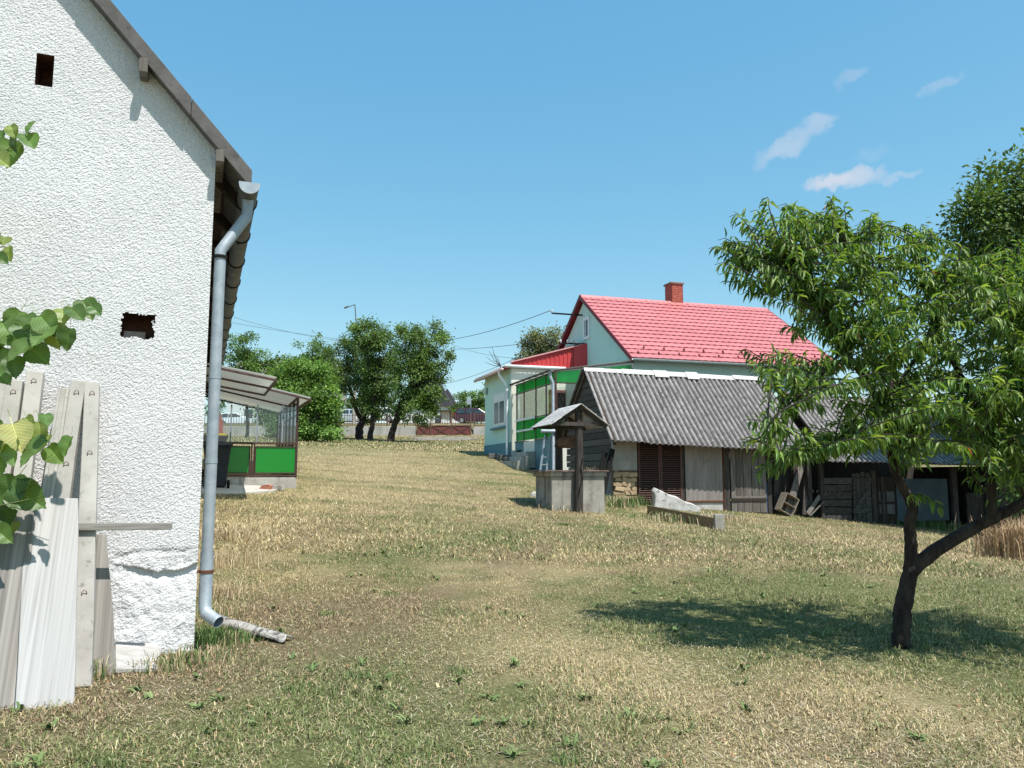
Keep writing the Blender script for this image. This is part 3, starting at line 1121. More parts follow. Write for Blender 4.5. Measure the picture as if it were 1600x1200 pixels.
leaner('plank', 'wide shaded plank at the left edge under the leaves', 'plank', gl_, (18, 786), (-6, 1105), .300, .27, .028, -.44, plankB)
leaner('plank', 'flared grey plank beside the rightmost concrete post', 'plank', gl_, (156, 835), (161, 1052), .175, .085, .025, -.20, plankB)
# the cross board
ua, za = WP(118, 823, -.44)
ub, zb = WP(269, 822, -.44)
m = MB()
m.beam(W(ua - .10, -.43, za), W(ub, -.44, zb), .035, .05)
tag(m.build('cross_board', plankC, bevel=.004), 'short grey board lying level across the leaning posts', 'board')
# the flat board by the wall
b0, b1, b2, b3 = G(180, 1052), G(246, 1048), G(252, 1024), G(178, 1008)
m = MB()
m.prism([b0 + Vector((0, 0, .0)), b1 + Vector((0, 0, -.01)), b2 + Vector((0, 0, .03)), b3 + Vector((0, 0, .15))], (0, 0, .028))
tag(m.build('fallen_board', pmat('split_board', (.33, .31, .29), (.50, .485, .47), 2, .9, .8, 8, (1.5, 14, 14)), bevel=.004), 'weathered board lying flat against the foot of the wall', 'board')

# ------------------------------------------------------------------ leafy sapling at the left edge
def leaf_mesh(name, L, Wd, cols, serr=True, heart=True, fold=.18, curl=.12, seed=0):
    """a broad leaf in its own plane: x across, y to the tip, z up"""
    rg = random.Random(seed)
    key = [(0, .05), (.10, -.03), (.22, -.05), (.34, .01), (.44, .12), (.49, .26), (.50, .38), (.46, .52), (.39, .65), (.29, .77), (.17, .89), (.06, .98), (0, 1.08)]
    prof = []
    for q in range(len(key) - 1):              # a toothed rim
        (xa, ya), (xb, yb) = key[q], key[q + 1]
        prof.append((xa, ya))
        if 0 < q < len(key) - 2:
            prof.append(((xa + xb) / 2 + .022, (ya + yb) / 2 + .02))
    prof.append(key[-1])
    vs, fs, cs = [], [], []
    n = len(prof)
    for side in (-1, 1):
        o = len(vs)
        for (xx, yy) in prof:                  # rim
            j = rg.uniform(-.008, .008) if serr else 0
            x_ = side * (xx + j * (xx > 0)) * Wd
            vs.append((x_, yy * L, abs(xx) * Wd * fold * 2 - curl * L * yy * yy + .03 * math.sin(yy * 13 + seed + side) * L))
            cs.append([c * rg.uniform(.85, 1.05) for c in cols])
        for k, (xx, yy) in enumerate(prof):    # midrib
            vs.append((0, max(.0, min(1, yy)) * L, -curl * L * yy * yy - .004))
            cs.append([c * 1.25 for c in cols])
        for k in range(n - 1):
            q = (o + k, o + k + 1, o + n + k + 1, o + n + k)
            fs.append(q if side < 0 else tuple(reversed(q)))
    o = len(vs)                                # the stalk
    vs += [(-.012 * L, .05 * L, 0), (.012 * L, .05 * L, 0), (.010 * L, -.25 * L, .05 * L), (-.010 * L, -.25 * L, .05 * L), (.010 * L, -.5 * L, .14 * L), (-.010 * L, -.5 * L, .14 * L)]
    cs += [[c * 1.3 for c in cols]] * 6
    fs += [(o, o + 1, o + 2, o + 3), (o + 3, o + 2, o + 4, o + 5)]
    return np_mesh(name, vs, fs, None, True, np.array(cs))


MAT['linden'] = leafmat('linden_leaf', (1, 1, 1), .38, .42, .28)
lt_ = MAT['linden'].node_tree
hsv = next(n for n in lt_.nodes if n.type == 'HUE_SAT')
src = hsv.inputs['Color'].links[0].from_socket
tcn = lt_.nodes.new('ShaderNodeTexCoord')
sp_ = lt_.nodes.new('ShaderNodeSeparateXYZ')
lt_.links.new(tcn.outputs['Object'], sp_.inputs[0])


def lmath(op, a, b=None):
    n = lt_.nodes.new('ShaderNodeMath')
    n.operation = op
    for q, v in enumerate((a, b)):
        if v is None:
            continue
        if isinstance(v, bpy.types.NodeSocket):
            lt_.links.new(v, n.inputs[q])
        else:
            n.inputs[q].default_value = v
    return n.outputs[0]


ax_ = lmath('ABSOLUTE', sp_.outputs[0])
fr_ = lmath('FRACT', lmath('MULTIPLY', lmath('SUBTRACT', sp_.outputs[1], lmath('MULTIPLY', ax_, .85)), 8.0))
vein = lmath('MAXIMUM', lmath('LESS_THAN', lmath('ABSOLUTE', lmath('SUBTRACT', fr_, .5)), .07), lmath('LESS_THAN', ax_, .012))
vm = lt_.nodes.new('ShaderNodeMix')
vm.data_type = 'RGBA'
vm.blend_type = 'MULTIPLY'
lt_.links.new(lmath('MULTIPLY', vein, 1.0), vm.inputs[0])
lt_.links.new(src, vm.inputs[6])
vm.inputs[7].default_value = (1.5, 1.45, 1.5, 1)
lt_.links.new(vm.outputs[2], hsv.inputs['Color'])
LM = []
for k, cc in enumerate([(.095, .165, .045), (.12, .20, .06), (.075, .135, .04), (.20, .255, .075), (.38, .38, .15)]):
    me = leaf_mesh('linden_leaf', 1, .95, cc, seed=k)
    me.materials.append(MAT['linden'])
    LM.append(me)
base = gp(-4.25, 4.75, -.02)
sap = thing('leafy_sapling', 'leafy green branches of a sapling reaching in at the left edge', 'tree', base)
YS = 5.02
stems = [[P(-230, 300, YS), P(-90, 250, YS), P(10, 235, YS), P(48, 205, YS)],
         [P(-240, 560, YS), P(-110, 545, YS), P(0, 528, YS), P(70, 508, YS + .03), P(140, 484, YS + .06)],
         [P(-240, 700, YS), P(-100, 690, YS), P(0, 690, YS), P(60, 688, YS + .02), P(105, 697, YS + .04)],
         [P(-240, 820, YS - .1), P(-100, 800, YS - .08), P(0, 790, YS - .06), P(45, 780, YS - .04)],
         [P(-230, 420, YS), P(-100, 400, YS), P(8, 385, YS)]]
m = MB()
tip = P(-250, 180, YS)
m.tube([base, base.lerp(tip, .35) + Vector((.05, 0, 0)), base.lerp(tip, .7), tip], [.035, .028, .018, .008], 8)
m.build('trunk', MAT['old_wood'], sap, smooth=True)
for st in stems:
    q0 = Vector((base.x, base.y, st[0].z - .25))
    m = MB()
    m.tube([base.lerp(tip, max(.05, min(.95, (q0.z - base.z) / (tip.z - base.z))))] + st, [.012, .009, .006, .004, .003, .002][:len(st) + 1], 6)
    m.build('branch', pmat('green_twig', (.10, .12, .05), (.16, .17, .08), 8, .8, 0) if 'green_twig' not in bpy.data.materials else bpy.data.materials['green_twig'], sap, smooth=True)
LEAVES = [(47, 200, 15, 0), (20, 206, 13, 3), (2, 216, 17, 0), (24, 224, 17, 0), (46, 220, 20, 0), (14, 240, 26, 1), (2, 250, 20, 3), (-15, 232, 22, 1),
          (6, 376, 14, 3), (15, 397, 14, 3), (2, 405, 14, 0), (-14, 390, 20, 1),
          (136, 483, 22, 0), (150, 485, 14, 2), (120, 490, 19, 0), (98, 494, 20, 3), (75, 508, 25, 1), (86, 527, 22, 3), (106, 530, 20, 0), (22, 502, 22, 1), (14, 522, 28, 1), (40, 520, 24, 0),
          (55, 532, 22, 1), (66, 522, 26, 1), (96, 519, 16, 3), (30, 548, 24, 1), (62, 556, 24, 2), (22, 574, 20, 2), (3, 562, 22, 1), (0, 532, 26, 1), (44, 500, 18, 0), (5, 590, 18, 2), (-18, 545, 28, 1), (-25, 580, 26, 0),
          (26, 682, 30, 4), (46, 664, 17, 3), (62, 677, 22, 3), (72, 656, 13, 2), (52, 706, 29, 1), (86, 711, 20, 1), (104, 697, 18, 0), (70, 692, 16, 3), (3, 702, 26, 4), (20, 708, 24, 1), (-12, 680, 28, 1), (-10, 720, 28, 0),
          (10, 768, 28, 2), (44, 778, 32, 0), (28, 762, 22, 1), (8, 800, 26, 2), (4, 836, 20, 0), (18, 825, 14, 3), (-16, 785, 30, 1), (-20, 815, 28, 2)]
for k in range(60):
    st = random.choice(stems)
    q = st[0].lerp(st[1], random.random()) if random.random() < .6 else st[1].lerp(st[2], random.uniform(0, .5))
    q = q + Vector((random.uniform(-.1, .1), random.uniform(-.15, .15), random.uniform(-.12, .1)))
    LEAVES.append((q, random.uniform(20, 30), random.choice([0, 1, 1, 2])))
for e in LEAVES:
    if len(e) == 4:
        px, py, sz, k = e
        c_ = P(px, py, YS + random.uniform(-.10, .08))
    else:
        c_, sz, k = e
    L = sz * 1.72 / F * YS
    ang = random.uniform(-1.15, 1.15)
    tipd = Vector((math.sin(ang) * .9 + .25, random.uniform(-.5, .1), -.75 + random.uniform(-.3, .35))).normalized()
    nrm = Vector((random.uniform(-.55, .55), -.72, .62 + random.uniform(-.5, .35)))
    nrm = (nrm - tipd * nrm.dot(tipd)).normalized()
    xs = tipd.cross(nrm)
    M = Matrix(((xs.x, tipd.x, nrm.x, 0), (xs.y, tipd.y, nrm.y, 0), (xs.z, tipd.z, nrm.z, 0), (0, 0, 0, 1)))
    M = Matrix.Translation(c_ - tipd * L * .5) @ M @ Matrix.Diagonal((L, L, L, 1))
    piece('leaf', LM[k], sap, M)

# ================================================================== the glazed lean-to
def En(u, v, z):
    p = EN0 + WW * u + WD * v
    return Vector((p.x, p.y, z))


def EP(px, py, v=0.0):
    q = RP(px, py, EN0 + WD * v, WN)
    return (q - EN0).dot(WW), q.z


def ES(px, py, u=0.0):
    q = RP(px, py, EN0 + WW * u, WW)
    return (q - EN0).dot(WD), q.z


lean = thing('glazed_veranda', 'brown steel veranda with green panels and plastic canopy by the white house', 'veranda', gp(EN0.x, EN0.y))
zb = EP(440, 746)[1]                     # top of the concrete base
zg = float(gz(EN0.x, EN0.y))
UW = -2.26                               # the house wall
m = MB()
m.slab(En(UW, .0, zg - .35), WW * -(UW), WD * 5.6, (0, 0, zb - zg + .35))
base_o = m.build('concrete_base', MAT['concrete'], lean, bevel=.02)
IR = MAT['iron']
zr = EP(440, 693)[1]                     # sill rail
ztop = EP(468, 622)[1]                   # top of the front post
GREEN = glassmat('green_panel', (.03, .30, .06), .12, .2, body=((.02, .44, .05), .9))
CLEAR = glassmat('window_glass', (.88, .93, .92), .2, .03)


def bar(p, q, w=.04, t=.04, name='rail', mat=None):
    mm = MB()
    mm.beam(p, q, w, t)
    return mm.build(name, mat or IR, lean)


bar(En(-.02, .02, zb), En(-.02, .02, ztop), .05, .05, 'post')
for px in (361, 402, 442):
    u = EP(px, 660)[0]
    bar(En(u, .02, zr + .02), En(u, .02, EP(px, 632)[1]), .03, .03, 'mullion', MAT['galv'])
bar(En(UW, .02, zr), En(.0, .02, zr), .045, .05, 'rail')
bar(En(UW, .02, zb + .045), En(.0, .02, zb + .045), .04, .035, 'rail')
for (p0, p1) in ((350, 390), (399, 462)):
    u0, u1 = EP(p0, 715)[0], EP(p1, 715)[0]
    z0, z1 = EP(430, 739)[1], EP(430, 698)[1]
    mm = MB()
    mm.slab(En(u0, .01, z0), WW * (u1 - u0), WD * .012, (0, 0, z1 - z0))
    pn = mm.build('green_panel', GREEN, lean)
    for (a, b) in (((u0, z0), (u1, z0)), ((u0, z1), (u1, z1)), ((u0, z0), (u0, z1)), ((u1, z0), (u1, z1))):
        mm = MB()
        mm.beam(En(a[0], .0, a[1]), En(b[0], .0, b[1]), .022, .022)
        mm.build('panel_frame', IR, pn)
for px in (393, 397):
    u = EP(px, 715)[0]
    bar(En(u, .02, zb), En(u, .02, zr), .03, .03, 'post')
# clear panes of the front
edges = [UW] + [EP(px, 660)[0] for px in (361, 402, 442)] + [-.04]
for k in range(4):
    mm = MB()
    mm.slab(En(edges[k] + .02, .015, zr + .03), WW * (edges[k + 1] - edges[k] - .04), WD * .005, (0, 0, EP(402, 632)[1] - zr - .06))
    mm.build('glass_pane', CLEAR, lean)
# side wall toward the yard
VL = 5.4
zt2 = ztop - .05
bar(En(-.02, .02, ztop), En(-.02, VL, zt2), .05, .06, 'top_rail')
bar(En(-.02, .02, zr), En(-.02, VL, zr), .04, .04, 'rail')
bar(En(-.02, .02, zb + .03), En(-.02, VL, zb + .03), .04, .04, 'rail')
SMOKE = glassmat('dusty_glass', (.25, .33, .27), .35, .08)
for k in range(7):
    v = .02 + (k) * VL / 6
    if k:
        bar(En(-.02, v, zb), En(-.02, v, ztop - .02), .045, .045, 'post')
    if k < 6:
        mm = MB()
        mm.slab(En(-.025, v + .03, zr + .02), WW * .005, WD * (VL / 6 - .06), (0, 0, (ztop - zr) - .1))
        mm.build('glass_pane', SMOKE, lean)
        mm = MB()
        mm.slab(En(-.025, v + .03, zb + .06), WW * .01, WD * (VL / 6 - .06), (0, 0, zr - zb - .1))
        mm.build('green_panel', GREEN, lean)
        bar(En(-.02, v + .02, ztop - .42), En(-.02, v + VL / 6, ztop - .42), .03, .03, 'rail')
# canopy over it: ribbed plastic sheets
PLASTIC = glassmat('ribbed_plastic', (.55, .55, .5), .1, .3, body=((.62, .60, .52), .8))


def canopy(n, v0, v1, pin, pout, name_edge, sheets):
    """ribbed sheets from the wall (pin = (u, z)) to the outer edge (pout)"""
    e = [v0 + (v1 - v0) * k / sheets for k in range(sheets + 1)]
    for k in range(sheets):
        mm = MB()

        def fn(a, b, k=k):
            u = pin[0] + (pout[0] - pin[0]) * a
            z = pin[1] + (pout[1] - pin[1]) * a
            v = e[k] + (e[k + 1] - e[k]) * b + .01
            return En(u, v, z + .02 * math.sin(v * 2 * math.pi / .17) + .006 * (k % 2) + .03)
        mm.sheet(fn, 2, int((e[k + 1] - e[k]) / .17 * 6) + 1)
        mm.build('roof_sheet', PLASTIC, lean, smooth=True)
    for (a, b) in (((pout[0], v0, pout[1]), (pout[0], v1, pout[1])), ((pin[0], v0, pin[1]), (pout[0], v0, pout[1])), ((pin[0], v1, pin[1]), (pout[0], v1, pout[1])),
                   ((pin[0], (v0 + v1) / 2, pin[1]), (pout[0], (v0 + v1) / 2, pout[1]))):
        bar(En(*a) + Vector((0, 0, -.03)), En(*b) + Vector((0, 0, -.03)), .035, .045, 'roof_beam')


VC = -3.75                                # near edge of the front canopy
c1i, c1o = EP(349, 570, VC), EP(432, 592, VC)
v1e = ES(398, 633, c1o[0])[0]
canopy(1, VC, min(v1e, -.5) if v1e > VC + 1 else -.6, (UW, c1i[1]), c1o, 'a', 3)
c2o = EP(486, 623, -.25)
c2i = EP(418, 606.5, -.25)
kz = (c2i[1] - c2o[1]) / (c2o[0] - c2i[0])
canopy(2, -.25, 5.4, (UW, c2o[1] + kz * (c2o[0] - UW)), c2o, 'b', 5)

# bins
BINM = pmat('dark_blue_plastic', (.012, .016, .024), (.02, .025, .034), 6, .45, .05, 40, spec=.4)
YEL = pmat('yellow_plastic', (.70, .42, .01), (.78, .48, .02), 6, .5, .05, 40, spec=.4)


def wheelie_bin(label, pos, rz, lid):
    root = thing('wheelie_bin', label, 'bin', pos, rz)
    Mx = frame(root)

    def T(x, y, z):
        return Mx @ Vector((x, y, z))

    def ringp(w, d, z):
        return [T(-w, -d, z), T(w, -d, z), T(w, d, z), T(-w, d, z)]
    m = MB()
    lv = [(.20, .22, .04), (.23, .26, .5), (.27, .33, .95), (.30, .37, .955), (.30, .37, 1.0)]
    vs = [p for (w, d, z) in lv for p in ringp(w, d, z)]
    fs = [(3, 2, 1, 0)] + [(i * 4 + k, i * 4 + (k + 1) % 4, i * 4 + 4 + (k + 1) % 4, i * 4 + 4 + k) for i in range(4) for k in range(4)]
    m.add(vs, fs)
    m.build('body', BINM, root, bevel=.02)
    m = MB()
    vs = ringp(.31, .385, 1.002) + ringp(.31, .385, 1.03) + ringp(.24, .30, 1.075)
    m.add(vs, [(3, 2, 1, 0)] + [(i * 4 + k, i * 4 + (k + 1) % 4, i * 4 + 4 + (k + 1) % 4, i * 4 + 4 + k) for i in range(2) for k in range(4)] + [(8, 9, 10, 11)])
    lo = m.build('lid', lid, root, bevel=.012)
    m = MB()
    m.tube([T(-.24, .43, 1.0), T(.24, .43, 1.0)], .016, 8)
    m.beam(T(-.2, .35, .99), T(-.2, .44, 1.0), .03, .03)
    m.beam(T(.2, .35, .99), T(.2, .44, 1.0), .03, .03)
    m.build('handle', BINM, root)
    for sg in (-1, 1):
        m = MB()
        m.tube([T(sg * .22, .25, .10), T(sg * .27, .25, .10)], .10, 14)
        w = m.build('wheel', MAT['dark'], root)
    return root


q = En(-1.93, .55, zb + .005)
wheelie_bin('dark bin with a yellow lid behind the green panels', q, math.radians(200), YEL)
qb = G(343, 763)
wheelie_bin('dark lidded bin standing on the path before the green panels', Vector((qb.x - .12, qb.y + .1, qb.z)), math.radians(205), BINM)
# broken brick and rubble at the base
BRK = pmat('red_brick', (.30, .11, .075), (.42, .17, .11), 14, .95, .5, 50, spots=((.45, .40, .36), 22, .58, .66))
g_ = G(415, 766)
m = MB()
m.prism([g_ + Vector(p) for p in ((-.14, 0, 0), (.12, -.02, 0), (.13, -.02, .10), (.02, -.02, .13), (-.10, 0, .11), (-.15, 0, .05))], (.02, .12, .01))
tag(m.build('brick', BRK, bevel=.008), 'broken red brick at the concrete base of the veranda', 'brick')
g_ = G(430, 766)
m = MB()
m.prism([g_ + Vector(p) for p in ((-.06, 0, 0), (.18, -.02, 0), (.16, -.02, .12), (-.05, 0, .11))], (.02, .12, .0))
tag(m.build('rubble', MAT['concrete'], bevel=.012), 'lump of broken concrete beside the red brick', 'rubble')

# ================================================================== the old shed
def S(u, v, z):
    p = SH0 + SR * u + SD * v
    return Vector((p.x, p.y, z))


def SP(px, py, v=0.0):
    q = RP(px, py, SH0 + SD * v, SD)
    return (q - SH0).dot(SR), q.z


def SU(px, py, u=0.0):
    q = RP(px, py, SH0 + SR * u, SR)
    return (q - SH0).dot(SD), q.z


def SG(u, v):
    p = SH0 + SR * u + SD * v
    return float(gz(p.x, p.y))


shed = thing('old_shed', 'old low shed with grey corrugated roof and louvred door', 'shed', S(0, 0, SG(0, 0)))
ETERNIT = pmat('weathered_fibre_cement', (.155, .142, .136), (.24, .222, .214), 3, .95, .5, 60, (1, 1, 1), rnd=.06,
               spots=[((.08, .074, .072), 9, .53, .68), ((.40, .385, .375), 26, .62, .70)], streak=((.10, .093, .09), 7, 1.4, .52, .7))
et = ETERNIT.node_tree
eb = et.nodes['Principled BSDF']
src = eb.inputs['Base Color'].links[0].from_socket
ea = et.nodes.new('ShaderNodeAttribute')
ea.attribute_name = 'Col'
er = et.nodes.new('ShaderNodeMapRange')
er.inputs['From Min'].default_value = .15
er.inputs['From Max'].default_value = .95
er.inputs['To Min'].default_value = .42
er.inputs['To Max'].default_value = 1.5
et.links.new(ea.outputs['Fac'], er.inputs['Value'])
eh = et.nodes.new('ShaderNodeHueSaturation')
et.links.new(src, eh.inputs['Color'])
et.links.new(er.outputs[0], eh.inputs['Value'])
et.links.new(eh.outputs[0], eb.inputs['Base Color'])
CAPM = pmat('ridge_cap', (.48, .46, .43), (.66, .645, .615), 4, .9, .3, 50, spots=((.25, .22, .19), 9, .56, .68), rnd=.14)
PLAS = pmat('old_plaster', (.26, .24, .215), (.38, .36, .33), 2.5, .95, .4, 40, spots=((.24, .21, .18), 4, .55, .7), streak=((.25, .235, .215), 4, .7, .5, .75))
EV = -.56
eL, eR = SP(955, 689, EV), SP(1272, 707, EV)
rL, rR0 = SP(912, 577, 1.9), SP(1195, 594, 1.9)
ridge_k = (rR0[1] - rL[1]) / (rR0[0] - rL[0])
UEND = eR[0]
RL, RR = S(rL[0] - .0, 1.9, rL[1]), S(UEND, 1.9, rL[1] + ridge_k * (UEND - rL[0]))
EL, ER = S(eL[0], EV, eL[1]), S(UEND, EV, eR[1])
WAVE = .177


def corrug(a, b, RLx, RRx, ELx, ERx, amp=.030, sag=.0):
    top, bot = RLx.lerp(RRx, a), ELx.lerp(ERx, a)
    p = top.lerp(bot, b)
    nrm = (ERx - ELx).cross(RLx - ELx).normalized()
    ln = (ERx - ELx).length
    return p + nrm * (amp * math.sin(a * ln / WAVE * 2 * math.pi)) - Vector((0, 0, sag * math.sin(math.pi * b) * (.6 + .4 * math.sin(5 * a))))


def corrug_roof(root, RLx, RRx, ELx, ERx, n, name='roof_sheet', amp=.030, sag=.02, mat=None, ragged=.03, seed=1):
    rg = random.Random(seed)
    ln = (ERx - ELx).length
    for k in range(n):
        a0_, a1_ = k / n, (k + 1) / n
        ext, lift = rg.uniform(-ragged, ragged), .010 * (k % 2) + rg.uniform(0, .006)
        m = MB()
        steps = int((a1_ - a0_) * ln / WAVE * 8) + 2

        def fn(aa, bb):
            a = a0_ + (a1_ + .012 - a0_) * aa
            b = bb * (1 + ext / 2.5)
            return corrug(a, b, RLx, RRx, ELx, ERx, amp, sag) + Vector((0, 0, lift))
        m.sheet(fn, steps, 5, thick=(0, 0, -.008))
        o = m.build(name, mat or ETERNIT, root, auto=60)
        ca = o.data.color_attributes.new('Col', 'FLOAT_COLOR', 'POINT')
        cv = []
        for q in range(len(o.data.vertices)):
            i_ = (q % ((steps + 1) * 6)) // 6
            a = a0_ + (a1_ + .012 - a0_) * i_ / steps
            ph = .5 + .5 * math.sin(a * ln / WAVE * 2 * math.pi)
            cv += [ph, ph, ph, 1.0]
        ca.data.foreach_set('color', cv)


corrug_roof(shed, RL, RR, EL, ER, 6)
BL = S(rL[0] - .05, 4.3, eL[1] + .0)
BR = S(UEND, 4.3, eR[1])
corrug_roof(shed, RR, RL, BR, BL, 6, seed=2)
# ridge caps
nc = 7
cutc = [0, .20, .37, .44, .55, .61, .82, 1.0]
for k in range(nc):
    a, b = cutc[k], cutc[k + 1] + .008
    p, q = RL.lerp(RR, a), RL.lerp(RR, min(b, 1))
    dn = (EL - RL).normalized()
    db = (BL - S(rL[0], 1.9, rL[1])).normalized()
    j = random.uniform(-.012, .02)
    wd = .14 + random.uniform(-.02, .05) + (.14 if k in (2, 4) else .05 if k == 3 else 0)
    up_ = Vector((0, 0, .03 + (0, .03, .055, .035, .06, .02, .05)[k]))
    m = MB()
    pr = [p + up_ + dn * wd, p + up_ + Vector((0, 0, .03)), p + up_ + db * .2, p + up_ + db * .2 - Vector((0, 0, .02)), p + up_ + Vector((0, 0, .008)), p + up_ + dn * wd - Vector((0, 0, .02))]
    m.prism(pr, (q - p) + Vector((0, 0, j * .5)))
    m.build('ridge_cap', CAPM, shed, bevel=.006)
# rafters showing at the gable, barge
for (a, b) in ((RL, EL), (S(rL[0], 1.9, rL[1]), BL)):
    m = MB()
    m.beam(a + SR * .12 - Vector((0, 0, .09)), b + SR * .12 - Vector((0, 0, .07)), .06, .10)
    m.build('rafter', MAT['dark_wood'], shed)
m = MB()
m.beam(RL + SR * -.02 - Vector((0, 0, .08)), RL.lerp(RR, .98) - Vector((0, 0, .08)), .1, .14)
m.build('ridge_beam', MAT['dark_wood'], shed)

MAT['gable_wood'] = pmat('gable_boards', (.05, .045, .04), (.13, .12, .108), 2.2, .9, .6, 8, (.8, 9, 12), rnd=.35)
# gable end: boards one above another
UG = .0
zE0 = eL[1] + .28                          # where the gable boards begin
pitch = (rL[1] - eL[1]) / (1.9 - EV)


def gable_v(z):
    """front and back end of the gable at height z"""
    h = (rL[1] - .12 - z) / pitch
    return 1.9 - h, 1.9 + h


zg0 = SG(0, .5)
z = zg0 + .95
k = 0
while z < rL[1] - .25:
    hgt = random.uniform(.17, .24)
    z1 = min(z + hgt, rL[1] - .14)
    f0, b0_ = gable_v(z)
    f1, b1_ = gable_v(z1)
    f0, f1, b0_, b1_ = max(f0, .02), max(f1, .02), min(b0_, 3.75), min(b1_, 3.75)
    m = MB()
    out = random.uniform(.0, .025)
    m.prism([S(UG - .025 - out, f0, z + .01), S(UG - .025 - out, f1, z1 - .006), S(UG - .025 - out, b1_, z1 - .006), S(UG - .025 - out, b0_, z + .01)], SR * .03)
    m.build('board', MAT['gable_wood'], shed, bevel=.004)
    z = z1
    k += 1
m = MB()
m.slab(S(.012, .03, zg0 - .3), SR * .10, SD * 3.7, (0, 0, 1.25))
m.build('gable_wall', PLAS, shed)
m = MB()
m.slab(S(-.05, .02, zg0 + .86), SR * .06, SD * 2.6, (0, 0, .09))
m.build('sill_beam', pmat('ochre_beam', (.16, .10, .05), (.24, .155, .085), 3, .9, .5, 12, (1, 8, 8)), shed)


def fr(px0, px1, py0, py1, v=0.0):
    """u0, u1, z0, z1 of a rectangle of the front seen between pixels"""
    a, b = SP(px0, py1, v), SP(px1, py0, v)
    return a[0], b[0], a[1], b[1]


ZTOP = eL[1] + .30


def front(name, px0, px1, mat, th=.06, v=0.0, py0=None, py1=None, top=None, parent=None, bevel=.006):
    u0, u1 = SP(px0, 740, v)[0], SP(px1, 740, v)[0]
    z0 = SG((u0 + u1) / 2, v) - .06 if py1 is None else SP((px0 + px1) / 2, py1, v)[1]
    z1 = (top if top is not None else ZTOP - .045 * (u0 + u1) / 2) if py0 is None else SP((px0 + px1) / 2, py0, v)[1]
    m = MB()
    m.slab(S(u0, v, z0), SR * (u1 - u0), SD * th, (0, 0, z1 - z0))
    return m.build(name, mat, parent or shed, bevel=bevel)


front('wall', 958, 996, PLAS, .12, .0, None, 735)
# rubble stones under the plaster
STONE = pmat('yellow_stone', (.36, .255, .15), (.50, .37, .235), 6, .95, .6, 30, spots=((.22, .15, .09), 10, .58, .7), rnd=.18)
front('mortar', 957, 996, pmat('earth_mortar', (.14, .095, .06), (.20, .145, .095), 10, .95, .6, 40), .08, .04, 735, 790)
yy = 738.0
row = 0
while yy < 786:
    hpx = random.uniform(5.5, 8.5)
    xx = 959.0 + (row % 2) * 2
    while xx < 993:
        wpx = random.uniform(8, 17)
        x1 = min(xx + wpx, 996)
        a, b = SP(xx + .5, yy + hpx - .5, -.01), SP(x1 - .4, yy + .4, -.01)
        m = MB()
        j = [random.uniform(-.026, .026) for _ in range(8)]
        o = random.uniform(0, .03)
        poly = [S(a[0] + j[0], -.01 - o, a[1] + j[1]), S(b[0] + j[2], -.01 - o, a[1] + j[3]), S(b[0] + j[4], -.01 - o, b[1] + j[5]), S(a[0] + j[6], -.01 - o, b[1] + j[7])]
        m.prism(poly, SD * (.05 + o))
        m.build('stone', STONE, shed, bevel=.012)
        xx = x1
    yy += hpx
    row += 1
# louvred double door
LOUV = pmat('brown_louvre', (.075, .036, .028), (.13, .068, .055), 5, .75, .3, 30, (2, 2, 8), rnd=.12)
u0, u1, z0, z1 = fr(998, 1064, 690, 786)
z1 = ZTOP - .05
for (a, b) in ((u0, (u0 + u1) / 2 - .006), ((u0 + u1) / 2 + .006, u1)):
    m = MB()
    m.slab(S(a, -.02, z0), SR * .05, SD * .045, (0, 0, z1 - z0))
    m.slab(S(b - .05, -.02, z0), SR * .05, SD * .045, (0, 0, z1 - z0))
    m.slab(S(a + .05, -.018, z0), SR * (b - a - .1), SD * .04, (0, 0, .07))
    m.slab(S(a + .05, -.018, z1 - .07), SR * (b - a - .1), SD * .04, (0, 0, .07))
    leaf = m.build('door', LOUV, shed)
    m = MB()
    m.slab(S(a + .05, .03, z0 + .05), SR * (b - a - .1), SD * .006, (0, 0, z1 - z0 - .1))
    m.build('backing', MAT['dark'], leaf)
    mm = MB()
    mm.beam((0, -.5, 0), (0, .5, 0), .045, .008, up=(0.7, 0, .75))
    sl = mm.mesh('slat', LOUV)
    n = int((z1 - z0 - .16) / .062)
    for k in range(n):
        zz = z0 + .1 + k * .062
        c_ = S((a + b) / 2, .004, zz)
        M = Matrix.Translation(c_) @ Matrix(((SD.x, SR.x, 0, 0), (SD.y, SR.y, 0, 0), (0, 0, 1, 0), (0, 0, 0, 1))) @ Matrix.Diagonal((-1, b - a - .11, 1, 1))
        piece('slat', sl, leaf, M)
front('post', 1065.5, 1069, MAT['black_wood'], .12, -.02)
# the sheet-metal door in grey
SHEET = pmat('grey_board', (.19, .165, .15), (.31, .28, .26), 2, .9, .3, 30, (6, 6, .6), spots=((.18, .15, .13), 3, .56, .7), streak=((.22, .19, .175), 8, .5, .5, .72))
d1 = front('door', 1071, 1129, SHEET, .035, -.01, None, 783)
front('threshold', 1069, 1131, MAT['rust'], .05, -.035, 782.2, 785)
front('footing', 1068, 1135, pmat('limewash', (.40, .38, .35), (.52, .50, .47), 4, .95, .4, 40, spots=((.35, .31, .27), 9, .55, .7)), .16, .0, 785, 800)
front('post', 1131.5, 1140, MAT['black_wood'], .12, -.03)
front('post', 1129.8, 1131, MAT['rust'], .05, -.04)
# plank door: six planks and a bar across
for (a, b) in ((1142, 1150), (1150.6, 1161), (1161.6, 1174), (1174.7, 1186), (1186.6, 1197)):
    front('plank', a, b, MAT['old_wood'], .03, -.02 + random.uniform(-.006, .006), None, 801)
front('door_bar', 1142, 1197, MAT['old_wood'], .04, -.06, 775.5, 779)
front('door_bar', 1143, 1197, MAT['dark_wood'], .03, -.05, 780, 783)
front('plinth', 996, 1072, MAT['dark_wood'], .1, .03, 786, 800)
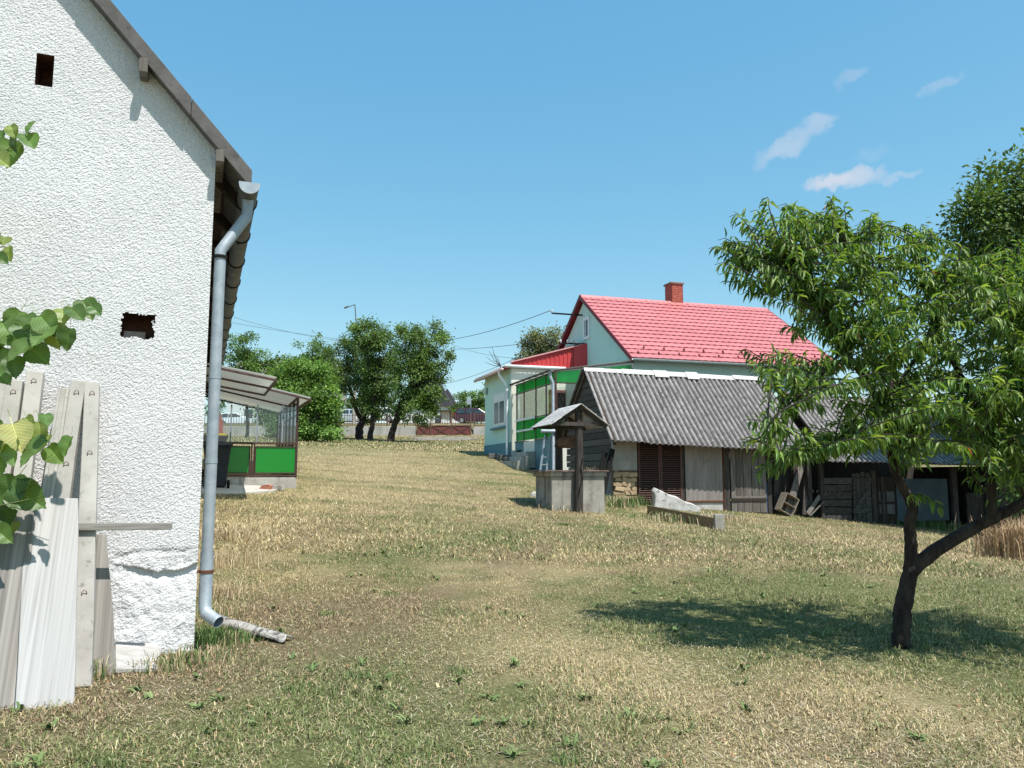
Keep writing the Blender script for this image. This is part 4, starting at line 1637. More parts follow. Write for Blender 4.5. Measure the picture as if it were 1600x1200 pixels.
# the back, the far end and inner dark
m = MB()
m.slab(S(.1, 3.7, zg0 - .8), SR * (UEND + 6.6), SD * .1, (0, 0, eL[1] - zg0 + 1.0))
m.build('back_wall', MAT['black_wood'], shed)
m = MB()
m.slab(S(UEND - .1, .3, zg0 - .9), SR * .08, SD * 3.3, (0, 0, 2.6))
m.build('end_wall', MAT['black_wood'], shed)
m = MB()
m.beam(S(-.1, .06, ZTOP - .10), S(UEND, .06, ZTOP - .32), .10, .12)
m.build('wall_plate', MAT['dark_wood'], shed)
for px in (1199, 1262, 1281):
    front('post', px, px + 6, MAT['black_wood'], .10, .0)
for k, (a, b) in enumerate(((1205, 1222), (1222.5, 1243), (1243.5, 1262))):
    front('board', a, b, MAT['black_wood'], .03, .55)

# clutter in the open bay of the shed
def lean_board(name, label, cat, top, bot, w, th, vt, vb, mat, group=None):
    a, b = SP(*top, vt), SP(*bot, vb)
    m = MB()
    m.beam(S(b[0], vb, b[1]), S(a[0], vt, a[1]), w, th, up=-SD)
    return tag(m.build(name, mat, bevel=.004), label, cat, group)


u_, z_ = SP(1201, 797, -.12)
m = MB()
m.tube([S(u_, .25, SG(u_, .2)), S(u_, .25, SG(u_, .2) + .42), S(u_, .25, SG(u_, .2) + .44), S(u_, .25, SG(u_, .2) + .86), S(u_, .25, SG(u_, .2) + .88)], [.23, .235, .245, .235, .23], 20)
tag(m.build('barrel', pmat('blue_plastic', (.03, .09, .20), (.05, .13, .27), 4, .5, .1, 40, spec=.4), auto=40), 'blue barrel in the shade beside the plank door', 'barrel')
crate = thing('wooden_crate', 'open tilted wooden box leaning in the shed bay', 'crate', S(SP(1220, 800, -.1)[0], -.2, SG(SP(1220, 800, -.1)[0], -.2)), math.radians(16))
Mc = frame(crate) @ Matrix.Rotation(math.radians(28), 4, 'Y') @ Matrix.Translation((0, 0, .05))
CR = pmat('crate_wood', (.20, .165, .125), (.32, .27, .21), 3, .9, .5, 20, (2, 8, 8), rnd=.1)
for nm, c_, s_ in (('side', (-.24, 0, .30), (.02, .3, .56)), ('side', (.20, 0, .30), (.02, .3, .56)), ('bottom', (-.02, 0, .03), (.42, .3, .02)), ('top', (-.02, 0, .57), (.42, .3, .02)), ('divider', (-.02, 0, .30), (.42, .28, .02)), ('back', (-.02, .14, .30), (.42, .015, .52))):
    m = MB()
    m.box(Mc @ Vector(c_), s_, Mc.to_3x3())
    m.build(nm, CR, crate, bevel=.003)
gb = 'boards leaning in the open bay of the shed'
lean_board('leaning_board', 'broad grey board leaning to the right of the tilted wooden box', 'board', (1254, 722), (1229, 806), .22, .03, .2, -.25, MAT['old_wood'], gb)
lean_board('leaning_board', 'dark upright board behind the broad leaning board', 'board', (1262, 730), (1258, 805), .20, .03, .25, -.05, MAT['black_wood'], gb)
lean_board('leaning_board', 'thin stick propped low before the plank bay', 'board', (1288, 783), (1266, 806), .035, .03, -.1, -.3, MAT['old_wood'], gb)
lean_board('leaning_board', 'grey board slanting low beside the thin stick', 'board', (1281, 775), (1262, 803), .13, .03, .0, -.2, MAT['old_wood'], gb)
lean_board('leaning_board', 'short dark board upright just left of the broad leaning board', 'board', (1214, 735), (1212, 795), .18, .03, .35, .3, MAT['black_wood'], gb)

# ================================================================== the lean-to at the shed's right end
lt = thing('plank_lean_to', 'low dark lean-to with plank walls under the fruit tree branches', 'shed', S(UEND + .1, .2, SG(UEND + .1, .2)))
t0, b0 = SP(1222, 613, 1.75), SP(1274, 682, -.05)
U2 = UEND + 7.2
z_t2, z_b2 = t0[1], b0[1]
A1, A2 = S(t0[0], 1.75, z_t2 + .03), S(U2, 1.75, z_t2 - .25)
B1, B2 = S(b0[0], -.05, z_b2 + .03), S(U2, -.05, z_b2 - .35)
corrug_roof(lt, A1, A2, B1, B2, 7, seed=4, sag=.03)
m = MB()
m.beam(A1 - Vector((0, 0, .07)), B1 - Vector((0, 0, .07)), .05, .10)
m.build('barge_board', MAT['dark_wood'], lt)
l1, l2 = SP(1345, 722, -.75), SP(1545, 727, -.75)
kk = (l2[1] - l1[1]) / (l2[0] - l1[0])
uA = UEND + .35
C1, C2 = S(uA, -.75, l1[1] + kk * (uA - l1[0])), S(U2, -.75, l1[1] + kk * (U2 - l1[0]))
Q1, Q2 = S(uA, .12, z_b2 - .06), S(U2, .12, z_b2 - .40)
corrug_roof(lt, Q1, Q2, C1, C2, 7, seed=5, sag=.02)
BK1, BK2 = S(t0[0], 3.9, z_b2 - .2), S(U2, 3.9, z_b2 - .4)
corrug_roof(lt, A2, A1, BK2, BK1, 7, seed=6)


def fl(name, px0, px1, mat, th=.05, v=.0, py0=700, py1=None, bevel=.005, parent=None):
    u0, u1 = SP(px0, 770, v)[0], SP(px1, 770, v)[0]
    z1 = SP((px0 + px1) / 2, py0, v)[1]
    z0 = SG((u0 + u1) / 2, v) - .05 if py1 is None else SP((px0 + px1) / 2, py1, v)[1]
    m = MB()
    m.slab(S(u0, v, z0), SR * (u1 - u0), SD * th, (0, 0, z1 - z0))
    return m.build(name, mat, parent or lt, bevel=bevel)


DW = pmat('grey_rough_plank', (.04, .037, .034), (.105, .098, .09), 2.5, .9, .7, 10, (1, 9, 9), rnd=.3)
fl('post', 1283, 1287, MAT['black_wood'], .10, -.06, 745)
for k in range(6):
    y0 = 746 + k * 11.6
    m = MB()
    a, b = SP(1287, y0 + 10.0 + random.uniform(-1, 1), -.03), SP(1331, y0 + random.uniform(-.6, 1.5), -.03)
    a2, b2 = SP(1331, y0 + 10.5 + random.uniform(-1, 1.5), -.03), SP(1287, y0 + random.uniform(-.5, 1), -.03)
    m.prism([S(a[0], -.03, a[1]), S(a2[0], -.03, a2[1]), S(b[0], -.03, b[1]), S(b2[0], -.03, b2[1])], SD * .04)
    m.build('plank', DW, lt, bevel=.006)
gate = fl('door', 1333, 1361, DW, .03, .02, 740)
for k, (a, b) in enumerate(((1333, 1338.5), (1339, 1345), (1346, 1352), (1353, 1361))):
    fl('plank', a, b, DW, .025, -.01, 738 + random.uniform(-1, 2), parent=gate)
for (p_, q_) in (((1333, 752), (1361, 748)), ((1333, 800), (1361, 797)), ((1335, 800), (1359, 762))):
    a, b = SP(*p_, -.04), SP(*q_, -.04)
    m = MB()
    m.beam(S(a[0], -.04, a[1]), S(b[0], -.04, b[1]), .03, .12)
    m.build('brace', DW, gate, bevel=.004)
fl('post', 1363, 1370, MAT['black_wood'], .12, -.05, 735)
win = fl('window', 1371, 1399, MAT['dark_wood'], .03, .04, 745)
for (a, b, c_, d_) in ((1373, 1382, 768, 784), (1385, 1397, 768, 784), (1373, 1382, 788, 803), (1385, 1397, 788, 803)):
    fl('pane', a, b, MAT['galv_old'], .01, .025, c_, d_, parent=win)
fl('post', 1378, 1381, MAT['black_wood'], .06, -.03, 745)
fl('panel', 1401, 1481, pmat('blue_grey_panel', (.06, .09, .105), (.09, .125, .14), 2, .8, .1, 30, streak=((.07, .095, .11), 5, .6, .5, .7)), .03, .0, 748, 814)
fl('post', 1489, 1497, MAT['black_wood'], .12, -.02, 730)
fl('wall', 1510, 1545, MAT['black_wood'], .08, .1, 770)
fl('post', 1545, 1552, MAT['black_wood'], .12, -.05, 730)
fl('wall', 1552, 1640, MAT['black_wood'], .08, .1, 735)
m = MB()
u_ = SP(1290, 740, -.3)[0]
m.beam(S(u_, -.35, C1.z + .05), S(U2, -.35, C2.z + .05), .1, .12)
m.build('wall_plate', MAT['dark_wood'], lt)
m = MB()
m.slab(S(U2 - .1, .1, SG(U2, 1) - .4), SR * .08, SD * 3.6, (0, 0, 2.4))
m.build('end_wall', MAT['black_wood'], lt)
m = MB()
m.slab(S(UEND - .1, 3.2, SG(U2, 1) - .6), SR * 7.2, SD * .1, (0, 0, 2.62 - SG(U2, 1) + .6))
m.build('back_wall', MAT['black_wood'], lt)

# ================================================================== the well
w0 = G(862, 797)
W0 = Vector((w0.x, w0.y, w0.z))


def Wl(u, v, z):
    p = W0 + SR * u + SD * v
    return Vector((p.x, p.y, z))


def WLP(px, py, v=0.0):
    q = RP(px, py, W0 + SD * v, SD)
    return (q - W0).dot(SR), q.z


well = thing('draw_well', 'old concrete draw well with a small boarded roof beside the shed', 'well', W0)
MAT['well_concrete'] = pmat('stained_concrete', (.27, .25, .215), (.40, .375, .33), 2.5, .95, .6, 30, spots=[((.13, .115, .095), 3.5, .55, .68), ((.09, .08, .07), 16, .62, .72)], streak=((.14, .125, .105), 6, .6, .5, .7))
wu = WLP(945, 780)[0]
wz = WLP(900, 737)[1]
zg1 = w0.z
m = MB()
m.slab(Wl(0, 0, zg1 - .25), SR * wu, SD * 1.25, (0, 0, wz - zg1 + .13))
m.build('well_box', MAT['well_concrete'], well, bevel=.02)
m = MB()
for (a, b) in (((-.04, -.04), (wu + .04, -.04)), ((-.04, 1.25), (wu + .04, 1.25))):
    m.slab(Wl(a[0], a[1], wz - .12), SR * (b[0] - a[0]), SD * .12, (0, 0, .12))
m.slab(Wl(-.045, .08, wz - .12), SR * .12, SD * 1.17, (0, 0, .12))
m.slab(Wl(wu - .075, .08, wz - .12), SR * .12, SD * 1.17, (0, 0, .12))
m.build('rim', MAT['well_concrete'], well, bevel=.015)
LID = pmat('reddish_board', (.16, .10, .085), (.28, .21, .185), 3, .9, .5, 12, (1, 8, 8), rnd=.2)
for k in range(6):
    v = -.10 + k * .24
    m = MB()
    m.slab(Wl(-.12 - random.uniform(0, .1), v, wz + .005 + random.uniform(0, .012)), SR * (wu + .22 + random.uniform(0, .28)), SD * .21, (0, 0, .025))
    m.build('lid_board', LID, well, bevel=.003)
pf = WLP(904, 660, -.10)
zt = WLP(906, 638, -.10)[1]
m = MB()
m.tube([Wl(pf[0] - .03, -.10, zg1 - .15), Wl(pf[0] - .01, -.10, zg1 + .6), Wl(pf[0] + .005, -.10, zg1 + 1.4), Wl(pf[0], -.10, zt)], [.115, .108, .10, .095], 10)
m.build('post', MAT['black_wood'], well, auto=50)
m = MB()
m.tube([Wl(pf[0], 1.34, zg1 - .1), Wl(pf[0], 1.34, zt)], [.11, .09], 10)
m.build('post', MAT['black_wood'], well, auto=50)
ap, le, re_ = WLP(908, 633, -.32), WLP(862, 663, -.32), WLP(952, 665, -.32)
V1 = 1.25
ROOFW = pmat('silvered_roof_board', (.34, .325, .31), (.52, .50, .48), 2.5, .9, .5, 12, (8, 1, 8), rnd=.12, spots=((.22, .2, .18), 14, .55, .7))
for (e_, sg) in ((le, -1), (re_, 1)):
    n = 6
    for k in range(n):
        f0, f1 = k / n, (k + 1) / n + .03
        m = MB()
        p0 = (ap[0] + (e_[0] - ap[0]) * f0, ap[1] + (e_[1] - ap[1]) * f0)
        p1 = (ap[0] + (e_[0] - ap[0]) * f1, ap[1] + (e_[1] - ap[1]) * f1)
        up_ = .012 * (n - k) * .4
        m.prism([Wl(p0[0], -.32 - random.uniform(0, .03), p0[1] + up_), Wl(p1[0], -.32 - random.uniform(0, .03), p1[1] + up_), Wl(p1[0], -.32, p1[1] + up_ + .02), Wl(p0[0], -.32, p0[1] + up_ + .02)], SD * (V1 + .35))
        m.build('roof_board', ROOFW, well, bevel=.003)
    for v in (-.22, 1.2):
        m = MB()
        m.beam(Wl(ap[0], v, ap[1] - .05), Wl(e_[0] * .96 + ap[0] * .04, v, e_[1] - .03), .05, .07)
        m.build('rafter', MAT['black_wood'], well)
for v in (-.2, 1.2):
    m = MB()
    m.beam(Wl(le[0] + .06, v, le[1] + .03), Wl(re_[0] - .06, v, re_[1] + .03), .06, .09)
    m.build('tie_beam', MAT['black_wood'], well)
m = MB()
m.slab(Wl(ap[0] + .12, -.17, re_[1] + .08), SR * .34, SD * .02, (0, 0, .22))
m.build('gable_board', pmat('pale_board', (.22, .18, .14), (.34, .29, .235), 3, .9, .4, 20), well)
dz = WLP(890, 690, .5)[1]
m = MB()
m.tube([Wl(pf[0], -.08, dz), Wl(pf[0], .22, dz)], .035, 8)
m.tube([Wl(pf[0], .22, dz), Wl(pf[0], 1.05, dz)], [.15, .15], 14)
m.tube([Wl(pf[0], 1.05, dz), Wl(pf[0], 1.3, dz)], .035, 8)
m.build('windlass', pmat('windlass_wood', (.11, .065, .045), (.19, .12, .085), 3, .9, .5, 10, (8, 1, 8)), well, auto=50)
m = MB()
m.tube([Wl(pf[0] - .06, -.215, zg1 + .35), Wl(pf[0] - .02, -.22, zg1 + .55), Wl(pf[0] + .05, -.225, zg1 + .75), Wl(pf[0] + .0, -.225, zg1 + 1.0), Wl(pf[0] + .05, -.22, zg1 + 1.25)], .012, 6)
m.build('chain', MAT['dark'], well)
# stones along the foot
for k, (px, py, r) in enumerate(((886, 797, .10), (899, 798, .11), (912, 798, .09), (930, 796, .07), (838, 776, .16))):
    g_ = G(px, py)
    m = MB()
    rg = random.Random(k)
    ring_ = []
    for a in range(8):
        an = 2 * math.pi * a / 8
        ring_.append((math.cos(an) * r * rg.uniform(.8, 1.15), math.sin(an) * r * .7 * rg.uniform(.8, 1.1)))
    vs = [g_ + Vector((x, y, -.03)) for x, y in ring_] + [g_ + Vector((x * 1.02, y * 1.02, r * .45)) for x, y in ring_] + [g_ + Vector((x * .55, y * .55, r * .85 + rg.uniform(-.01, .01))) for x, y in ring_]
    fs = [(i * 8 + a, i * 8 + (a + 1) % 8, i * 8 + 8 + (a + 1) % 8, i * 8 + 8 + a) for i in range(2) for a in range(8)] + [tuple(16 + a for a in range(8))]
    m.add(vs, fs)
    where = ['pale stone at the left of the post foot of the well', 'pale stone right at the post foot of the well', 'small pale stone right of the well post foot', 'smallest stone at the right end of the well wall',
             'large tan stone lying left of the well'][k]
    tag(m.build('stone', pmat('pale_stone', (.45, .42, .37), (.58, .55, .5), 6, .95, .4, 30) if 'pale_stone' not in bpy.data.materials else bpy.data.materials['pale_stone'], auto=60), where, 'stone', 'stones at the well')
# dark beams leaning on the gable of the shed, and a bundle of twigs
gbm = 'beams leaning behind the well'
for k, (tp, bt, lab) in enumerate((((957, 702), (938, 760), 'black beam leaning at the shed corner behind the well, the higher one'), ((946, 708), (925, 760), 'shorter black beam leaning behind the well, left of the higher one'))):
    a, b = SP(*tp, -.25), SP(*bt, -.55)
    m = MB()
    m.beam(S(b[0], -.55, SG(b[0], -.55)), S(a[0], -.25, a[1]), .13, .10, up=-SD)
    tag(m.build('leaning_beam', MAT['dark'], bevel=.01), lab, 'beam', gbm)
m = MB()
c0 = P(924, 745, 21.4)
for k in range(40):
    a = random.uniform(-.9, .9)
    L = random.uniform(.35, .7)
    p = c0 + Vector((random.uniform(-.12, .12), random.uniform(-.1, .1), -.2 + random.uniform(-.05, .05)))
    q = p + Vector((math.sin(a) * L * .6, random.uniform(-.1, .1), math.cos(a) * L * .8))
    m.tube([p, p.lerp(q, .6) + Vector((0, 0, .07)), q + Vector((0, 0, -.03))], .006, 4, False)
zmin = float(gz(c0.x, c0.y))
m.beam(Vector((c0.x, c0.y, zmin)), c0 + Vector((0, 0, -.15)), .25, .25)
twb = tag(m.build('twig_bundle', pmat('grey_twig', (.22, .19, .16), (.34, .3, .26), 5, .9, 0)), 'bundle of pale dry twigs behind the well', 'twigs')

# ------------------------------------------------------------------ things lying before the shed
g0, g1 = G(1012, 803), G(1122, 826)
m = MB()
m.beam(g0 + Vector((0, 0, .10)), g1 + Vector((0, -.02, .10)), .035, .24, up=(0, 0, 1))
bx = tag(m.build('long_plank', pmat('brown_board', (.20, .14, .075), (.29, .21, .12), 2.5, .85, .3, 20, (1, 6, 6), spots=((.12, .09, .06), 4, .56, .7)), bevel=.004), 'long brown board standing on edge in the grass before the shed', 'board')
g2 = G(1122, 826)
m = MB()
m.slab(g2 + Vector((-.07, -.05, -.03)), (.21, .03, 0), (-.02, .09, 0), (0, 0, .34))
tag(m.build('concrete_block', pmat('grey_block', (.27, .25, .22), (.38, .36, .32), 6, .95, .4, 40), bevel=.012), 'upright grey block at the end of the long brown board', 'block')
a, b = SP(1023, 788, -.62), SP(1094, 797, -.72)
m = MB()
pA, pB = S(a[0], -.62, a[1] + .02), S(b[0], -.75, b[1] + .02)
dirv = (pB - pA)
prof = [pA + Vector((0, 0, -.10)), pB + Vector((0, 0, -.12)), pB + Vector((0, 0, .03)), pA.lerp(pB, .88) + Vector((0, 0, .10)), pA.lerp(pB, .7) + Vector((0, 0, .13)), pA.lerp(pB, .52) + Vector((0, 0, .24)), pA.lerp(pB, .34) + Vector((0, 0, .27)),
        pA.lerp(pB, .2) + Vector((0, 0, .34)), pA.lerp(pB, .05) + Vector((0, 0, .40)), pA + Vector((0, 0, .30)), pA + SR * .03 + Vector((0, 0, .18))]
m.prism(prof, SD * .20 + Vector((0, 0, .05)))
tag(m.build('plaster_slab', pmat('white_rubble', (.42, .40, .38), (.62, .61, .59), 5, .95, .8, 20, spots=((.16, .14, .12), 7, .54, .64)), bevel=.02), 'broken white slab leaning below the louvred door', 'slab')
g3, g4 = G(1095, 806), G(1150, 808)
m = MB()
m.beam(g3 + Vector((0, .3, .02)), g4 + Vector((0, .3, .03)), .14, .04)
tag(m.build('plank', plankC, bevel=.004), 'pale plank lying flat before the grey door of the shed', 'board')

# ================================================================== the green house
def H(u, v, z):
    p = GH0 + HR * u + HD * v
    return Vector((p.x, p.y, z))


def HV(px, py, v=0.0):
    q = RP(px, py, GH0 + HD * v, HD)
    return (q - GH0).dot(HR), q.z


def HU(px, py, u=0.0):
    q = RP(px, py, GH0 + HR * u, HR)
    return (q - GH0).dot(HD), q.z


def HG(u, v):
    p = GH0 + HR * u + HD * v
    return float(gz(p.x, p.y))


MINT = pmat('mint_render', (.54, .75, .665), (.58, .78, .69), 1.5, .9, .12, 90, streak=((.50, .70, .62), 3, .5, .5, .8))
MINTP = pmat('blue_plinth', (.13, .235, .265), (.17, .285, .31), 2, .85, .15, 80)
REDT = pmat('red_metal_tile', (.52, .165, .165), (.57, .19, .19), 2, .38, .03, 60, spec=.5, rnd=.045, spots=((.42, .125, .125), 1.3, .52, .75))
REDS = pmat('red_trapezoid_sheet', (.52, .04, .045), (.57, .055, .055), 2, .5, .03, 60, spec=.4)
MAROON = pmat('maroon_trim', (.16, .018, .022), (.21, .026, .03), 4, .5, .05, 60)
WHITE = pmat('white_frame', (.78, .79, .79), (.84, .85, .85), 4, .5, .03, 60)
GREYG = pmat('grey_gutter', (.48, .52, .52), (.60, .63, .62), 6, .5, .05, 60)
DGLASS = pmat('dark_window', (.02, .035, .045), (.05, .075, .09), 1.5, .15, 0, 40, spec=.4)
gh = thing('green_house', 'mint green house with a red tiled roof and glazed veranda', 'house', H(0, 0, HG(0, 0)))
VA = 4.35
zE = HU(990, 553, 0)[1]
q = H(0, VA, 0)
zA = P(915, 463, q.y - .2).z
VB = 2 * VA
LEN = 8.6
kE = (zA - zE) / VA
zf = HG(0, 2) - .8
m = MB()
m.prism([H(0, 0, zf), H(0, 0, zE - .12), H(0, VA, zA - .14), H(0, VB, zE - .12), H(0, VB, zf)], HR * LEN)
m.build('wall', MINT, gh)
# the roof: one strip of pressed tiles after another
OV, GO = .32, .18
NC = 16
top_v, top_z = VA, zA + .05
bot_v, bot_z = -OV, zE - OV * kE + .05
dv, dz_ = (bot_v - top_v) / NC, (bot_z - top_z) / NC
sl = Vector((0, 0, 0)) + HD * dv + Vector((0, 0, dz_))
nrm = HR.cross(-sl).normalized()
if nrm.z < 0:
    nrm = -nrm
RLEN = LEN + 2 * GO
pitchw = .28
m = MB()
nw = int(RLEN / pitchw * 7)


def tile(a, b):
    x = a * RLEN
    w = .5 + .5 * math.cos(2 * math.pi * x / pitchw)
    w = w ** 1.4
    lift = (0, .020, .026, .0)[b] + w * .018
    ff = (0, .74, 1.06 - .18 * (1 - w), 1.06 - .18 * (1 - w))[b]
    return HR * x + sl * ff + nrm * lift


vs = [tile(i / nw, j) for i in range(nw + 1) for j in range(4)]
fs = [(i * 4 + j, i * 4 + j + 1, i * 4 + 5 + j, i * 4 + 4 + j) for i in range(nw) for j in range(3)]
m.add(vs, fs)
course = m.mesh('tile_course', REDT, True)
course.set_sharp_from_angle(angle=math.radians(50))
m = MB()
m.prism([H(-GO, top_v, top_z - .02), H(-GO, bot_v, bot_z - .02), H(-GO, bot_v, bot_z - .08), H(-GO, top_v, top_z - .10)], HR * RLEN)
m.prism([H(-GO, top_v + .01, top_z - .02), H(-GO, VB + OV, bot_z), H(-GO, VB + OV, bot_z - .07), H(-GO, top_v + .01, top_z - .10)], HR * RLEN)
roof = m.build('roof', MAROON, gh)
for k in range(NC):
    o = H(-GO, top_v + dv * k, top_z + dz_ * k)
    piece('tile_course', course, roof, Matrix.Translation(o))
for k in range(NC):
    o = H(-GO, VB - (top_v + dv * k), top_z + dz_ * k)
    # back slope: the same strips turned about the ridge
    R = Matrix(((HR.x, HD.x, 0, 0), (HR.y, HD.y, 0, 0), (0, 0, 1, 0), (0, 0, 0, 1)))
    M = Matrix.Translation(o) @ R @ Matrix.Diagonal((1, -1, 1, 1)) @ R.inverted()
    piece('tile_course', course, roof, M)
nr = 9
for k in range(nr):
    m = MB()
    a, b = H(-GO + RLEN * k / nr, top_v, top_z + .01), H(-GO + RLEN * (k + 1) / nr - .01, top_v, top_z + .01)
    ring_ = [Vector((0, 0, -.07)) - HD * .13, Vector((0, 0, .03)) - HD * .06, Vector((0, 0, .055)), Vector((0, 0, .03)) + HD * .06, Vector((0, 0, -.07)) + HD * .13]
    m.prism([a + r_ for r_ in ring_], b - a)
    m.build('ridge_cap', REDT, roof, bevel=.008)
for (u, nm) in ((-GO - .03, 'barge_board'), (LEN + GO, 'barge_board')):
    for (v0, z0, v1, z1) in ((top_v, top_z, bot_v, bot_z), (top_v, top_z, VB + OV, bot_z)):
        m = MB()
        m.prism([H(u, v0, z0 + .05), H(u, v1, z1 + .05), H(u, v1, z1 - .13), H(u, v0, z0 - .13)], HR * .03)
        m.build(nm, MAROON, roof)
# snow guards
m = MB()
m.prism([Vector((-.02, 0, 0)) * 0 + p for p in (HD * 0, HD * .10 + Vector((0, 0, .06)), HD * .03 + Vector((0, 0, .11)), -HD * .02 + Vector((0, 0, .03)))], HR * .03)
guard = m.mesh('snow_guard', MAROON)
for k in range(11):
    for (row, off) in ((.9, 0), (2.1, .4)):
        u = .2 + k * .82 + off
        if u < LEN:
            p = H(u, bot_v - dv * row, bot_z - dz_ * row) + nrm * .035
            piece('snow_guard', guard, roof, Matrix.Translation(p))
# gutter of the front eave
m = MB()
gv, gz_ = bot_v - .06, bot_z - .03
n = 8
prof = [(gv + .065 * math.cos(math.pi * (1 + k / n)), gz_ + .065 * math.sin(math.pi * (1 + k / n))) for k in range(n + 1)]
prof += [(gv + .055 * math.cos(math.pi * (2 - k / n)), gz_ + .055 * math.sin(math.pi * (2 - k / n)) + .003) for k in range(n + 1)]
m.prism([H(-GO, v, z) for v, z in prof], HR * RLEN)
gutter = m.build('gutter', GREYG, gh)
# chimney of brick courses
cu0 = HV(1042, 465, VA + .3)[0]
cu1 = HV(1060, 465, VA + .3)[0]
cz0, cz1 = zA - .35, HV(1050, 445, VA + .1)[1]
cs = cu1 - cu0
CBR = pmat('chimney_brick', (.33, .075, .055), (.45, .12, .085), 9, .9, .3, 40, rnd=.12)
m = MB()
m.slab(H(cu0 + .015, VA - .1 + .015, cz0), HR * (cs - .03), HD * (cs - .03), (0, 0, cz1 - cz0))
chim = m.build('chimney', pmat('mortar', (.42, .36, .32), (.5, .44, .4), 9, .95, .2, 40), roof)
m = MB()
zc = cz0
row = 0
while zc < cz1 - .05:
    L = cs / 2
    for side in range(4):
        for j in range(3):
            a, b = max(0, (j - .5 * (row % 2)) * L), min(cs, (j + 1 - .5 * (row % 2)) * L - .012)
            if b - a < .04:
                continue
            if side == 0:
                m.slab(H(cu0 + a, VA - .1, zc), HR * (b - a), HD * .05, (0, 0, .062))
            elif side == 1:
                m.slab(H(cu0, VA - .1 + a, zc), HD * (b - a), HR * .05, (0, 0, .0622))
            elif side == 2:
                m.slab(H(cu0 + a, VA - .1 + cs - .05, zc), HR * (b - a), HD * .05, (0, 0, .0624))
            else:
                m.slab(H(cu0 + cs - .05, VA - .1 + a, zc), HD * (b - a), HR * .05, (0, 0, .0626))
    zc += .075
    row += 1
bk = m.build('bricks', CBR, chim)
bk['kind'] = 'stuff'
m = MB()
m.slab(H(cu0 - .05, VA - .15, cz1), HR * (cs + .1), HD * (cs + .1), (0, 0, .07))
m.build('chimney_cap', pmat('cap_stone', (.22, .14, .12), (.30, .2, .17), 6, .9, .3, 40), chim, bevel=.01)
# attic window in the gable
v0, z0 = HU(922, 528, -.0)
v1, z1 = HU(912.5, 498, -.0)
m = MB()
m.slab(H(-.05, v0, z0), HR * .05, HD * (v1 - v0), (0, 0, z1 - z0))
wn_ = m.build('window', WHITE, gh, bevel=.005)
m = MB()
m.slab(H(-.056, v0 + (v1 - v0) * .2, z0 + .12), HR * .01, HD * (v1 - v0) * .55, (0, 0, (z1 - z0) - .24))
m.build('pane', DGLASS, wn_)
m = MB()
m.beam(H(-.07, v0 + (v1 - v0) * .48, z0 + .12), H(-.07, v0 + (v1 - v0) * .48, z1 - .12), .04, .02)
m.build('mullion', WHITE, wn_)
# brackets of the power line
hk = []
for (px0, py, px1, base_v) in ((885, 491, 910, None), (890, 536, 906, None)):
    v_, z_ = HU(px1, py + 1.5, 0)
    a = H(0, v_, z_)
    out = 1.35 if py < 500 else .9
    b = H(-out, v_, z_ + .0)
    m = MB()
    m.beam(a, b, .05, .06)
    br = m.build('wire_bracket', MAT['dark'], gh)
    for f in ((1.0,) if py < 500 else (.3, .6, .95)):
        m = MB()
        c_ = a.lerp(b, f)
        m.tube([c_, c_ + Vector((0, 0, .08)), c_ + Vector((0, 0, .16))], [.03, .05, .025], 8)
        m.build('insulator', GREYG, br)
    hk.append(b + Vector((0, 0, .13)))

# ---- the wing with the window
UWG, VW0, VW1 = -3.16, 4.45, 8.2
zWE = HU(756, 592, UWG)[1]
zpl = HU(775, 694, UWG)[1]
zwf = HG(UWG, 6) - .6
zRT = HV(916, 538, VW0 - .15)[1]           # where the wing roof meets the gable
m = MB()
m.prism([H(UWG, VW0, zwf), H(UWG, VW0, zWE), H(-.001, VW0, zRT - .12), H(-.001, VW0, zwf)], HD * (VW1 - VW0))
wing = m.build('wing_wall', MINT, gh)
m = MB()
m.slab(H(UWG - .03, VW0 - .03, zwf), HR * 3.1, HD * (VW1 - VW0 + .06), (0, 0, zpl - zwf))
m.build('plinth', MINTP, wing)
# window: niche frame, roller box, two casements, sill
wv0, wzb = HU(790.5, 664, UWG)
wv1, wzt = HU(772.5, 618, UWG)
m = MB()
m.slab(H(UWG - .03, wv0 - .12, wzb - .03), HR * .03, HD * (wv1 - wv0 + .24), (0, 0, wzt - wzb + .2))
wf = m.build('window', pmat('pale_surround', (.56, .68, .64), (.62, .73, .69), 3, .9, .1, 60), gh)
m = MB()
m.slab(H(UWG - .045, wv0, wzb), HR * .02, HD * (wv1 - wv0), (0, 0, wzt - wzb))
m.build('frame', WHITE, wf, bevel=.004)
wd = wv1 - wv0
for (a, b) in ((.08, .47), (.55, .93)):
    m = MB()
    m.slab(H(UWG - .050, wv0 + wd * a, wzb + .12), HR * .01, HD * wd * (b - a), (0, 0, (wzt - wzb) * .74 - .12))
    m.build('pane', DGLASS, wf)
m = MB()
m.slab(H(UWG - .055, wv0 + .03, wzt - (wzt - wzb) * .22), HR * .02, HD * (wd - .06), (0, 0, (wzt - wzb) * .2))
m.build('roller_box', WHITE, wf)
m = MB()
m.slab(H(UWG - .16, wv0 - .16, wzb - .13), HR * .14, HD * (wd + .32), (0, 0, .08))
m.build('sill', MINTP, wf, bevel=.008)
m = MB()
m.tube([H(UWG - .03, VW1 - .35, HU(760, 612, UWG)[1]), H(UWG - .01, VW1 - .35, HU(760, 612, UWG)[1])], .16, 14)
m.build('wall_ornament', pmat('dull_green', (.15, .26, .22), (.2, .32, .27), 5, .8, .1, 40), gh)
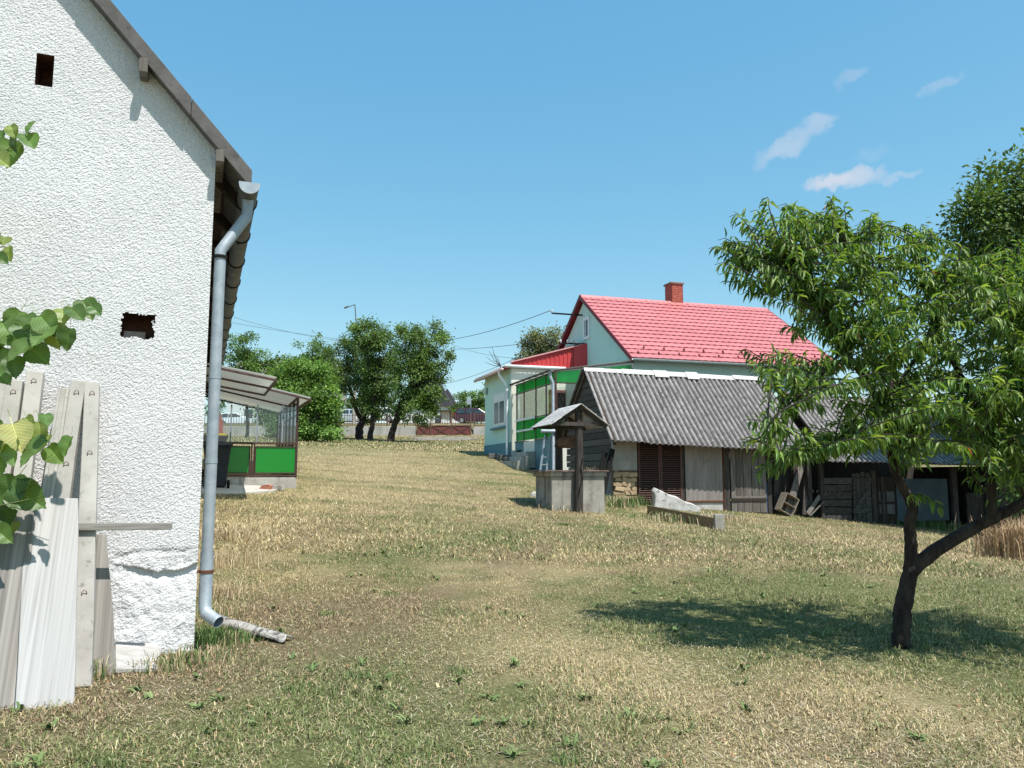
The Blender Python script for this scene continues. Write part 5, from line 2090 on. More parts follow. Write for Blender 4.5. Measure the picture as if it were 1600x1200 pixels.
# wing roof: tiled slope rising to the gable, red sheet on its flank
OVW = .36
kW = (zRT - zWE) / -UWG
nwc = 9
ue, ze = UWG - OVW, zWE - OVW * kW + .06
m = MB()
m.prism([H(ue, VW0 - .12, ze), H(0, VW0 - .12, ze + kW * -ue), H(0, VW0 - .12, ze + kW * -ue - .1), H(ue, VW0 - .12, ze - .09)], HD * (VW1 - VW0 + .45))
wroof = m.build('wing_roof', MAROON, gh)
sl2 = (H(0, 0, kW * -ue) - H(ue, 0, 0)) / nwc
nr2 = Vector((0, 0, 1))
m = MB()
WL_ = VW1 - VW0 + .4
nw2 = int(WL_ / .21 * 6)
vs = []
for i in range(nw2 + 1):
    x = WL_ * i / nw2
    w = (.5 + .5 * math.cos(2 * math.pi * x / .21)) ** 1.4
    for (ff, lf) in ((1.0, .0), (.05, .03), (-.04, .032), (-.04, .0)):
        vs.append(HD * x + sl2 * ff + nr2 * (lf + w * .02 + .012))
m.add(vs, [(i * 4 + j, i * 4 + j + 1, i * 4 + 5 + j, i * 4 + 4 + j) for i in range(nw2) for j in range(3)])
c2 = m.mesh('tile_course', REDT, True)
for k in range(nwc):
    p = H(ue, VW0 - .1, ze) + sl2 * k
    piece('tile_course', c2, wroof, Matrix.Translation(p))
# trapezoid sheet flank
ft = [HV(799, 566, VW0 - .16), HV(917, 537.5, VW0 - .16), HV(895, 575, VW0 - .16)]
ub = ft[0][0]


def flank_top(u):
    return ft[0][1] + (ft[1][1] - ft[0][1]) * (u - ft[0][0]) / (ft[1][0] - ft[0][0])


zfb = HV(850, 573, VW0 - .16)[1]
nst = 17
us_ = [ub + (-.02 - ub) * k / nst for k in range(nst + 1)]
for k in range(nst):
    a, b = us_[k], us_[k + 1]
    m = MB()
    m.prism([H(a, VW0 - .16, zfb), H(a, VW0 - .16, max(flank_top(a), zfb + .01)), H(b, VW0 - .16, max(flank_top(b), zfb + .02)), H(b, VW0 - .16, zfb)], HD * .03)
    m.slab(H(a - .012, VW0 - .185, zfb + .002), HR * .045, HD * .0248, (0, 0, max(flank_top(a) - zfb - .01, .01)))
    m.build('sheet_strip', REDS, wroof)
m = MB()
m.beam(H(ub - .05, VW0 - .2, flank_top(ub) + .0), H(0, VW0 - .2, flank_top(0) + .02), .12, .05)
m.build('edge_trim', pmat('pale_red_trim', (.62, .30, .30), (.68, .36, .35), 4, .5, .03, 60), wroof)
# darker return toward the yard
rv0 = HU(917, 545, -.02)[0]
m = MB()
ur = HV(896, 560, VW0 - .16)[0]
m.prism([H(ur, VW0 - .19, zfb - .02), H(ur, VW0 - .19, flank_top(ur)), H(-.02, rv0, flank_top(-.02) + .02), H(-.02, rv0, zfb + .12)], HR * .03 + HD * .0)
m.build('sheet_return', REDS, wroof)
# wing gutters and downpipe
m = MB()
m.tube([H(ue - .03, VW1 + .3, ze - .05), H(ue - .03, VW0 - .2, ze - .05)], .06, 10)
m.build('gutter', pmat('pinkish_gutter', (.55, .43, .40), (.62, .5, .46), 4, .5, .05, 60), wroof, smooth=True)
m = MB()
m.tube([H(UWG - .3, VW0 - .22, zfb - .04), H(-.9, VW0 - .22, zfb - .04)], .06, 10)
m.build('gutter', WHITE, wroof, smooth=True)
zft = HG(UWG, VW0)
m = MB()
m.tube([H(ue - .03, VW0 + .25, ze - .08), H(ue - .03, VW0 + .25, ze - .22), H(UWG - .10, VW0 + .18, ze - .62), H(UWG - .08, VW0 + .16, ze - .8), H(UWG - .08, VW0 + .16, zft + .15), H(UWG - .2, VW0 + .08, zft + .02)], .055, 12)
m.build('downpipe', WHITE, gh, auto=40)

# ---- the veranda
UV, VV0, VV1 = -3.0, -.1, 4.25
zv0 = HU(806, 601, UV)[1]
zsl = HU(840, 687, UV)[1]
zgl = HU(840, 651, UV)[1]
zgb = HG(UV, 2) - .7
vr = thing
CREAM = pmat('cream_wall', (.70, .69, .60), (.76, .75, .67), 2, .9, .1, 60, spots=((.5, .47, .4), 5, .62, .75))
m = MB()
m.slab(H(UWG + .03, VW0 - .045, zwf), HR * 3.1, HD * .04, (0, 0, zfb - zwf - .10))
m.build('inner_wall', CREAM, gh)
m = MB()
m.slab(H(-.05, VV0 + .02, zgb), HR * .045, HD * (VV1 - VV0), (0, 0, zfb - zgb - .2))
m.build('inner_wall', CREAM, gh)
m = MB()
m.slab(H(UV + .05, VV0 + .06, zgb), HR * 2.9, HD * 4.2, (0, 0, zsl - zgb - .45))
m.build('floor_slab', MAT['concrete'], gh)
# brown door on the inner wall
du0, dz0 = HV(858, 690, VW0 - .05)
du1, dz1 = HV(880, 610, VW0 - .05)
m = MB()
m.slab(H(du0, VW0 - .09, zsl - .45), HR * (du1 - du0 + .1), HD * .04, (0, 0, dz1 - zsl + .45))
door = m.build('door', pmat('brown_door', (.16, .05, .03), (.24, .085, .055), 3, .6, .2, 30, (8, 8, 1)), gh)
m = MB()
m.slab(H(du0 + .35, VW0 - .10, zsl - .4), HR * (du1 - du0 - .3), HD * .02, (0, 0, dz1 - zsl + .3))
m.build('door_opening', MAT['dark'], door)
VGREEN = glassmat('green_glass', (.12, .70, .28), .06, .1, body=((.03, .46, .10), .62))
PANE = glassmat('veranda_glass', (.95, .98, .96), .06, .03)
# base wall: plinth, steps and riser
vs_ = [HU(px, 690, UV)[0] for px in (806, 818, 836, 869)]
m = MB()
m.slab(H(UV - .02, vs_[1], zgb), HR * .22, HD * (VV1 - vs_[1]), (0, 0, zsl - zgb - .02))
m.build('base_wall', MINTP, gh)
m = MB()
m.slab(H(UV + .0, vs_[2], zgb), HR * .2, HD * (vs_[1] - vs_[2] - .004), (0, 0, zsl - zgb - .02))
m.build('base_wall', CREAM, gh)
m = MB()
m.slab(H(UV - .02, VV0, zgb), HR * .22, HD * (vs_[2] - VV0 - .004), (0, 0, zsl - zgb - .02))
m.build('base_wall', MINTP, gh)
m = MB()
m.slab(H(UV + .21, VV0 - .01, zgb), HR * 2.7, HD * .18, (0, 0, zsl - zgb - .02))
m.build('base_wall', CREAM, gh)
m = MB()
m.slab(H(UV - .045, VV0 - .03, zsl - .02), HR * .27, HD * (vs_[2] - VV0), (0, 0, .05))
m.build('ledge', MAT['galv_old'], gh)
m = MB()
m.slab(H(UV - .045, vs_[1], zsl - .02), HR * .27, HD * (VV1 - vs_[1]), (0, 0, .05))
m.build('ledge', MAT['galv_old'], gh)
m = MB()
c_v, c_z = HU(812, 712, UV)
m.slab(H(UV - .03, c_v - .3, HG(UV, c_v) + .02), HR * .02, HD * .6, (0, 0, .42))
m.build('cellar_hatch', MAT['dark'], gh)
for k in range(3):
    m = MB()
    zt_ = HG(UV, (vs_[1] + vs_[2]) / 2) + .52 - k * .17
    m.slab(H(UV - .3 - k * .28, vs_[2] - .1 - k * .1, zt_ - .6), HR * .28, HD * (vs_[1] - vs_[2] + .25 + .15 * k), (0, 0, .6))
    m.build('step', MAT['concrete'], gh, bevel=.012)
# posts, bands and panes along the yard side
pv = [HU(px, 640, UV)[0] for px in (807.5, 819, 837.5, 853.5, 868.5)]


def vbar(p, q, w=.045, name='post', mat=None):
    mm = MB()
    mm.beam(p, q, w, w)
    return mm.build(name, mat or MAT['iron'], gh)


zgt = HU(869, 597, UV)[1]                 # lower edge of the green top band at the near end
for k in range(5):
    vbar(H(UV, pv[k], zsl + .02), H(UV, pv[k], zv0 - .02), .05 if k < 4 else .07)
for zz in (zgt, zgl, zv0 - .03):
    vbar(H(UV, VV1, zz), H(UV, VV0, zz), .04, 'rail')
for k in range(4):
    a, b = pv[k + 1] + .03, pv[k] - .03
    for (z0, z1, mat, nm) in ((zgt + .03, zv0 - .06, VGREEN, 'green_pane'), (zgl + .03, zgt - .03, PANE, 'glass_pane'), (zsl + .04, zgl - .03, VGREEN, 'green_pane')):
        m = MB()
        m.slab(H(UV - .004, a, z0), HR * .008, HD * (b - a), (0, 0, z1 - z0))
        m.build(nm, mat, gh)
for k in (0, 1):
    zz = (zsl + zgl) / 2
    vbar(H(UV - .01, pv[k + 1] + .03, zz), H(UV - .01, pv[k] - .03, zz), .07, 'rail', WHITE)
    vbar(H(UV - .01, pv[k + 1] + .03, zgl + .0), H(UV - .01, pv[k] - .03, zgl + .0), .08, 'rail', WHITE)
# front face toward the camera
uf = [UV, -1.9, -1.0, -.06]
for k in range(3):
    vbar(H(uf[k + 1], VV0, zsl), H(uf[k + 1], VV0, zv0 + .1 + .05 * k), .05)
    for (z0, z1, mat, nm) in ((zgt + .02, zv0 - .03 + .12 * k, VGREEN, 'green_pane'), (zgl + .03, zgt - .03, PANE, 'glass_pane')):
        m = MB()
        m.prism([H(uf[k] + .03, VV0, z0), H(uf[k + 1] - .03, VV0, z0), H(uf[k + 1] - .03, VV0, z1 + (.12 if nm == 'green_pane' else 0)), H(uf[k] + .03, VV0, z1)], HD * .008)
        m.build(nm, mat, gh)
    m = MB()
    m.slab(H(uf[k] + .03, VV0, zsl + .04), HR * (uf[k + 1] - uf[k] - .06), HD * .008, (0, 0, zgl - zsl - .06))
    m.build('green_pane', VGREEN, gh)
for zz in (zgt, zgl):
    vbar(H(UV, VV0, zz), H(0, VV0, zz), .04, 'rail')
# sheet roof of the veranda and its bracketed gutter
m = MB()
m.sheet(lambda a, b: H(UV - .12 + (3.1) * a, VV0 - .12 + (VV1 - VV0 + .1) * b, zv0 + .02 + .50 * a + .003 * math.sin(b * 60)), 2, 150)
m.build('veranda_roof', glassmat('clear_ribbed_roof', (.92, .95, .92), .05, .3, body=((.8, .8, .74), .2)), gh)
m = MB()
vbar(H(UV, VV0, zv0), H(0, VV0, zv0 + .45), .05, 'rail')
n = 8
prof = [(UV - .16 + .06 * math.cos(math.pi * (1 + k / n)), zv0 + .03 + .06 * math.sin(math.pi * (1 + k / n))) for k in range(n + 1)]
m.prism([H(u, VV0 - .15, z) for u, z in prof], HD * (VV1 - VV0 + .35))
vg = m.build('gutter', MAT['galv_old'], gh)
for k in range(7):
    m = MB()
    v = VV0 + .1 + k * .7
    m.tube([H(UV - .16 + .068 * math.cos(math.pi * (1 + j / 6)), v, zv0 + .03 + .068 * math.sin(math.pi * (1 + j / 6))) for j in range(7)], .012, 5)
    m.build('bracket', MAT['dark'], vg)
m = MB()
zgn = HG(UV, VV0)
m.tube([H(UV - .16, VV0 - .02, zv0 - .02), H(UV - .16, VV0 - .02, zv0 - .2), H(UV - .09, VV0 - .10, zv0 - .42), H(UV - .09, VV0 - .10, zgn + .22), H(UV - .14, VV0 - .16, zgn + .1), H(UV - .4, VV0 - .2, zgn + .05)], .055, 12)
m.build('downpipe', MAT['galv'], gh, auto=40)
m = MB()
m.tube([H(UV - .55, VV0 - .16, HU(856, 676, UV)[1]), H(UV + .1, VV0 - .16, HU(856, 676, UV)[1])], .06, 12)
m.build('pipe_stub', MAT['galv'], gh)
# a light ladder leaning on the veranda base
la, lb = P(848, 736, 26.6), P(856, 680, 26.9)
la.z = float(gz(la.x, la.y))
lad = thing('ladder', 'light grey ladder leaning on the veranda base', 'ladder', la)
for s_ in (-.12, .12):
    m = MB()
    m.beam(la + HR * s_, lb + HR * s_ * .8, .06, .035)
    m.build('rail', MAT['galv'], lad)
for k in range(5):
    f = .12 + k * .18
    m = MB()
    m.beam(la.lerp(lb, f) - HR * .11, la.lerp(lb, f) + HR * .11, .03, .03)
    m.build('rung', MAT['galv'], lad)
# a few old blocks by the wing
for k, (px, py, s_) in enumerate(((772, 716, .3), (786, 718, .35), (796, 722, .3), (833, 728, .4))):
    g_ = G(px, py)
    m = MB()
    m.box(g_ + Vector((0, 0, .08)), (s_ * 1.4, s_, .2), Matrix.Rotation(.4 * k, 3, 'Z'))
    tag(m.build('stone_block', pmat('dark_block', (.10, .095, .085), (.19, .18, .16), 5, .95, .4, 30) if 'dark_block' not in bpy.data.materials else bpy.data.materials['dark_block'], bevel=.03),
        ['dark stone lying nearest the far corner of the mint wall', 'dark stone under the window of the mint wing', 'dark stone at the foot of the white downpipe', 'flat dark stone near the veranda steps'][k], 'stone', 'stones by the green house')

# ================================================================== trees
def unit(v):
    return v / np.maximum(np.linalg.norm(v, axis=-1, keepdims=True), 1e-9)


# the template of a narrow folded leaf: x across, y to the tip, z up
LEAF_V = np.array([(0, 0, 0), (-.5, .38, .10), (0, .42, -.02), (.5, .38, .10), (-.36, .72, -.02), (0, .75, -.12), (.36, .72, -.02), (0, 1, -.30)])
LEAF_F = np.array([(0, 2, 1), (0, 3, 2), (1, 2, 5), (1, 5, 4), (2, 3, 6), (2, 6, 5), (4, 5, 7), (5, 6, 7)])


def leaves_np(pos, tipd, nrm, L, Wd, cols):
    """many leaves as arrays"""
    t = unit(tipd)
    n = unit(nrm - t * np.sum(nrm * t, -1, keepdims=True))
    x = np.cross(t, n)
    tv = LEAF_V
    V = (pos[:, None, :] + x[:, None, :] * (tv[None, :, 0:1] * Wd[:, None, None]) + t[:, None, :] * (tv[None, :, 1:2] * L[:, None, None])
         + n[:, None, :] * (tv[None, :, 2:3] * L[:, None, None]))
    k = len(tv)
    Fc = (np.arange(len(pos))[:, None, None] * k + LEAF_F[None]).reshape(-1, 3)
    return V.reshape(-1, 3), Fc, np.repeat(cols, k, 0)


BARK = pmat('dark_bark', (.018, .013, .011), (.065, .05, .042), 5, .95, 1.0, 14, (3, 3, 1), dist=.03, spots=((.15, .13, .12), 9, .60, .70))
BARK2 = pmat('grey_bark', (.05, .042, .035), (.11, .095, .08), 4, .95, .8, 12, (3, 3, .8), dist=.02)
MAT['peach_leaf'] = leafmat('peach_leaf', (1, 1, 1), .40, .38, .2)
MAT['tree_leaf'] = leafmat('tree_leaf', (1, 1, 1), .30, .55, 0)

# ------------------------------------------------------------------ the peach tree
pbase = G(1408, 1010)
peach = thing('fruit_tree', 'slender dark-trunked fruit tree with narrow drooping leaves at the right', 'tree', pbase)
Yp = pbase.y


def pl(pts, y0, y1):
    n = len(pts)
    return [P(px, py, y0 + (y1 - y0) * i / (n - 1)) for i, (px, py) in enumerate(pts)]


trunk = [Vector((pbase.x, pbase.y, pbase.z - .08))] + pl([(1408, 1000), (1410, 960), (1418, 915), (1425, 882)], Yp, Yp)
limbs = [
    (pl([(1424, 890), (1423, 850), (1421, 820), (1425, 792), (1408, 757), (1394, 722), (1388, 670), (1362, 610), (1315, 540), (1275, 470), (1222, 400)], Yp, Yp - .25), .055, .012),
    (pl([(1388, 675), (1392, 600), (1372, 500), (1335, 400), (1310, 350)], Yp - .1, Yp + .35), .028, .006),
    (pl([(1318, 545), (1280, 590), (1240, 625), (1200, 660)], Yp - .15, Yp - .7), .016, .004),
    (pl([(1422, 893), (1460, 862), (1530, 820), (1590, 790), (1660, 745), (1720, 650), (1745, 520)], Yp, Yp - .2), .066, .02),
    (pl([(1550, 808), (1547, 745), (1546, 700), (1566, 655), (1592, 610), (1602, 540), (1592, 455)], Yp - .08, Yp - .35), .040, .008),
    (pl([(1562, 662), (1510, 600), (1465, 520), (1440, 430), (1436, 370)], Yp - .1, Yp + .25), .028, .006),
    (pl([(1388, 690), (1340, 690), (1290, 700), (1240, 715)], Yp - .05, Yp - .6), .016, .004),
    (pl([(1600, 600), (1640, 560), (1680, 480), (1700, 400)], Yp - .2, Yp + .2), .025, .006),
    (pl([(1392, 620), (1430, 560), (1480, 470), (1500, 420)], Yp - .05, Yp + .8), .022, .005),
    (pl([(1600, 780), (1590, 740), (1575, 700), (1540, 690)], Yp - .1, Yp - .6), .016, .004)]
m = MB()


def dense(pts, r0, r1, n=4, wob=.010):
    """a smooth limb through the points with uneven girth"""
    out, rs = [], []
    k = len(pts)
    for i in range(k - 1):
        p0, p1, p2, p3 = pts[max(i - 1, 0)], pts[i], pts[i + 1], pts[min(i + 2, k - 1)]
        for j in range(n if i < k - 2 else n + 1):
            t_ = j / n
            q = .5 * ((2 * p1) + (p2 - p0) * t_ + (2 * p0 - 5 * p1 + 4 * p2 - p3) * t_ ** 2 + (3 * p1 - p0 - 3 * p2 + p3) * t_ ** 3)
            f = (i + t_) / (k - 1)
            r = r0 + (r1 - r0) * f
            out.append(q + Vector([random.uniform(-1, 1) * wob * r / .1 for _ in range(3)]))
            rs.append(r * random.uniform(.95, 1.05))
    return out, rs


a, b = dense(trunk, .078, .060, 6)
b[:6] = [r * (1.3 - .06 * i) for i, r in enumerate(b[:6])]
m.tube(a, b, 14)
tr_o = m.build('trunk', BARK, peach, smooth=True)
for v_ in tr_o.data.vertices:
    v_.co += v_.normal * random.uniform(-.0035, .0035)
skel = []
for (pts, r0, r1) in limbs:
    a, b = dense(pts, r0, r1, 4)
    mm = MB()
    mm.tube(a, b, 10)
    lo_ = mm.build('limb', BARK, peach, smooth=True)
    for v_ in lo_.data.vertices:
        v_.co += v_.normal * random.uniform(-.05, .05) * r0
    for q, r in zip(a, b):
        skel.append((q, r))
SK = np.array([q for q, r in skel[6:]])
blobs = [(1205, 405, 6.75, 78, 78, .6, 24), (1245, 365, 6.7, 60, 50, .5, 12), (1325, 425, 6.7, 105, 100, .9, 34), (1450, 470, 6.65, 110, 105, 1.1, 38), (1570, 490, 6.6, 110, 105, 1.1, 36), (1370, 570, 6.6, 115, 85, 1.0, 30),
         (1510, 610, 6.5, 120, 90, 1.0, 34), (1215, 565, 6.2, 42, 32, .3, 7), (1240, 700, 6.15, 50, 38, .35, 8), (1320, 665, 6.3, 70, 55, .6, 15), (1180, 695, 6.1, 14, 18, .2, 2),
         (1420, 670, 6.4, 80, 50, .8, 12), (1580, 715, 6.2, 55, 45, .5, 10), (1660, 680, 6.5, 80, 100, .9, 18), (1700, 520, 6.6, 120, 140, 1.2, 26), (1590, 600, 6.2, 70, 60, .7, 12),
         (1300, 335, 6.7, 20, 30, .3, 5), (1365, 350, 6.7, 22, 30, .3, 5), (1440, 375, 6.7, 30, 30, .4, 5), (1600, 420, 6.6, 60, 40, .5, 8), (1460, 795, 6.25, 14, 12, .1, 1), (1490, 690, 6.4, 90, 40, .9, 14), (1560, 640, 6.7, 90, 60, .9, 14), (1430, 620, 6.8, 80, 60, .9, 12), (1640, 600, 6.6, 80, 80, .9, 12), (1280, 500, 6.8, 60, 50, .7, 10), (1150, 385, 6.75, 26, 26, .25, 5), (1770, 520, 6.4, 110, 140, 1.0, 30), (1800, 640, 6.0, 110, 90, .9, 22)]
tw = MB()
lp, lt_, ln_, lL, lW, lc = [], [], [], [], [], []
rg = random.Random(11)
CC = [(.13, .235, .05), (.16, .27, .06), (.20, .315, .08), (.10, .195, .046), (.28, .375, .105)]
UPS = [(1200, 308, 1225, 390), (1182, 328, 1215, 395), (1228, 318, 1240, 400), (1150, 335, 1195, 400), (1118, 385, 1170, 425), (1132, 372, 1180, 420), (1300, 312, 1305, 400), (1290, 330, 1300, 400),
       (1318, 322, 1315, 400), (1362, 332, 1365, 420), (1380, 345, 1375, 420), (1345, 350, 1350, 430), (1440, 350, 1440, 430), (1425, 365, 1435, 430), (1458, 362, 1450, 440), (1505, 385, 1500, 450),
       (1545, 392, 1545, 460), (1590, 378, 1590, 460), (1605, 372, 1600, 450), (1262, 345, 1270, 420), (1400, 385, 1400, 450), (1480, 395, 1480, 460), (1570, 385, 1570, 450),
       (1165, 545, 1230, 590), (1180, 560, 1240, 600), (1170, 655, 1240, 680), (1165, 690, 1230, 690), (1190, 735, 1250, 705), (1210, 740, 1260, 710), (1128, 410, 1190, 440), (1140, 440, 1200, 460)]
targets = []
for (px, py, yy, rx, ry, rY, n) in blobs:
    for k in range(int(n * 1.38) if n > 2 else n):
        while True:
            v = Vector((rg.uniform(-1, 1), rg.uniform(-1, 1), rg.uniform(-1, 1)))
            if v.length < 1:
                break
        tip = P(px + v.x * rx, py + v.y * ry, yy + v.z * rY)
        ds = np.linalg.norm(SK - np.array(tip), axis=1)
        cand = np.argsort(ds + .35 * np.maximum(0, SK[:, 2] - tip.z))[:8]
        targets.append((tip, Vector(SK[cand[rg.randrange(0, 8)]])))
for (x0, y0, x1, y1) in UPS:                  # young shoots standing out of the crown
    yy = 6.65 + rg.uniform(-.3, .3)
    targets.append((P(x0, y0, yy), P(x1, y1, yy)))
if True:
    for (tip, src) in targets:
        d = tip - src
        ln = d.length
        mid = src + d * .5 + Vector((rg.uniform(-.1, .1), rg.uniform(-.1, .1), .12 * ln + rg.uniform(-.03, .08)))
        droop = Vector((d.x, d.y, 0))
        droop = droop.normalized() * .06 if droop.length > 1e-3 else Vector((.05, 0, 0))
        end = tip + droop + Vector((0, 0, -.02))
        pts = []
        for j in range(9):
            t_ = j / 8
            p = src * (1 - t_) ** 2 + mid * 2 * t_ * (1 - t_) + tip * t_ ** 2
            pts.append(p)
        pts.append(end)
        tw.tube(pts, [.007 * (1 - .085 * j) + .001 for j in range(10)], 5, False)
        # leaves along the outer part of the shoot
        L0 = max(0, 1 - .85 / max(ln, .2))
        nl = int(min(ln * .9, .85) / .0155) + 6
        shade = rg.uniform(.8, 1.2)
        for q in range(nl):
            t_ = L0 + (1 - L0) * (q + rg.random()) / nl
            p = src * (1 - t_) ** 2 + mid * 2 * t_ * (1 - t_) + tip * t_ ** 2
            tang = (mid - src) * (1 - t_) + (tip - mid) * t_
            tang = tang.normalized() if tang.length > 1e-6 else Vector((0, 0, 1))
            an = rg.uniform(0, 2 * math.pi)
            s1 = tang.orthogonal().normalized()
            s2 = tang.cross(s1)
            rad = s1 * math.cos(an) + s2 * math.sin(an)
            td = tang * rg.uniform(.15, .6) + rad * rg.uniform(.5, .9) + Vector((0, 0, -rg.uniform(.25, 1.0)))
            nr_ = Vector((0, 0, 1)) + rad * .5 + Vector((rg.uniform(-.5, .5), rg.uniform(-.5, .5), 0))
            L = rg.uniform(.075, .130)
            c_ = rg.choice(CC)
            f = shade * rg.uniform(.85, 1.15)
            if rg.random() < .0015:
                c_ = (.45, .16, .05)
            lp.append(p)
            lt_.append(td)
            ln_.append(nr_)
            lL.append(L)
            lW.append(L * rg.uniform(.17, .235))
            lc.append([x * f for x in c_])
tw.build('twigs', BARK2, peach, smooth=True)['kind'] = 'stuff'
lp, lt_, ln_, lL, lW, lc = (np.array(x) for x in (lp, lt_, ln_, lL, lW, lc))
# the leaves that show largest stand alone
size = lL / np.linalg.norm(lp - np.array((0, 0, EYE)), axis=1)
inframe = (np.abs(lp[:, 0] / lp[:, 1]) < .64)
order = np.argsort(-(size * inframe))
solo, rest = order[:300], order[300:]
v_, f_, c_ = leaves_np(lp[rest], lt_[rest], ln_[rest], lL[rest], lW[rest], lc[rest])
inv = np.array(frame(peach).inverted())
fo = link(bpy.data.objects.new('foliage', np_mesh('foliage', v_ + inv[:3, 3], f_, MAT['peach_leaf'], True, c_)), peach)
fo['kind'] = 'stuff'
PM = []
for cc in CC:
    me = np_mesh('leaf', LEAF_V * np.array((.205, 1, 1)), LEAF_F, MAT['peach_leaf'], True, np.tile(np.array(cc), (len(LEAF_V), 1)))
    PM.append(me)
for i in solo:
    t_ = Vector(lt_[i]).normalized()
    n_ = Vector(ln_[i])
    n_ = (n_ - t_ * n_.dot(t_)).normalized()
    x_ = t_.cross(n_)
    L = lL[i]
    p = lp[i]
    M = Matrix(((x_.x * L, t_.x * L, n_.x * L, p[0]), (x_.y * L, t_.y * L, n_.y * L, p[1]), (x_.z * L, t_.z * L, n_.z * L, p[2]), (0, 0, 0, 1)))
    piece('leaf', PM[rg.randrange(5)], peach, M)


# ------------------------------------------------------------------ other trees
def tree(name, label, base, trunks, blobs, nclump, nleaf, lsize, cols, group=None, spread=.38, seed=1, bark=None, skirt=0.0, narrow=.55):
    """trunks: list of (polyline, r0, r1); blobs: (x, y, z, rx, ry, rz) in the world"""
    rg_ = np.random.default_rng(seed)
    root = thing(name, label, 'tree', base, 0, group)
    m = MB()
    ends = []
    for (pts, r0, r1) in trunks:
        a, b = dense(pts, r0, r1, 4, .02)
        m.tube(a, b, 9)
        ends.append(pts[-1])
    m.build('trunk', bark or BARK2, root, smooth=True)
    B = np.array(blobs)
    vol = B[:, 3] * B[:, 4] * B[:, 5]
    pick = rg_.choice(len(B), nclump, p=vol ** .75 / np.sum(vol ** .75))
    d = unit(rg_.normal(size=(nclump, 3)))
    rad = rg_.uniform(.25, 1.0, (nclump, 1)) ** .45
    ctr = B[pick, :3] + d * rad * B[pick, 3:]
    lb = MB()
    for i in range(0, nclump, max(1, nclump // 40)):
        e = min(ends, key=lambda q: (q - Vector(ctr[i])).length)
        q = Vector(ctr[i])
        lb.tube([e, e.lerp(q, .5) + Vector((0, 0, -.04 * (q - e).length)), q], [.05 * lsize / .16, .03 * lsize / .16, .01], 5, False)
    lb.build('limbs', bark or BARK2, root, smooth=True)['kind'] = 'stuff'
    per = nleaf // nclump
    idx = np.repeat(np.arange(nclump), per)
    n = len(idx)
    sp = spread * (B[pick, 3:].min(1) / B[:, 3:].mean()) ** .3
    off = rg_.normal(size=(n, 3)) * sp[idx][:, None] * np.array((1, 1, .75))
    pos = ctr[idx] + off
    tipd = unit(off + d[idx] * .4 + rg_.normal(size=(n, 3)) * .5 + np.array((0, 0, -.35)))
    nr_ = unit(rg_.normal(size=(n, 3)) * .6 + d[idx] * .5 + np.array((0, 0, .8)))
    tint = rg_.uniform(.6, 1.4, nclump)[idx][:, None]
    c = np.array(cols)[rg_.integers(0, len(cols), n)] * tint * rg_.uniform(.8, 1.2, (n, 1))
    L = rg_.uniform(.7, 1.25, n) * lsize
    t = tipd
    nn = unit(nr_ - t * np.sum(nr_ * t, -1, keepdims=True))
    x = np.cross(t, nn)
    w = (L * narrow / 2)[:, None]
    V = np.stack([pos, pos + t * (L * .5)[:, None] - x * w + nn * w * .3, pos + t * L[:, None], pos + t * (L * .5)[:, None] + x * w + nn * w * .3], 1).reshape(-1, 3)
    Fc = np.arange(4 * n).reshape(-1, 4)
    o = np.array(frame(root).inverted())[:3, 3]
    cr = link(bpy.data.objects.new('crown', np_mesh('crown', V + o, Fc, MAT['tree_leaf'], False, np.repeat(c, 4, 0))), root)
    cr['kind'] = 'stuff'
    return root


def pblob(px, py, Y, rx, ry, rY=None):
    p = P(px, py, Y)
    k = Y / F
    return (p.x, p.y, p.z, rx * k, rY if rY else rx * k, ry * k)


DEEP = [(.055, .10, .026), (.072, .122, .032), (.095, .145, .04), (.12, .175, .05)]
MIDG = [(.075, .13, .03), (.095, .16, .035), (.12, .19, .045), (.06, .11, .03)]
FRESH = [(.11, .20, .04), (.14, .235, .05), (.17, .27, .065), (.085, .16, .035)]
OLIVE = [(.13, .15, .075), (.16, .175, .09), (.10, .125, .055), (.20, .20, .11)]
DEEP, MIDG, FRESH, OLIVE = ([tuple(c * f for c in q) for q in L_] for L_, f in ((DEEP, 1.15), (MIDG, 1.35), (FRESH, 1.2), (OLIVE, 1.2)))
# the walnut behind the peach
wb = gp(16.9, 21.6)
k = []
for (px, py, rx, ry) in ((1600, 300, 62, 62), (1540, 355, 48, 55), (1620, 420, 110, 85), (1540, 440, 55, 50), (1720, 300, 120, 120), (1800, 420, 130, 130), (1660, 520, 140, 80), (1720, 600, 120, 80), (1520, 480, 30, 25)):
    k.append(pblob(px, py, 22.0, rx, ry))
tree('broadleaf_tree', 'dense dark green tree rising behind the fruit tree', wb, [([wb, wb + Vector((.1, 0, 1.6)), wb + Vector((.2, .2, 3.2)), P(1690, 430, 22)], .26, .12), ([wb + Vector((.1, 0, 1.8)), P(1640, 480, 21.8), P(1590, 380, 21.8)], .14, .05)],
     k, 380, 60000, .17, DEEP + MIDG, spread=.36, seed=5, narrow=.5)
# dark thicket right of the lean-to
tb = gp(14.2, 22.4)
tree('thicket', 'dark leafy thicket at the right edge beyond the lean-to', tb, [([tb, tb + Vector((.2, 0, 1.0)), tb + Vector((.3, .2, 2))], .08, .04)], [pblob(1610, 745, 21.5, 50, 55), pblob(1680, 700, 22, 80, 90)], 60, 9000, .13, DEEP, spread=.35, seed=6)

# the three trees before the fence
gt = 'trees on the lawn before the street fence'


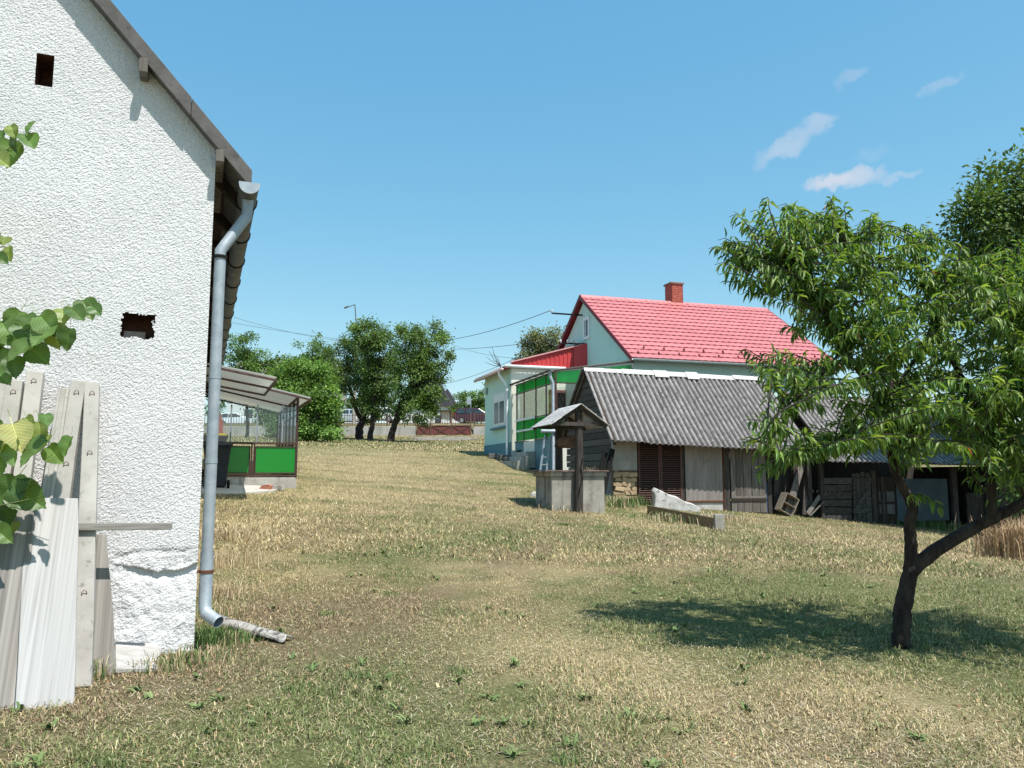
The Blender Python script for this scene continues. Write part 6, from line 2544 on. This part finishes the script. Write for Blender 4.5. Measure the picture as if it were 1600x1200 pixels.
def lawn_tree(label, px, py, lean, bl, nl, cols, seed, r=.22, fork=None):
    b = G(px, py)
    Y = b.y
    tr = [([b + Vector((0, 0, -.1))] + [P(x, y, Y) for (x, y) in lean], r, r * .55)]
    if fork:
        tr.append(([P(x, y, Y) for (x, y) in fork], r * .6, r * .35))
    return tree('lawn_tree', label, b, tr, [pblob(x, y, Y + dy, rx, ry) for (x, y, rx, ry, dy) in bl], 150, nl, .165, cols, gt, .22, seed, BARK)


lawn_tree('dark broad tree left of the pair of straight trunks', 562, 686, [(562, 670), (567, 655), (570, 600)],
          [(545, 560, 38, 36, 1), (570, 540, 34, 38, 0), (548, 600, 42, 34, 0), (575, 600, 40, 40, -1), (520, 590, 30, 30, .5), (575, 640, 26, 16, 0)], 17000, DEEP + MIDG[:1], 21, .30, [(566, 655), (556, 640), (545, 600)])
lawn_tree('slim dark trunk in the middle of the three lawn trees', 578, 688, [(580, 672), (583, 655), (585, 610)],
          [(578, 525, 30, 26, 0), (600, 545, 28, 30, 0), (598, 590, 32, 36, .5), (590, 630, 28, 20, .5)], 13000, DEEP + MIDG, 22, .20)
lawn_tree('leaning forked tree at the right of the three lawn trees', 610, 690, [(614, 675), (618, 658), (630, 620)],
          [(650, 545, 30, 34, 0), (672, 530, 28, 28, .5), (690, 545, 16, 30, 0), (640, 590, 38, 36, 0), (672, 600, 28, 40, 0), (650, 640, 40, 20, -.5), (640, 520, 18, 20, 0)], 18000, MIDG + DEEP[2:], 23, .24, [(617, 662), (628, 648), (645, 615)])
# shrubs and trees at the left
gs = 'trees and bushes by the street fence'


def bush(label, px, py, bl, nl, cols, seed, ls=.16, Y=None, r=.12, name='leafy_bush', nc=150):
    b = G(px, py) if Y is None else gp((P(px, py, Y)).x, Y)
    Y = b.y
    return tree(name, label, b, [([b + Vector((0, 0, -.1)), b + Vector((.05, 0, .8)), b.lerp(Vector(pblob(*bl[0][:2], Y, 1, 1)[:3]), .8)], r, r * .5)], [pblob(x, y, Y + dy, rx, ry) for (x, y, rx, ry, dy) in bl], nc, nl, ls, cols, gs, .23, seed)


bush('dense light green bush right of the veranda', 492, 690, [(492, 652, 32, 32, 0), (474, 622, 26, 32, .5), (506, 615, 18, 26, 0), (496, 585, 22, 20, 1), (468, 582, 18, 20, 1), (514, 668, 16, 16, -.3), (455, 650, 24, 30, 0), (520, 640, 12, 16, 0)], 22000, FRESH, 31)
bush('light green tree behind the veranda roof', 455, 680, [(460, 600, 34, 40, 0), (440, 620, 32, 40, 0), (455, 570, 24, 20, 0), (430, 640, 30, 30, 0)], 14000, FRESH + MIDG, 32, .17, 50.0)
bush('taller blue-green tree rising behind the light green bush', 487, 680, [(487, 550, 24, 30, 0), (478, 575, 30, 26, 0), (505, 560, 18, 24, 0), (490, 600, 30, 30, 0)], 9000, MIDG, 33, .17, 60.0, .15, 'street_tree', 90)
bush('green tree seen above the veranda canopy at the left', 385, 680, [(385, 545, 32, 26, 0), (405, 570, 30, 26, 0), (370, 575, 34, 34, 0), (395, 600, 40, 40, 0), (420, 590, 22, 26, 0)], 14000, MIDG + FRESH[:1], 34, .17, 58.0, .16, 'street_tree', 120)
bush('dark bush low behind the veranda glass', 430, 684, [(432, 672, 12, 16, 0), (440, 665, 14, 18, 0)], 4000, DEEP, 35, .14, 48.0, .05, nc=40)
bush('dense green hedge tree left of the mint house beyond the street', 742, 650, [(735, 630, 26, 24, 0), (760, 625, 24, 26, 0), (712, 645, 16, 18, 0), (745, 645, 40, 18, 0), (790, 630, 30, 30, 0)], 12000, MIDG, 36, .24, 95.0, .15, 'street_tree', 130)
bush('grey-green tree above the red wing roof', 845, 600, [(835, 545, 24, 26, 0), (860, 540, 26, 26, 0), (848, 570, 40, 26, 0), (875, 555, 20, 24, 0)], 10000, OLIVE, 37, .16, 46.0, .18, 'street_tree', 110)
bush('far row tree at the left behind the street', 620, 640, [(600, 630, 60, 20, 0), (650, 640, 40, 16, 0), (530, 635, 50, 20, 0), (460, 640, 60, 26, 0), (380, 640, 60, 26, 0)], 14000, MIDG, 38, .3, 110.0, .15, 'street_tree', 150)
# a bare twig standing over the wing roof
tb = gp(P(786, 600, 40).x, 40)
m = MB()
tips = [(764, 548), (760, 558), (770, 552), (775, 562), (758, 566), (768, 540)]
root_ = P(782, 572, 40)
bt = thing('bare_sapling', 'bare grey twigs rising behind the mint wing roof', 'tree', tb)
m.tube([tb, root_ + Vector((.2, 0, -1.5)), root_], [.06, .04, .025], 6)
m.build('trunk', BARK2, bt)
for (x, y) in tips:
    m = MB()
    q = P(x, y, 40)
    m.tube([root_, root_.lerp(q, .5) + Vector((random.uniform(-.1, .1), 0, random.uniform(-.15, .1))), q], [.022, .016, .008], 5, False)
    m.build('twig', BARK2, bt)

# ================================================================== the street beyond the lawn
YF = 69.9
WALLM = pmat('old_concrete_wall', (.36, .34, .31), (.50, .48, .44), .8, .95, .4, 20, spots=((.22, .20, .17), 1.6, .55, .72), streak=((.25, .23, .2), 1.2, .4, .5, .75))
PICK = pmat('brown_fence_paint', (.11, .06, .045), (.17, .095, .07), 5, .7, .1, 40, rnd=.15)
zl = 3.35 + EYE
ztopw = P(600, 666, YF).z
xg0, xg1 = P(652, 670, YF).x, P(737, 670, YF).x


def street_wall(name, label, x0, x1, ztop):
    w = thing(name, label, 'wall', (x0, YF, zl))
    n = max(1, int((x1 - x0) / 2.4))
    for k in range(n):
        a, b = x0 + (x1 - x0) * k / n, x0 + (x1 - x0) * (k + 1) / n
        m = MB()
        m.slab((a + .008, YF + random.uniform(-.02, .02), zl - .5), (b - a - .016, 0, 0), (0, .28, 0), (0, 0, ztop - zl + .5 + random.uniform(-.02, .02)))
        m.build('wall_panel', WALLM, w, bevel=.02)
    return w


street_wall('retaining_wall', 'long low concrete wall below the street fence, left of the gate', -34, xg0 - .15, ztopw)
street_wall('retaining_wall', 'short concrete wall between the red gate and the mint house', xg1 + .15, 6, P(745, 667, YF).z)


def picket_fence(label, x0, x1, zb, h):
    f = thing('picket_fence', label, 'fence', (x0, YF + .15, zb))
    m = MB()
    m.slab((-.022, -.012, 0), (.044, 0, 0), (0, .024, 0), (0, 0, h))
    pk = m.mesh('picket', PICK)
    n = int((x1 - x0) / .235)
    for k in range(n):
        piece('picket', pk, f, Matrix.Translation((x0 + .1 + k * .235, YF + .15, zb + .03)))
    for zz in (.10, h - .12):
        m = MB()
        m.slab((x0, YF + .165, zb + zz), (x1 - x0, 0, 0), (0, .03, 0), (0, 0, .045))
        m.build('rail', PICK, f)
    n = max(2, int((x1 - x0) / 2.4))
    for k in range(n + 1):
        m = MB()
        x = x0 + (x1 - x0) * k / n
        m.slab((x - .04, YF + .11, zb - .05), (.08, 0, 0), (0, .08, 0), (0, 0, h + .12))
        m.build('post', PICK, f)


hpk = P(600, 647, YF).z - ztopw
picket_fence('brown picket fence on the wall behind the veranda and trees', -31, xg0 - .2, ztopw, hpk)
picket_fence('brown picket fence right of the gate before the dark car', xg1 + .2, 5, P(745, 667, YF).z, hpk + .15)
# the gate: three panels with crosses, bars above
RG = pmat('red_brown_gate', (.15, .045, .038), (.20, .062, .052), 3, .6, .1, 40)
gate = thing('street_gate', 'red-brown steel gate with crossed panels and bars above', 'gate', (xg0, YF, zl))
gz0, gz1, gz2 = P(690, 682, YF).z, P(690, 665, YF).z, P(690, 647, YF).z
gx = [P(px, 670, YF).x for px in (652, 673, 705, 735.5)]
for k in range(3):
    a, b = gx[k] + .05, gx[k + 1] - .05
    m = MB()
    m.slab((a, YF + .05, gz0), (b - a, 0, 0), (0, .012, 0), (0, 0, gz1 - gz0))
    pn = m.build('panel', RG, gate)
    for (p, q) in (((a, gz0), (b, gz0)), ((a, gz1), (b, gz1)), ((a, gz0), (a, gz1)), ((b, gz0), (b, gz1)), ((a, gz0), (b, gz1)), ((a, gz1), (b, gz0))):
        m = MB()
        m.beam((p[0], YF + .025, p[1]), (q[0], YF + .025, q[1]), .04, .06)
        m.build('frame', PICK, pn)
    n = int((b - a) / .22)
    if k > 0 or True:
        m = MB()
        m.slab((-.022, -.012, 0), (.044, 0, 0), (0, .024, 0), (0, 0, gz2 - gz1))
        br = m.mesh('bar', PICK)
        for j in range(n):
            piece('bar', br, gate, Matrix.Translation((a + .1 + j * .22, YF + .05, gz1)))
for x in gx:
    m = MB()
    m.slab((x - .05, YF, zl - .4), (.1, 0, 0), (0, .1, 0), (0, 0, gz2 - zl + .5))
    m.build('post', PICK, gate)
# brick pillar at the left
xb = P(345, 660, YF).x
m = MB()
pil = thing('brick_pillar', 'stepped red brick gate pillar seen through the veranda glass', 'pillar', (xb, YF - .5, zl))
for k in range(16):
    m = MB()
    w = .55 if k < 12 else .55 - .1 * (k - 11)
    for j in range(2):
        m.slab((xb - w / 2 + j * w / 2 + .006, YF - .7 + .004 * (k % 2), zl + .02 + k * .125), (w / 2 - .012, 0, 0), (0, w, 0), (0, 0, .115))
    m.build('brick_course', CBR, pil)

# ------------------------------------------------------------------ parked cars
TYRE = pmat('tyre', (.015, .015, .015), (.025, .025, .025), 20, .9, .1, 60)
RIM = pmat('alloy', (.45, .46, .47), (.6, .6, .61), 10, .35, 0, 40, metal=.8)
CGLASS = pmat('car_glass', (.02, .03, .035), (.05, .07, .08), 1.0, .06, 0, 40, spec=.7)
REDL = pmat('tail_lamp', (.45, .02, .02), (.55, .04, .03), 10, .3, 0, 40)
WHL = pmat('head_lamp', (.7, .72, .75), (.8, .8, .82), 10, .2, 0, 40)


def car(name, label, pos, facing, L, Hc, paint, prof, glass, sill=.30):
    """a car in side view: prof = body outline (x from the tail 0..1, z 0..1), glass = list of side window outlines; facing +1 = nose to the right"""
    root = thing(name, label, 'car', pos, 0)
    Wd = 1.75

    def T(x, y, z):
        return Vector((pos[0] + facing * (x - .5) * L, pos[1] + y, pos[2] + z * Hc))

    def half_w(z):
        return Wd / 2 * (1 - .16 * max(0, (z - .58) / .42))
    m = MB()
    n = len(prof)
    ys = []
    vs = []
    for sg in (-1, 1):
        for (x, z) in prof:
            vs.append(T(x, sg * half_w(z), z))
    fs = [tuple(range(n)), tuple(range(2 * n - 1, n - 1, -1))]
    for k in range(n):
        k2 = (k + 1) % n
        fs.append((k2, k, n + k, n + k2))
    m.add(vs, fs)
    body = m.build('body', paint, root, bevel=.05)
    for poly in glass:
        for sg in (-1, 1):
            m = MB()
            m.prism([T(x, sg * (half_w(z) + .006), z) for (x, z) in poly], Vector((0, -sg * .03, 0)))
            m.build('window', CGLASS, root)
    for wx in (.18, .80):
        for sg in (-1, 1):
            c_ = T(wx, sg * (Wd / 2 - .1), 0)
            c_.z = pos[2] + .32
            m = MB()
            m.tube([c_ + Vector((0, -.11, 0)), c_ + Vector((0, .115, 0))], .32, 20)
            ty = m.build('wheel', TYRE, root, auto=40)
            m = MB()
            m.tube([c_ + Vector((0, sg * .10, 0)), c_ + Vector((0, sg * .125, 0))], .20, 14)
            m.build('rim', RIM, ty)
    for sg in (-1, 1):
        m = MB()
        m.box(T(.012, sg * .72, .60), (.14, .25, .20))
        m.build('tail_light', REDL, root, bevel=.02)
        m = MB()
        m.box(T(.975, sg * .65, .47), (.2, .32, .13))
        m.build('headlight', WHL, root, bevel=.02)
    # windscreen and rear glass
    return root


ROADZ = lambda x, y: float(gz(x, y)) + .03
SEDAN = [(.02, .25), (.0, .45), (.02, .62), (.14, .68), (.30, .97), (.40, 1.0), (.55, .98), (.70, .68), (.93, .58), (.99, .45), (1.0, .25), (.9, .16), (.1, .16)]
SUVP = [(.01, .25), (.0, .48), (.02, .62), (.08, .96), (.2, 1.0), (.55, .99), (.71, .68), (.95, .58), (1.0, .42), (.99, .25), (.9, .17), (.1, .17)]
HATCH = [(.02, .25), (.0, .48), (.03, .66), (.14, .97), (.25, 1.0), (.52, .98), (.70, .66), (.94, .54), (1.0, .4), (.99, .25), (.9, .17), (.1, .17)]
SILV = pmat('silver_paint', (.62, .64, .67), (.66, .68, .71), 2, .28, 0, 40, metal=.4, spec=.5)
WHT = pmat('white_car_paint', (.80, .81, .82), (.83, .84, .85), 2, .3, 0, 40, spec=.5)
WINE = pmat('dark_wine_paint', (.045, .012, .022), (.06, .018, .03), 2, .22, 0, 40, spec=.5)


def spot(px, Y):
    x = P(px, 655, Y).x
    return (x, Y, ROADZ(x, Y))


car('parked_car', 'silver car parked behind the fence left of the tree trunks', spot(553, 79.0), 1, 4.4, 1.46, SILV, SEDAN, [[(.20, .69), (.31, .92), (.41, .95), (.42, .69)], [(.44, .69), (.44, .95), (.54, .94), (.66, .69)]])
car('parked_car', 'white car half hidden between the lawn tree trunks', spot(588, 76.6), -1, 4.1, 1.45, WHT, HATCH, [[(.10, .68), (.17, .92), (.30, .95), (.31, .68)], [(.34, .68), (.34, .95), (.51, .93), (.64, .68)]])
car('parked_car', 'dark wine-red car parked at the corner of the mint house', spot(745, 79.0), 1, 4.6, 1.56, WINE, SUVP, [[(.07, .66), (.12, .92), (.24, .95), (.24, .66)], [(.27, .66), (.27, .95), (.42, .95), (.42, .66)], [(.45, .66), (.45, .94), (.55, .92), (.68, .66)]])
car('parked_car', 'white car seen far left through the veranda glass', spot(372, 84.0), 1, 4.2, 1.45, WHT, HATCH, [[(.10, .68), (.17, .92), (.30, .95), (.31, .68)], [(.34, .68), (.34, .95), (.51, .93), (.64, .68)]])

# ------------------------------------------------------------------ far houses
DROOF = pmat('dark_slate', (.055, .05, .06), (.09, .085, .095), 3, .8, .2, 20)
GROOF = pmat('pale_grey_roof', (.36, .34, .31), (.46, .44, .40), 1.5, .9, .2, 10)
WWALL = pmat('white_wall', (.72, .72, .70), (.80, .80, .78), 1, .9, .1, 20)


def far_house(name, label, x, Y, w, d, hw, hr, roofm, wallm, ridge_x=True, windows=()):
    z0 = float(gz(x, Y))
    root = thing(name, label, 'house', (x, Y, z0))
    m = MB()
    m.slab((x - w / 2, Y, z0 - .3), (w, 0, 0), (0, d, 0), (0, 0, hw + .3))
    m.build('wall', wallm, root)
    m = MB()
    e = .35
    if ridge_x:
        m.prism([(x - w / 2 - e, Y - e, z0 + hw - .1), (x - w / 2 - e, Y + d / 2, z0 + hw + hr), (x - w / 2 - e, Y + d + e, z0 + hw - .1)], (w + 2 * e, 0, 0))
    else:
        m.prism([(x - w / 2 - e, Y - e, z0 + hw - .1), (x + w / 2 + e, Y - e, z0 + hw - .1), (x, Y - e, z0 + hw + hr)], (0, d + 2 * e, 0))
    m.build('roof', roofm, root)
    for (dx, dz, ww, wh) in windows:
        m = MB()
        m.slab((x + dx, Y - .04, z0 + dz), (ww, 0, 0), (0, .05, 0), (0, 0, wh))
        f_ = m.build('window', WHITE, root)
        m = MB()
        m.slab((x + dx + .1, Y - .05, z0 + dz + .1), (ww - .2, 0, 0), (0, .02, 0), (0, 0, wh - .2))
        m.build('pane', DGLASS, f_)
    return root


xh = P(682, 640, 100).x
far_house('far_house', 'white house with steep dark roof half hidden behind the right lawn tree', xh - 1.5, 100, 6.5, 8, 3.6, 6.2, DROOF, WWALL, False, ((1.2, 1.0, 1.0, 1.4), (-1.6, 1.0, 1.0, 1.4)))
xh2 = P(701, 640, 104).x
far_house('far_house', 'narrow white house with a dark hipped roof right of the lawn trees', xh2 - .2, 104, 2.6, 6, 3.4, 2.8, DROOF, WWALL, False, ((-.4, 1.0, .8, 1.3),))
xh3 = P(436, 580, 92).x
far_house('far_house', 'house with a pale grey roof between the street trees', xh3, 92, 12, 8, 4.2, 4.6, GROOF, WWALL, True, ((-4, 1.2, 1.2, 1.4), (0, 1.2, 1.2, 1.4), (3.5, 1.2, 1.2, 1.4)))
# kiosk roof and sign
x_ = P(696, 655, 76).x
ks = thing('street_shelter', 'small brown-roofed stand behind the gate', 'shelter', (x_, 76, ROADZ(x_, 76)))
zt = P(696, 641, 76).z
m = MB()
m.slab((x_ - .6, 75.7, zt - .12), (1.2, 0, 0), (0, .9, 0), (0, 0, .12))
m.build('roof', MAT['iron'], ks)
for s_ in (-.45, .45):
    m = MB()
    m.slab((x_ + s_ - .05, 76, ROADZ(x_, 76) - .1), (.1, 0, 0), (0, .1, 0), (0, 0, zt - ROADZ(x_, 76)))
    m.build('post', MAT['iron'], ks)
m = MB()
m.slab((x_ - .4, 76.02, ROADZ(x_, 76) + .3), (.8, 0, 0), (0, .04, 0), (0, 0, .9))
m.build('panel', pmat('notice_board', (.45, .40, .33), (.62, .58, .5), 5, .8, .1, 30), ks)
x_ = P(735.5, 640, 86).x
sg = thing('road_sign', 'back of a small grey road sign beyond the dark car', 'sign', (x_, 86, float(gz(x_, 86))))
m = MB()
m.tube([(x_, 86, float(gz(x_, 86)) - .1), (x_, 86, P(735, 622, 86).z)], .035, 8)
m.build('post', MAT['galv'], sg)
zs0 = P(732, 632, 86).z
m = MB()
m.slab((x_ - .45, 85.95, zs0), (.5, 0, 0), (0, .03, 0), (0, 0, .62))
m.build('plate', MAT['galv'], sg, bevel=.02)

# ------------------------------------------------------------------ street lamp and wires
YL = 75.0
pb, pt = P(553, 650, YL), P(554.5, 476, YL)
lamp = thing('street_lamp', 'street lamp on a concrete pole above the lawn trees', 'street lamp', (pb.x, YL, float(gz(pb.x, YL))))
zpole = P(552, 505, YL).z
m = MB()
m.tube([(pb.x, YL, float(gz(pb.x, YL)) - .2), (pb.x, YL, zpole)], [.20, .13], 10)
m.build('pole', MAT['concrete'], lamp, auto=50)
m = MB()
m.tube([(pb.x + .08, YL, zpole - .8), (pt.x, YL, pt.z)], .05, 8)
e = P(543, 480, YL)
m.tube([(pt.x, YL, pt.z), (e.x, YL, e.z)], .04, 8)
m.build('arm', MAT['galv_old'], lamp)
e2 = P(538, 482, YL)
m = MB()
m.prism([e + Vector((.1, -.1, .02)), e + Vector((.1, .1, .02)), e2 + Vector((0, .16, -.02)), e2 + Vector((0, -.16, -.02))], (0, 0, .12))
m.build('lamp_head', MAT['galv_old'], lamp, bevel=.02)
m = MB()
m.beam((pb.x - .55, YL, zpole - .4), (pb.x + .55, YL, zpole - .4), .08, .1)
m.build('crossarm', MAT['galv_old'], lamp)
WIRE = pmat('wire', (.05, .055, .06), (.07, .075, .08), 5, .6, 0)
WIREL = pmat('bright_wire', (.45, .47, .48), (.5, .52, .53), 5, .4, 0, metal=.5)


def wire(label, a, b, sag, r=.014, mat=None):
    m = MB()
    pts = []
    for k in range(25):
        t_ = k / 24
        p = a.lerp(b, t_)
        p.z -= sag * 4 * t_ * (1 - t_)
        pts.append(p)
    m.tube(pts, r, 5, False)
    return tag(m.build('power_line', mat or WIRE), label, 'wire', 'power lines over the street')


pole_l = Vector((pb.x, YL, zpole - .2))
far_l = [P(200, 430, 72), P(200, 470, 70)]
wire('upper black wire running left from the street lamp pole', far_l[0], P(556, 536, 74), 1.0)
wire('lower black wire crossing from the left over the lawn trees', far_l[1], P(640, 541, 70), .5)
wire('wire from the lamp pole up to the gable bracket of the mint house', pole_l, hk[0], 1.5)
wire('pale wire from the left to the lower bracket of the mint house', P(640, 541, 70), hk[1] + Vector((0, 0, .05)), .35, .013)
wire('short stay wire slanting up to the lamp pole', P(525, 532, 74), P(552, 508, YL), .1)
wire('low wire sagging to behind the red wing roof', P(600, 600, 78), P(835, 545, 45), 1.1, .014)
wire('thin wire crossing under the pale wire toward the mint house', P(700, 535, 66), P(900, 560, 34), .5, .010)
